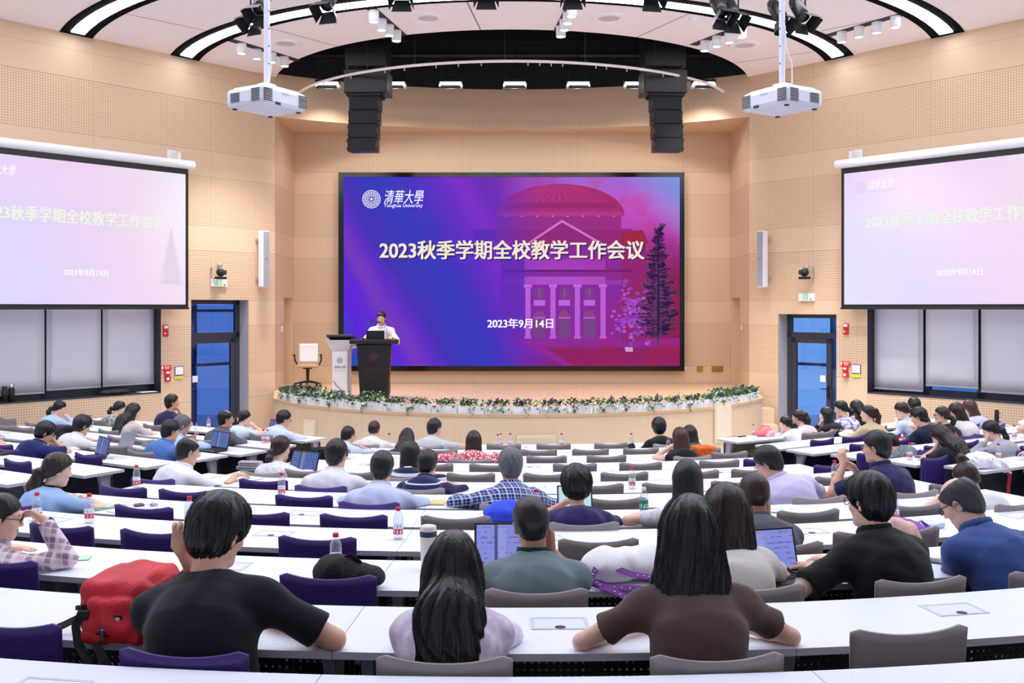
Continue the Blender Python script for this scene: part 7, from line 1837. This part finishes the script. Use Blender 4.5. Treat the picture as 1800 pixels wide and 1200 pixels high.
# keys, mouse, pencil cases
p, k, rz = table_hit(257, 891, 'F8'); t = empty('key_bunch', p, .3, 'bunch of keys on a ring beside the white sheets', 'keys')
for j in range(5):
    b = MB(); a = j * .5 - 1; b.box((.03 * math.cos(a) + .02, .03 * math.sin(a), .004 + .003 * j), (.05, .01, .003), a); b.lathe([(.012, 0), (.012, .003)], 10, M=Matrix.Translation((.055 * math.cos(a) + .02, .055 * math.sin(a), .003 + .003 * j))); b.build('key', M_CHROME, t)
b = MB(); b.tube([(.015 * math.cos(q), .015 * math.sin(q), .012) for q in np.linspace(0, 6.283, 17)], .0015, 6, caps=False); b.build('key_ring', M_CHROME, t)
b = MB(); b.box((-.05, .01, .012), (.07, .05, .022), .4, bev=.009); b.build('key_pouch', mat('brown_leather', (110, 84, 84), .6), t)
for px, py, key, lab in ((184, 800, 'L5', 'black computer mouse beside the navy polo laptop'), (8, 800, 'L6', 'black computer mouse at the left picture edge')):
    p, k, rz = table_hit(px, py, key); t = empty('computer_mouse', p, rz, lab, 'mouse', 'computer mice')
    S_ = Sdf(); S_.ell((0, 0, .008), (.032, .055, .028), I3, .01, clip=[((0, 0, .001), (0, 0, -1))]); vs, fs = S_.mesh(.004); np_mesh('mouse_body', vs, fs, M_BLACKPL, t)
    b = MB(); b.box((0, .028, .033), (.006, .02, .006), bev=.002); b.build('scroll_wheel', M_DARKGREY, t)

# soft bags
def blob(name, lab, cat, p, rz, fn, m, h=.008, noise=None):
    t = empty(name, p, rz, lab, cat); S_ = Sdf(); fn(S_); vs, fs = S_.mesh(h, noise); vs[:, 2] += (max(0, -vs[:, 2].min()) + .001 if abs(vs[:, 2].min()) < .03 else 0); o = np_mesh('body' if 'bag' not in name and 'pack' not in name else 'bag_body', vs, fs, m, t); return t
def folds(a, f, ph=0.0): return lambda x, y, z: a * (np.sin(f * x + 4 * np.sin(.5 * f * z + ph)) * np.sin(f * .8 * y + ph) + .6 * np.sin(f * 1.7 * z + 3 * np.sin(f * x)))
flo = [((0, 0, .002), (0, 0, -1.0))]
M_REDBAG = mat('red_nylon', (206, 28, 44), .6, bump=.25, bscale=60, var=.12, vscale=9); M_STRAP = mat('black_webbing', (20, 20, 25), .8)
def rp_(S_):
    S_.box((0, 0, .12), (.10, .12, .07), I3, .05, .03); S_.ell((.03, .03, .19), (.14, .14, .075), I3, .05); S_.box((.02, -.155, .10), (.08, .025, .05), I3, .03, .012); S_.cap((-.11, -.12, .185), (.14, -.12, .2), .03, .035, .02); S_.ell((-.12, .0, .12), (.07, .13, .09), I3, .04); S_.box((.03, -.10, .045), (.1, .09, .02), I3, .03, .04)
t = blob('red_backpack', 'red backpack with black straps lying on the table left of the black T-shirt', 'backpack', Vector((-1.475, 3.86, ROWS['F11'].zt + .004)), R(-8), rp_, M_REDBAG, .007, folds(.005, 26)); t.scale = (.92, .92, .90)
b = MB(); b.tube([(-.12, -.12, .22), (-.02, -.155, .205), (.08, -.16, .21), (.15, -.12, .225)], .006, 6); b.tube([(-.152, -.10, .08), (-.165, -.05, .16), (-.13, .03, .235)], .005, 6); b.tube([(-.07, -.212, .065), (.02, -.22, .058), (.11, -.205, .063)], .007, 6); b.build('zip', M_BLACKPL, t)
b = MB(); b.box((-.0, -.226, .058), (.014, .008, .05), .1, bev=.003); b.box((0, -.224, .084), (.028, .008, .012)); b.build('zip_puller', M_CHROME, t)
b = MB(); b.box((.06, -.213, .125), (.034, .006, .026), bev=.002); q_ = b.build('badge', mat('badge_black', (28, 26, 34), .4), t)
b = MB(); b.box((.06, -.2175, .127), (.018, .002, .006)); b.box((.06, -.2175, .119), (.012, .002, .004)); b.build('badge_mark', M_PAPER, q_)
for pts in ([(-.11, -.17, .16), (-.13, -.2, .08), (-.10, -.23, .02), (-.04, -.25, -.05), (.03, -.23, -.10)], [(-.16, -.02, .09), (-.22, -.04, .06), (-.27, -.06, .035), (-.33, -.09, .012)], [(-.02, -.24, .03), (.05, -.27, -.06), (.08, -.24, -.14)]):
    b = MB(); b.ribbon(pts, .035, .006, (0, -.6, .8)); b.build('strap', M_STRAP, t)
b = MB(); b.box((-.09, -.205, .13), (.04, .014, .04), .2, bev=.004); b.box((-.12, -.19, .155), (.03, .014, .02), .2, bev=.004); b.build('buckle', M_BLACKPL, t)
b = MB(); b.box((.03, -.03, .266), (.09, .008, .004), .12); b.build('white_print', M_PAPER, t)
def bb_(S_): S_.ell((-.04, 0, .05), (.12, .09, .09), I3, .04, clip=flo); S_.ell((.09, -.01, .035), (.10, .08, .06), I3, .05, clip=flo)
p, k, rz = table_hit(600, 1040, 'F10'); t = blob('black_bag', 'small black bag slumped on the table behind a purple chair', 'bag', p, rz, bb_, mat('black_fabric', (22, 22, 26), .8, bump=.3, bscale=80), .006, folds(.003, 40))
b = MB(); b.ribbon([(-.02, -.02, .13), (.03, -.02, .15), (.07, -.02, .12), (.085, -.02, .085)], .022, .004, (0, 1, .2)); b.build('strap', M_STRAP, t)
M_CANVAS = mat('white_canvas', (236, 234, 238), .9, bump=.2, bscale=200); M_VIOLET = mat('violet_webbing', (118, 48, 140), .8)
def wt(S_): S_.ell((0, .02, .05), (.21, .13, .085), I3, .05, clip=flo); S_.ell((-.12, -.02, .06), (.10, .12, .07), I3, .05, clip=flo); S_.ell((.14, .04, .05), (.12, .12, .09), I3, .05, clip=flo)
p, k, rz = table_hit(1105, 1018, 'F10'); t = blob('tote_bag', 'white canvas tote bag with violet lettered handles', 'bag', p, rz, wt, M_CANVAS, .006, folds(.005, 24, 1))
s1 = [(-.10, -.10, .10), (-.18, -.12, .08), (-.205, -.15, .045), (-.16, -.175, .015), (-.05, -.19, .008), (.06, -.2, .006), (.14, -.19, .006)]; s2 = [(-.08, -.13, .085), (-.0, -.155, .06), (.08, -.165, .05), (.16, -.15, .05)]; s3 = [(-.20, -.15, .02), (-.12, -.21, .006), (-.05, -.26, -.02), (-.0, -.28, -.07)]
for q_ in (s1, s2, s3):
    b = MB(); b.ribbon(q_, .032, .003, (0, -.55, .85)); h_ = b.build('handle', M_VIOLET, t)
    b = MB()
    for j in range(1, len(q_) - 1):
        a_, c_2 = Vector(q_[j]), Vector(q_[j + 1]); n_ = Vector((0, -.55, .85)).normalized()
        for e in (.2, .55, .85): b.box(tuple(a_.lerp(c_2, e) + n_ * .0035), (.008, .008, .001), .3)
    b.build('handle_print', M_PAPER, h_)
def bp_(S_): S_.ell((0, 0, .04), (.15, .12, .065), I3, .03, clip=flo); S_.ell((.02, .03, .06), (.11, .08, .06), I3, .04, clip=flo)
p, k, rz = table_hit(888, 915, 'F8'); t = blob('cloth_bag', 'bright blue cloth pouch with white brush lettering', 'bag', p, rz, bp_, mat('bright_blue_cloth', (44, 72, 214), .8, bump=.2, bscale=120), .006, folds(.003, 34))
b = text_mb('清華大學', .05, .004, .16); M = Matrix.Translation((-.0, -.078, .082)) @ Matrix.Rotation(R(-48), 4, 'X'); b.v = [tuple(M @ Vector(v)) for v in b.v]; b.build('white_lettering', M_PAPER, t)
M_PV = mat('purple_cloth', (142, 72, 178), .85, bump=.25, bscale=160)
def pb_(S_): S_.ell((-.04, 0, .035), (.14, .09, .055), I3, .03, clip=flo); S_.ell((.05, -.06, .02), (.09, .07, .035), I3, .04, clip=flo); S_.ell((-.09, .02, .06), (.06, .06, .05), I3, .04, clip=flo)
p, k, rz = table_hit(1588, 940, 'F9'); t = blob('violet_tote_bag', 'violet cloth tote bag slumped before the royal blue shirt', 'bag', p, rz, pb_, M_PV, .006, folds(.004, 30))
for q_ in ([(-.02, .06, .05), (.05, .09, .075), (.11, .07, .07), (.12, .02, .03), (.10, -.01, .02)], [(.02, .0, .05), (.09, .02, .05), (.15, .03, .07), (.17, .0, .04), (.12, -.04, .015), (.08, -.05, .02)]):
    b = MB(); b.ribbon(q_, .032, .003, (0, .3, 1)); b.build('handle', M_PV, t)
M_PINK = mat('pale_pink_cloth', (232, 190, 178), .85, bump=.3, bscale=60)
def pj(S_): S_.ell((0, .0, .09), (.15, .06, .07), I3, .03); S_.ell((.08, -.04, .02), (.08, .05, .11), I3, .04); S_.ell((-.08, -.02, .06), (.07, .05, .09), I3, .04); S_.cap((.1, -.05, .05), (.15, -.07, -.10), .045, .03, .03)
pq = at(1562, 962, 5.32); t = blob('pink_jacket', 'pale pink jacket hung over a grey chair behind the black shirt', 'jacket', pq, .15, pj, M_PINK, .007, folds(.005, 34))
seat_at('F9', 1562, 'grey chair carrying the pale pink jacket', colr='grey')
def ob(S_): S_.box((0, 0, .07), (.10, .06, .045), I3, .025, .02); S_.ell((-.03, 0, .10), (.10, .06, .05), I3, .04)
p, k, rz = table_hit(1236, 806, 'F3'); t = blob('orange_bag', 'bright orange soft bag on the table right of the red-brown hair', 'bag', p, rz, ob, mat('orange_nylon', (240, 110, 28), .6), .007, folds(.004, 36))
b = MB()
for j in range(3): b.tube([(-.03 + .04 * j + .012 * math.cos(q), -.03, .148 + .0 * j) if False else (-.03 + .04 * j + .012 * math.cos(q), -.06 + .012 * math.sin(q), .146) for q in np.linspace(0, 6.28, 11)], .002, 5, caps=False)
b.build('dark_print', mat('dark_orange_print', (150, 70, 30), .7), t)
def pk(S_): S_.ell((0, 0, .06), (.15, .10, .07), I3, .03, clip=flo); S_.ell((.03, .02, .09), (.10, .07, .06), I3, .04, clip=flo)
p, k, rz = table_hit(1343, 768, 'R1'); t = blob('pink_handbag', 'coral and mauve handbag on the front table of the right block', 'bag', p, rz, pk, mat('coral_cloth', (222, 120, 124), .8, bump=.2, bscale=90), .008, folds(.004, 34))
b = MB(); b.ribbon([(-.14, -.06, .05), (-.16, -.02, .12), (-.05, .0, .16), (.08, 0, .15), (.13, -.04, .09)], .03, .006, (0, -1, .3)); b.build('handle', mat('coral_strap', (232, 132, 128), .7), t)
S_ = Sdf(); S_.ell((.05, -.09, .05), (.09, .04, .045), I3); vs, fs = S_.mesh(.007); np_mesh('front_pouch', vs, fs, mat('mauve_cloth', (196, 168, 190), .8), t)
S_ = Sdf(); S_.ell((-.06, -.13, .03), (.032, .032, .032), I3); vs, fs = S_.mesh(.006); np_mesh('pompom', vs, fs, mat('pink_plush', (236, 164, 172), .95), t)
p, k, rz = table_hit(578, 806, 'F3'); t = empty('briefcase', p, rz + .05, 'black laptop briefcase lying at the left end of the third middle row', 'bag')
b = MB(); b.box((0, 0, .06), (.40, .26, .12), bev=.03); b.build('case', mat('black_fabric', (22, 22, 26), .8), t)
b = MB(); b.tube([(-.08, -.13, .09), (-.06, -.16, .12), (.06, -.16, .12), (.08, -.13, .09)], .01); b.ribbon([(-.18, -.05, .125), (0, -.1, .14), (.18, -.05, .125)], .03, .005); b.build('handle', M_STRAP, t)
for j, (c, h0, lab) in enumerate((((150, 148, 158), 0, 'grey zipped pencil case beside the white blouse, lower one'), ((176, 160, 166), .045, 'mauve-grey pencil case on top of the grey one'))):
    p, k, rz = table_hit(437, 826, 'F5'); t = empty('pencil_case', p + Vector((0.02 * j, .0, h0)), rz + .1, lab, 'pencil case', 'pencil cases')
    b = MB(); b.box((0, 0, .022), (.24, .09, .044), bev=.016); b.build('case', mat('case_cloth_%d' % j, c, .8), t)
    b = MB(); b.tube([(-.1, -.046, .024), (.1, -.046, .024)], .004, 6); b.build('zip', M_BLACKPL, t)
slab(440, 834, 'black spectacle case before the pencil cases', 'spectacle case', .16, .06, .035, M_BLACKPL, 'F5', .15)
def wb_(S_): S_.ell((0, 0, .07), (.20, .13, .09), I3, .03, clip=flo); S_.ell((.16, -.08, .03), (.12, .08, .06), I3, .05); S_.cap((.2, -.1, .02), (.28, -.16, -.05), .05, .02, .04)
p, k, rz = table_hit(1722, 822, 'R6'); t = blob('plastic_bag', 'crumpled white plastic bag on the right-hand table', 'bag', p, rz, wb_, mat('white_film', (238, 236, 242), .35), .008, folds(.009, 40))
b = MB(); b.ribbon([(.24, -.12, .0), (.27, -.16, -.08), (.26, -.15, -.2), (.24, -.16, -.34)], .06, .006, (0, -1, .1)); b.build('red_ribbon', mat('dark_red_ribbon', (150, 18, 34), .7), t)
def sc_(S_): S_.ell((0, 0, .03), (.14, .08, .04), I3, .03, clip=flo); S_.ell((.08, .03, .045), (.07, .05, .04), I3, .03, clip=flo)
p, k, rz = table_hit(1480, 766, 'R2'); blob('white_cloth', 'crumpled white cloth beside the beige blazer', 'cloth', p, rz, sc_, M_CANVAS, .008, folds(.006, 50))
p, k, rz = table_hit(1778, 745); blob('white_cloth', 'folded white garment on a far right table', 'cloth', p, rz, sc_, M_CANVAS, .008, folds(.006, 50, 2))
def bgp(S_): S_.box((0, 0, .13), (.09, .06, .08), I3, .05, .03); S_.ell((0, -.06, .1), (.1, .05, .08), I3, .04)
x_, y_, rz_ = rowpos('L4', 108, .0)
blob('dark_backpack', 'dark backpack on the seat between navy polo and white jacket', 'backpack', Vector((x_, y_, ROWS['L4'].zt - .02)), rz_, bgp, mat('dark_nylon', (30, 32, 42), .7), .009, folds(.004, 30))
# sill and floor bits on the left
p, rz = HW(-1, 200, 688, -.12); p.z = 1.046
def cb(S_): S_.ell((0, 0, .03), (.28, .10, .045), I3, .03, clip=flo); S_.ell((.14, .02, .03), (.16, .09, .04), I3, .03, clip=flo)
blob('brown_jacket', 'dark brown jacket crumpled on the left window sill', 'jacket', p, rz, cb, mat('dark_brown_cloth', (52, 42, 44), .9), .009, folds(.006, 30))
p, rz = HW(-1, 258, 687, -.12); p.z = 1.046
tag(MB().box((0, 0, .004), (.34, .2, .008), bev=.002).build('paper', M_PAPER, None, p, rz), 'white papers lying on the left window sill near the door', 'paper')
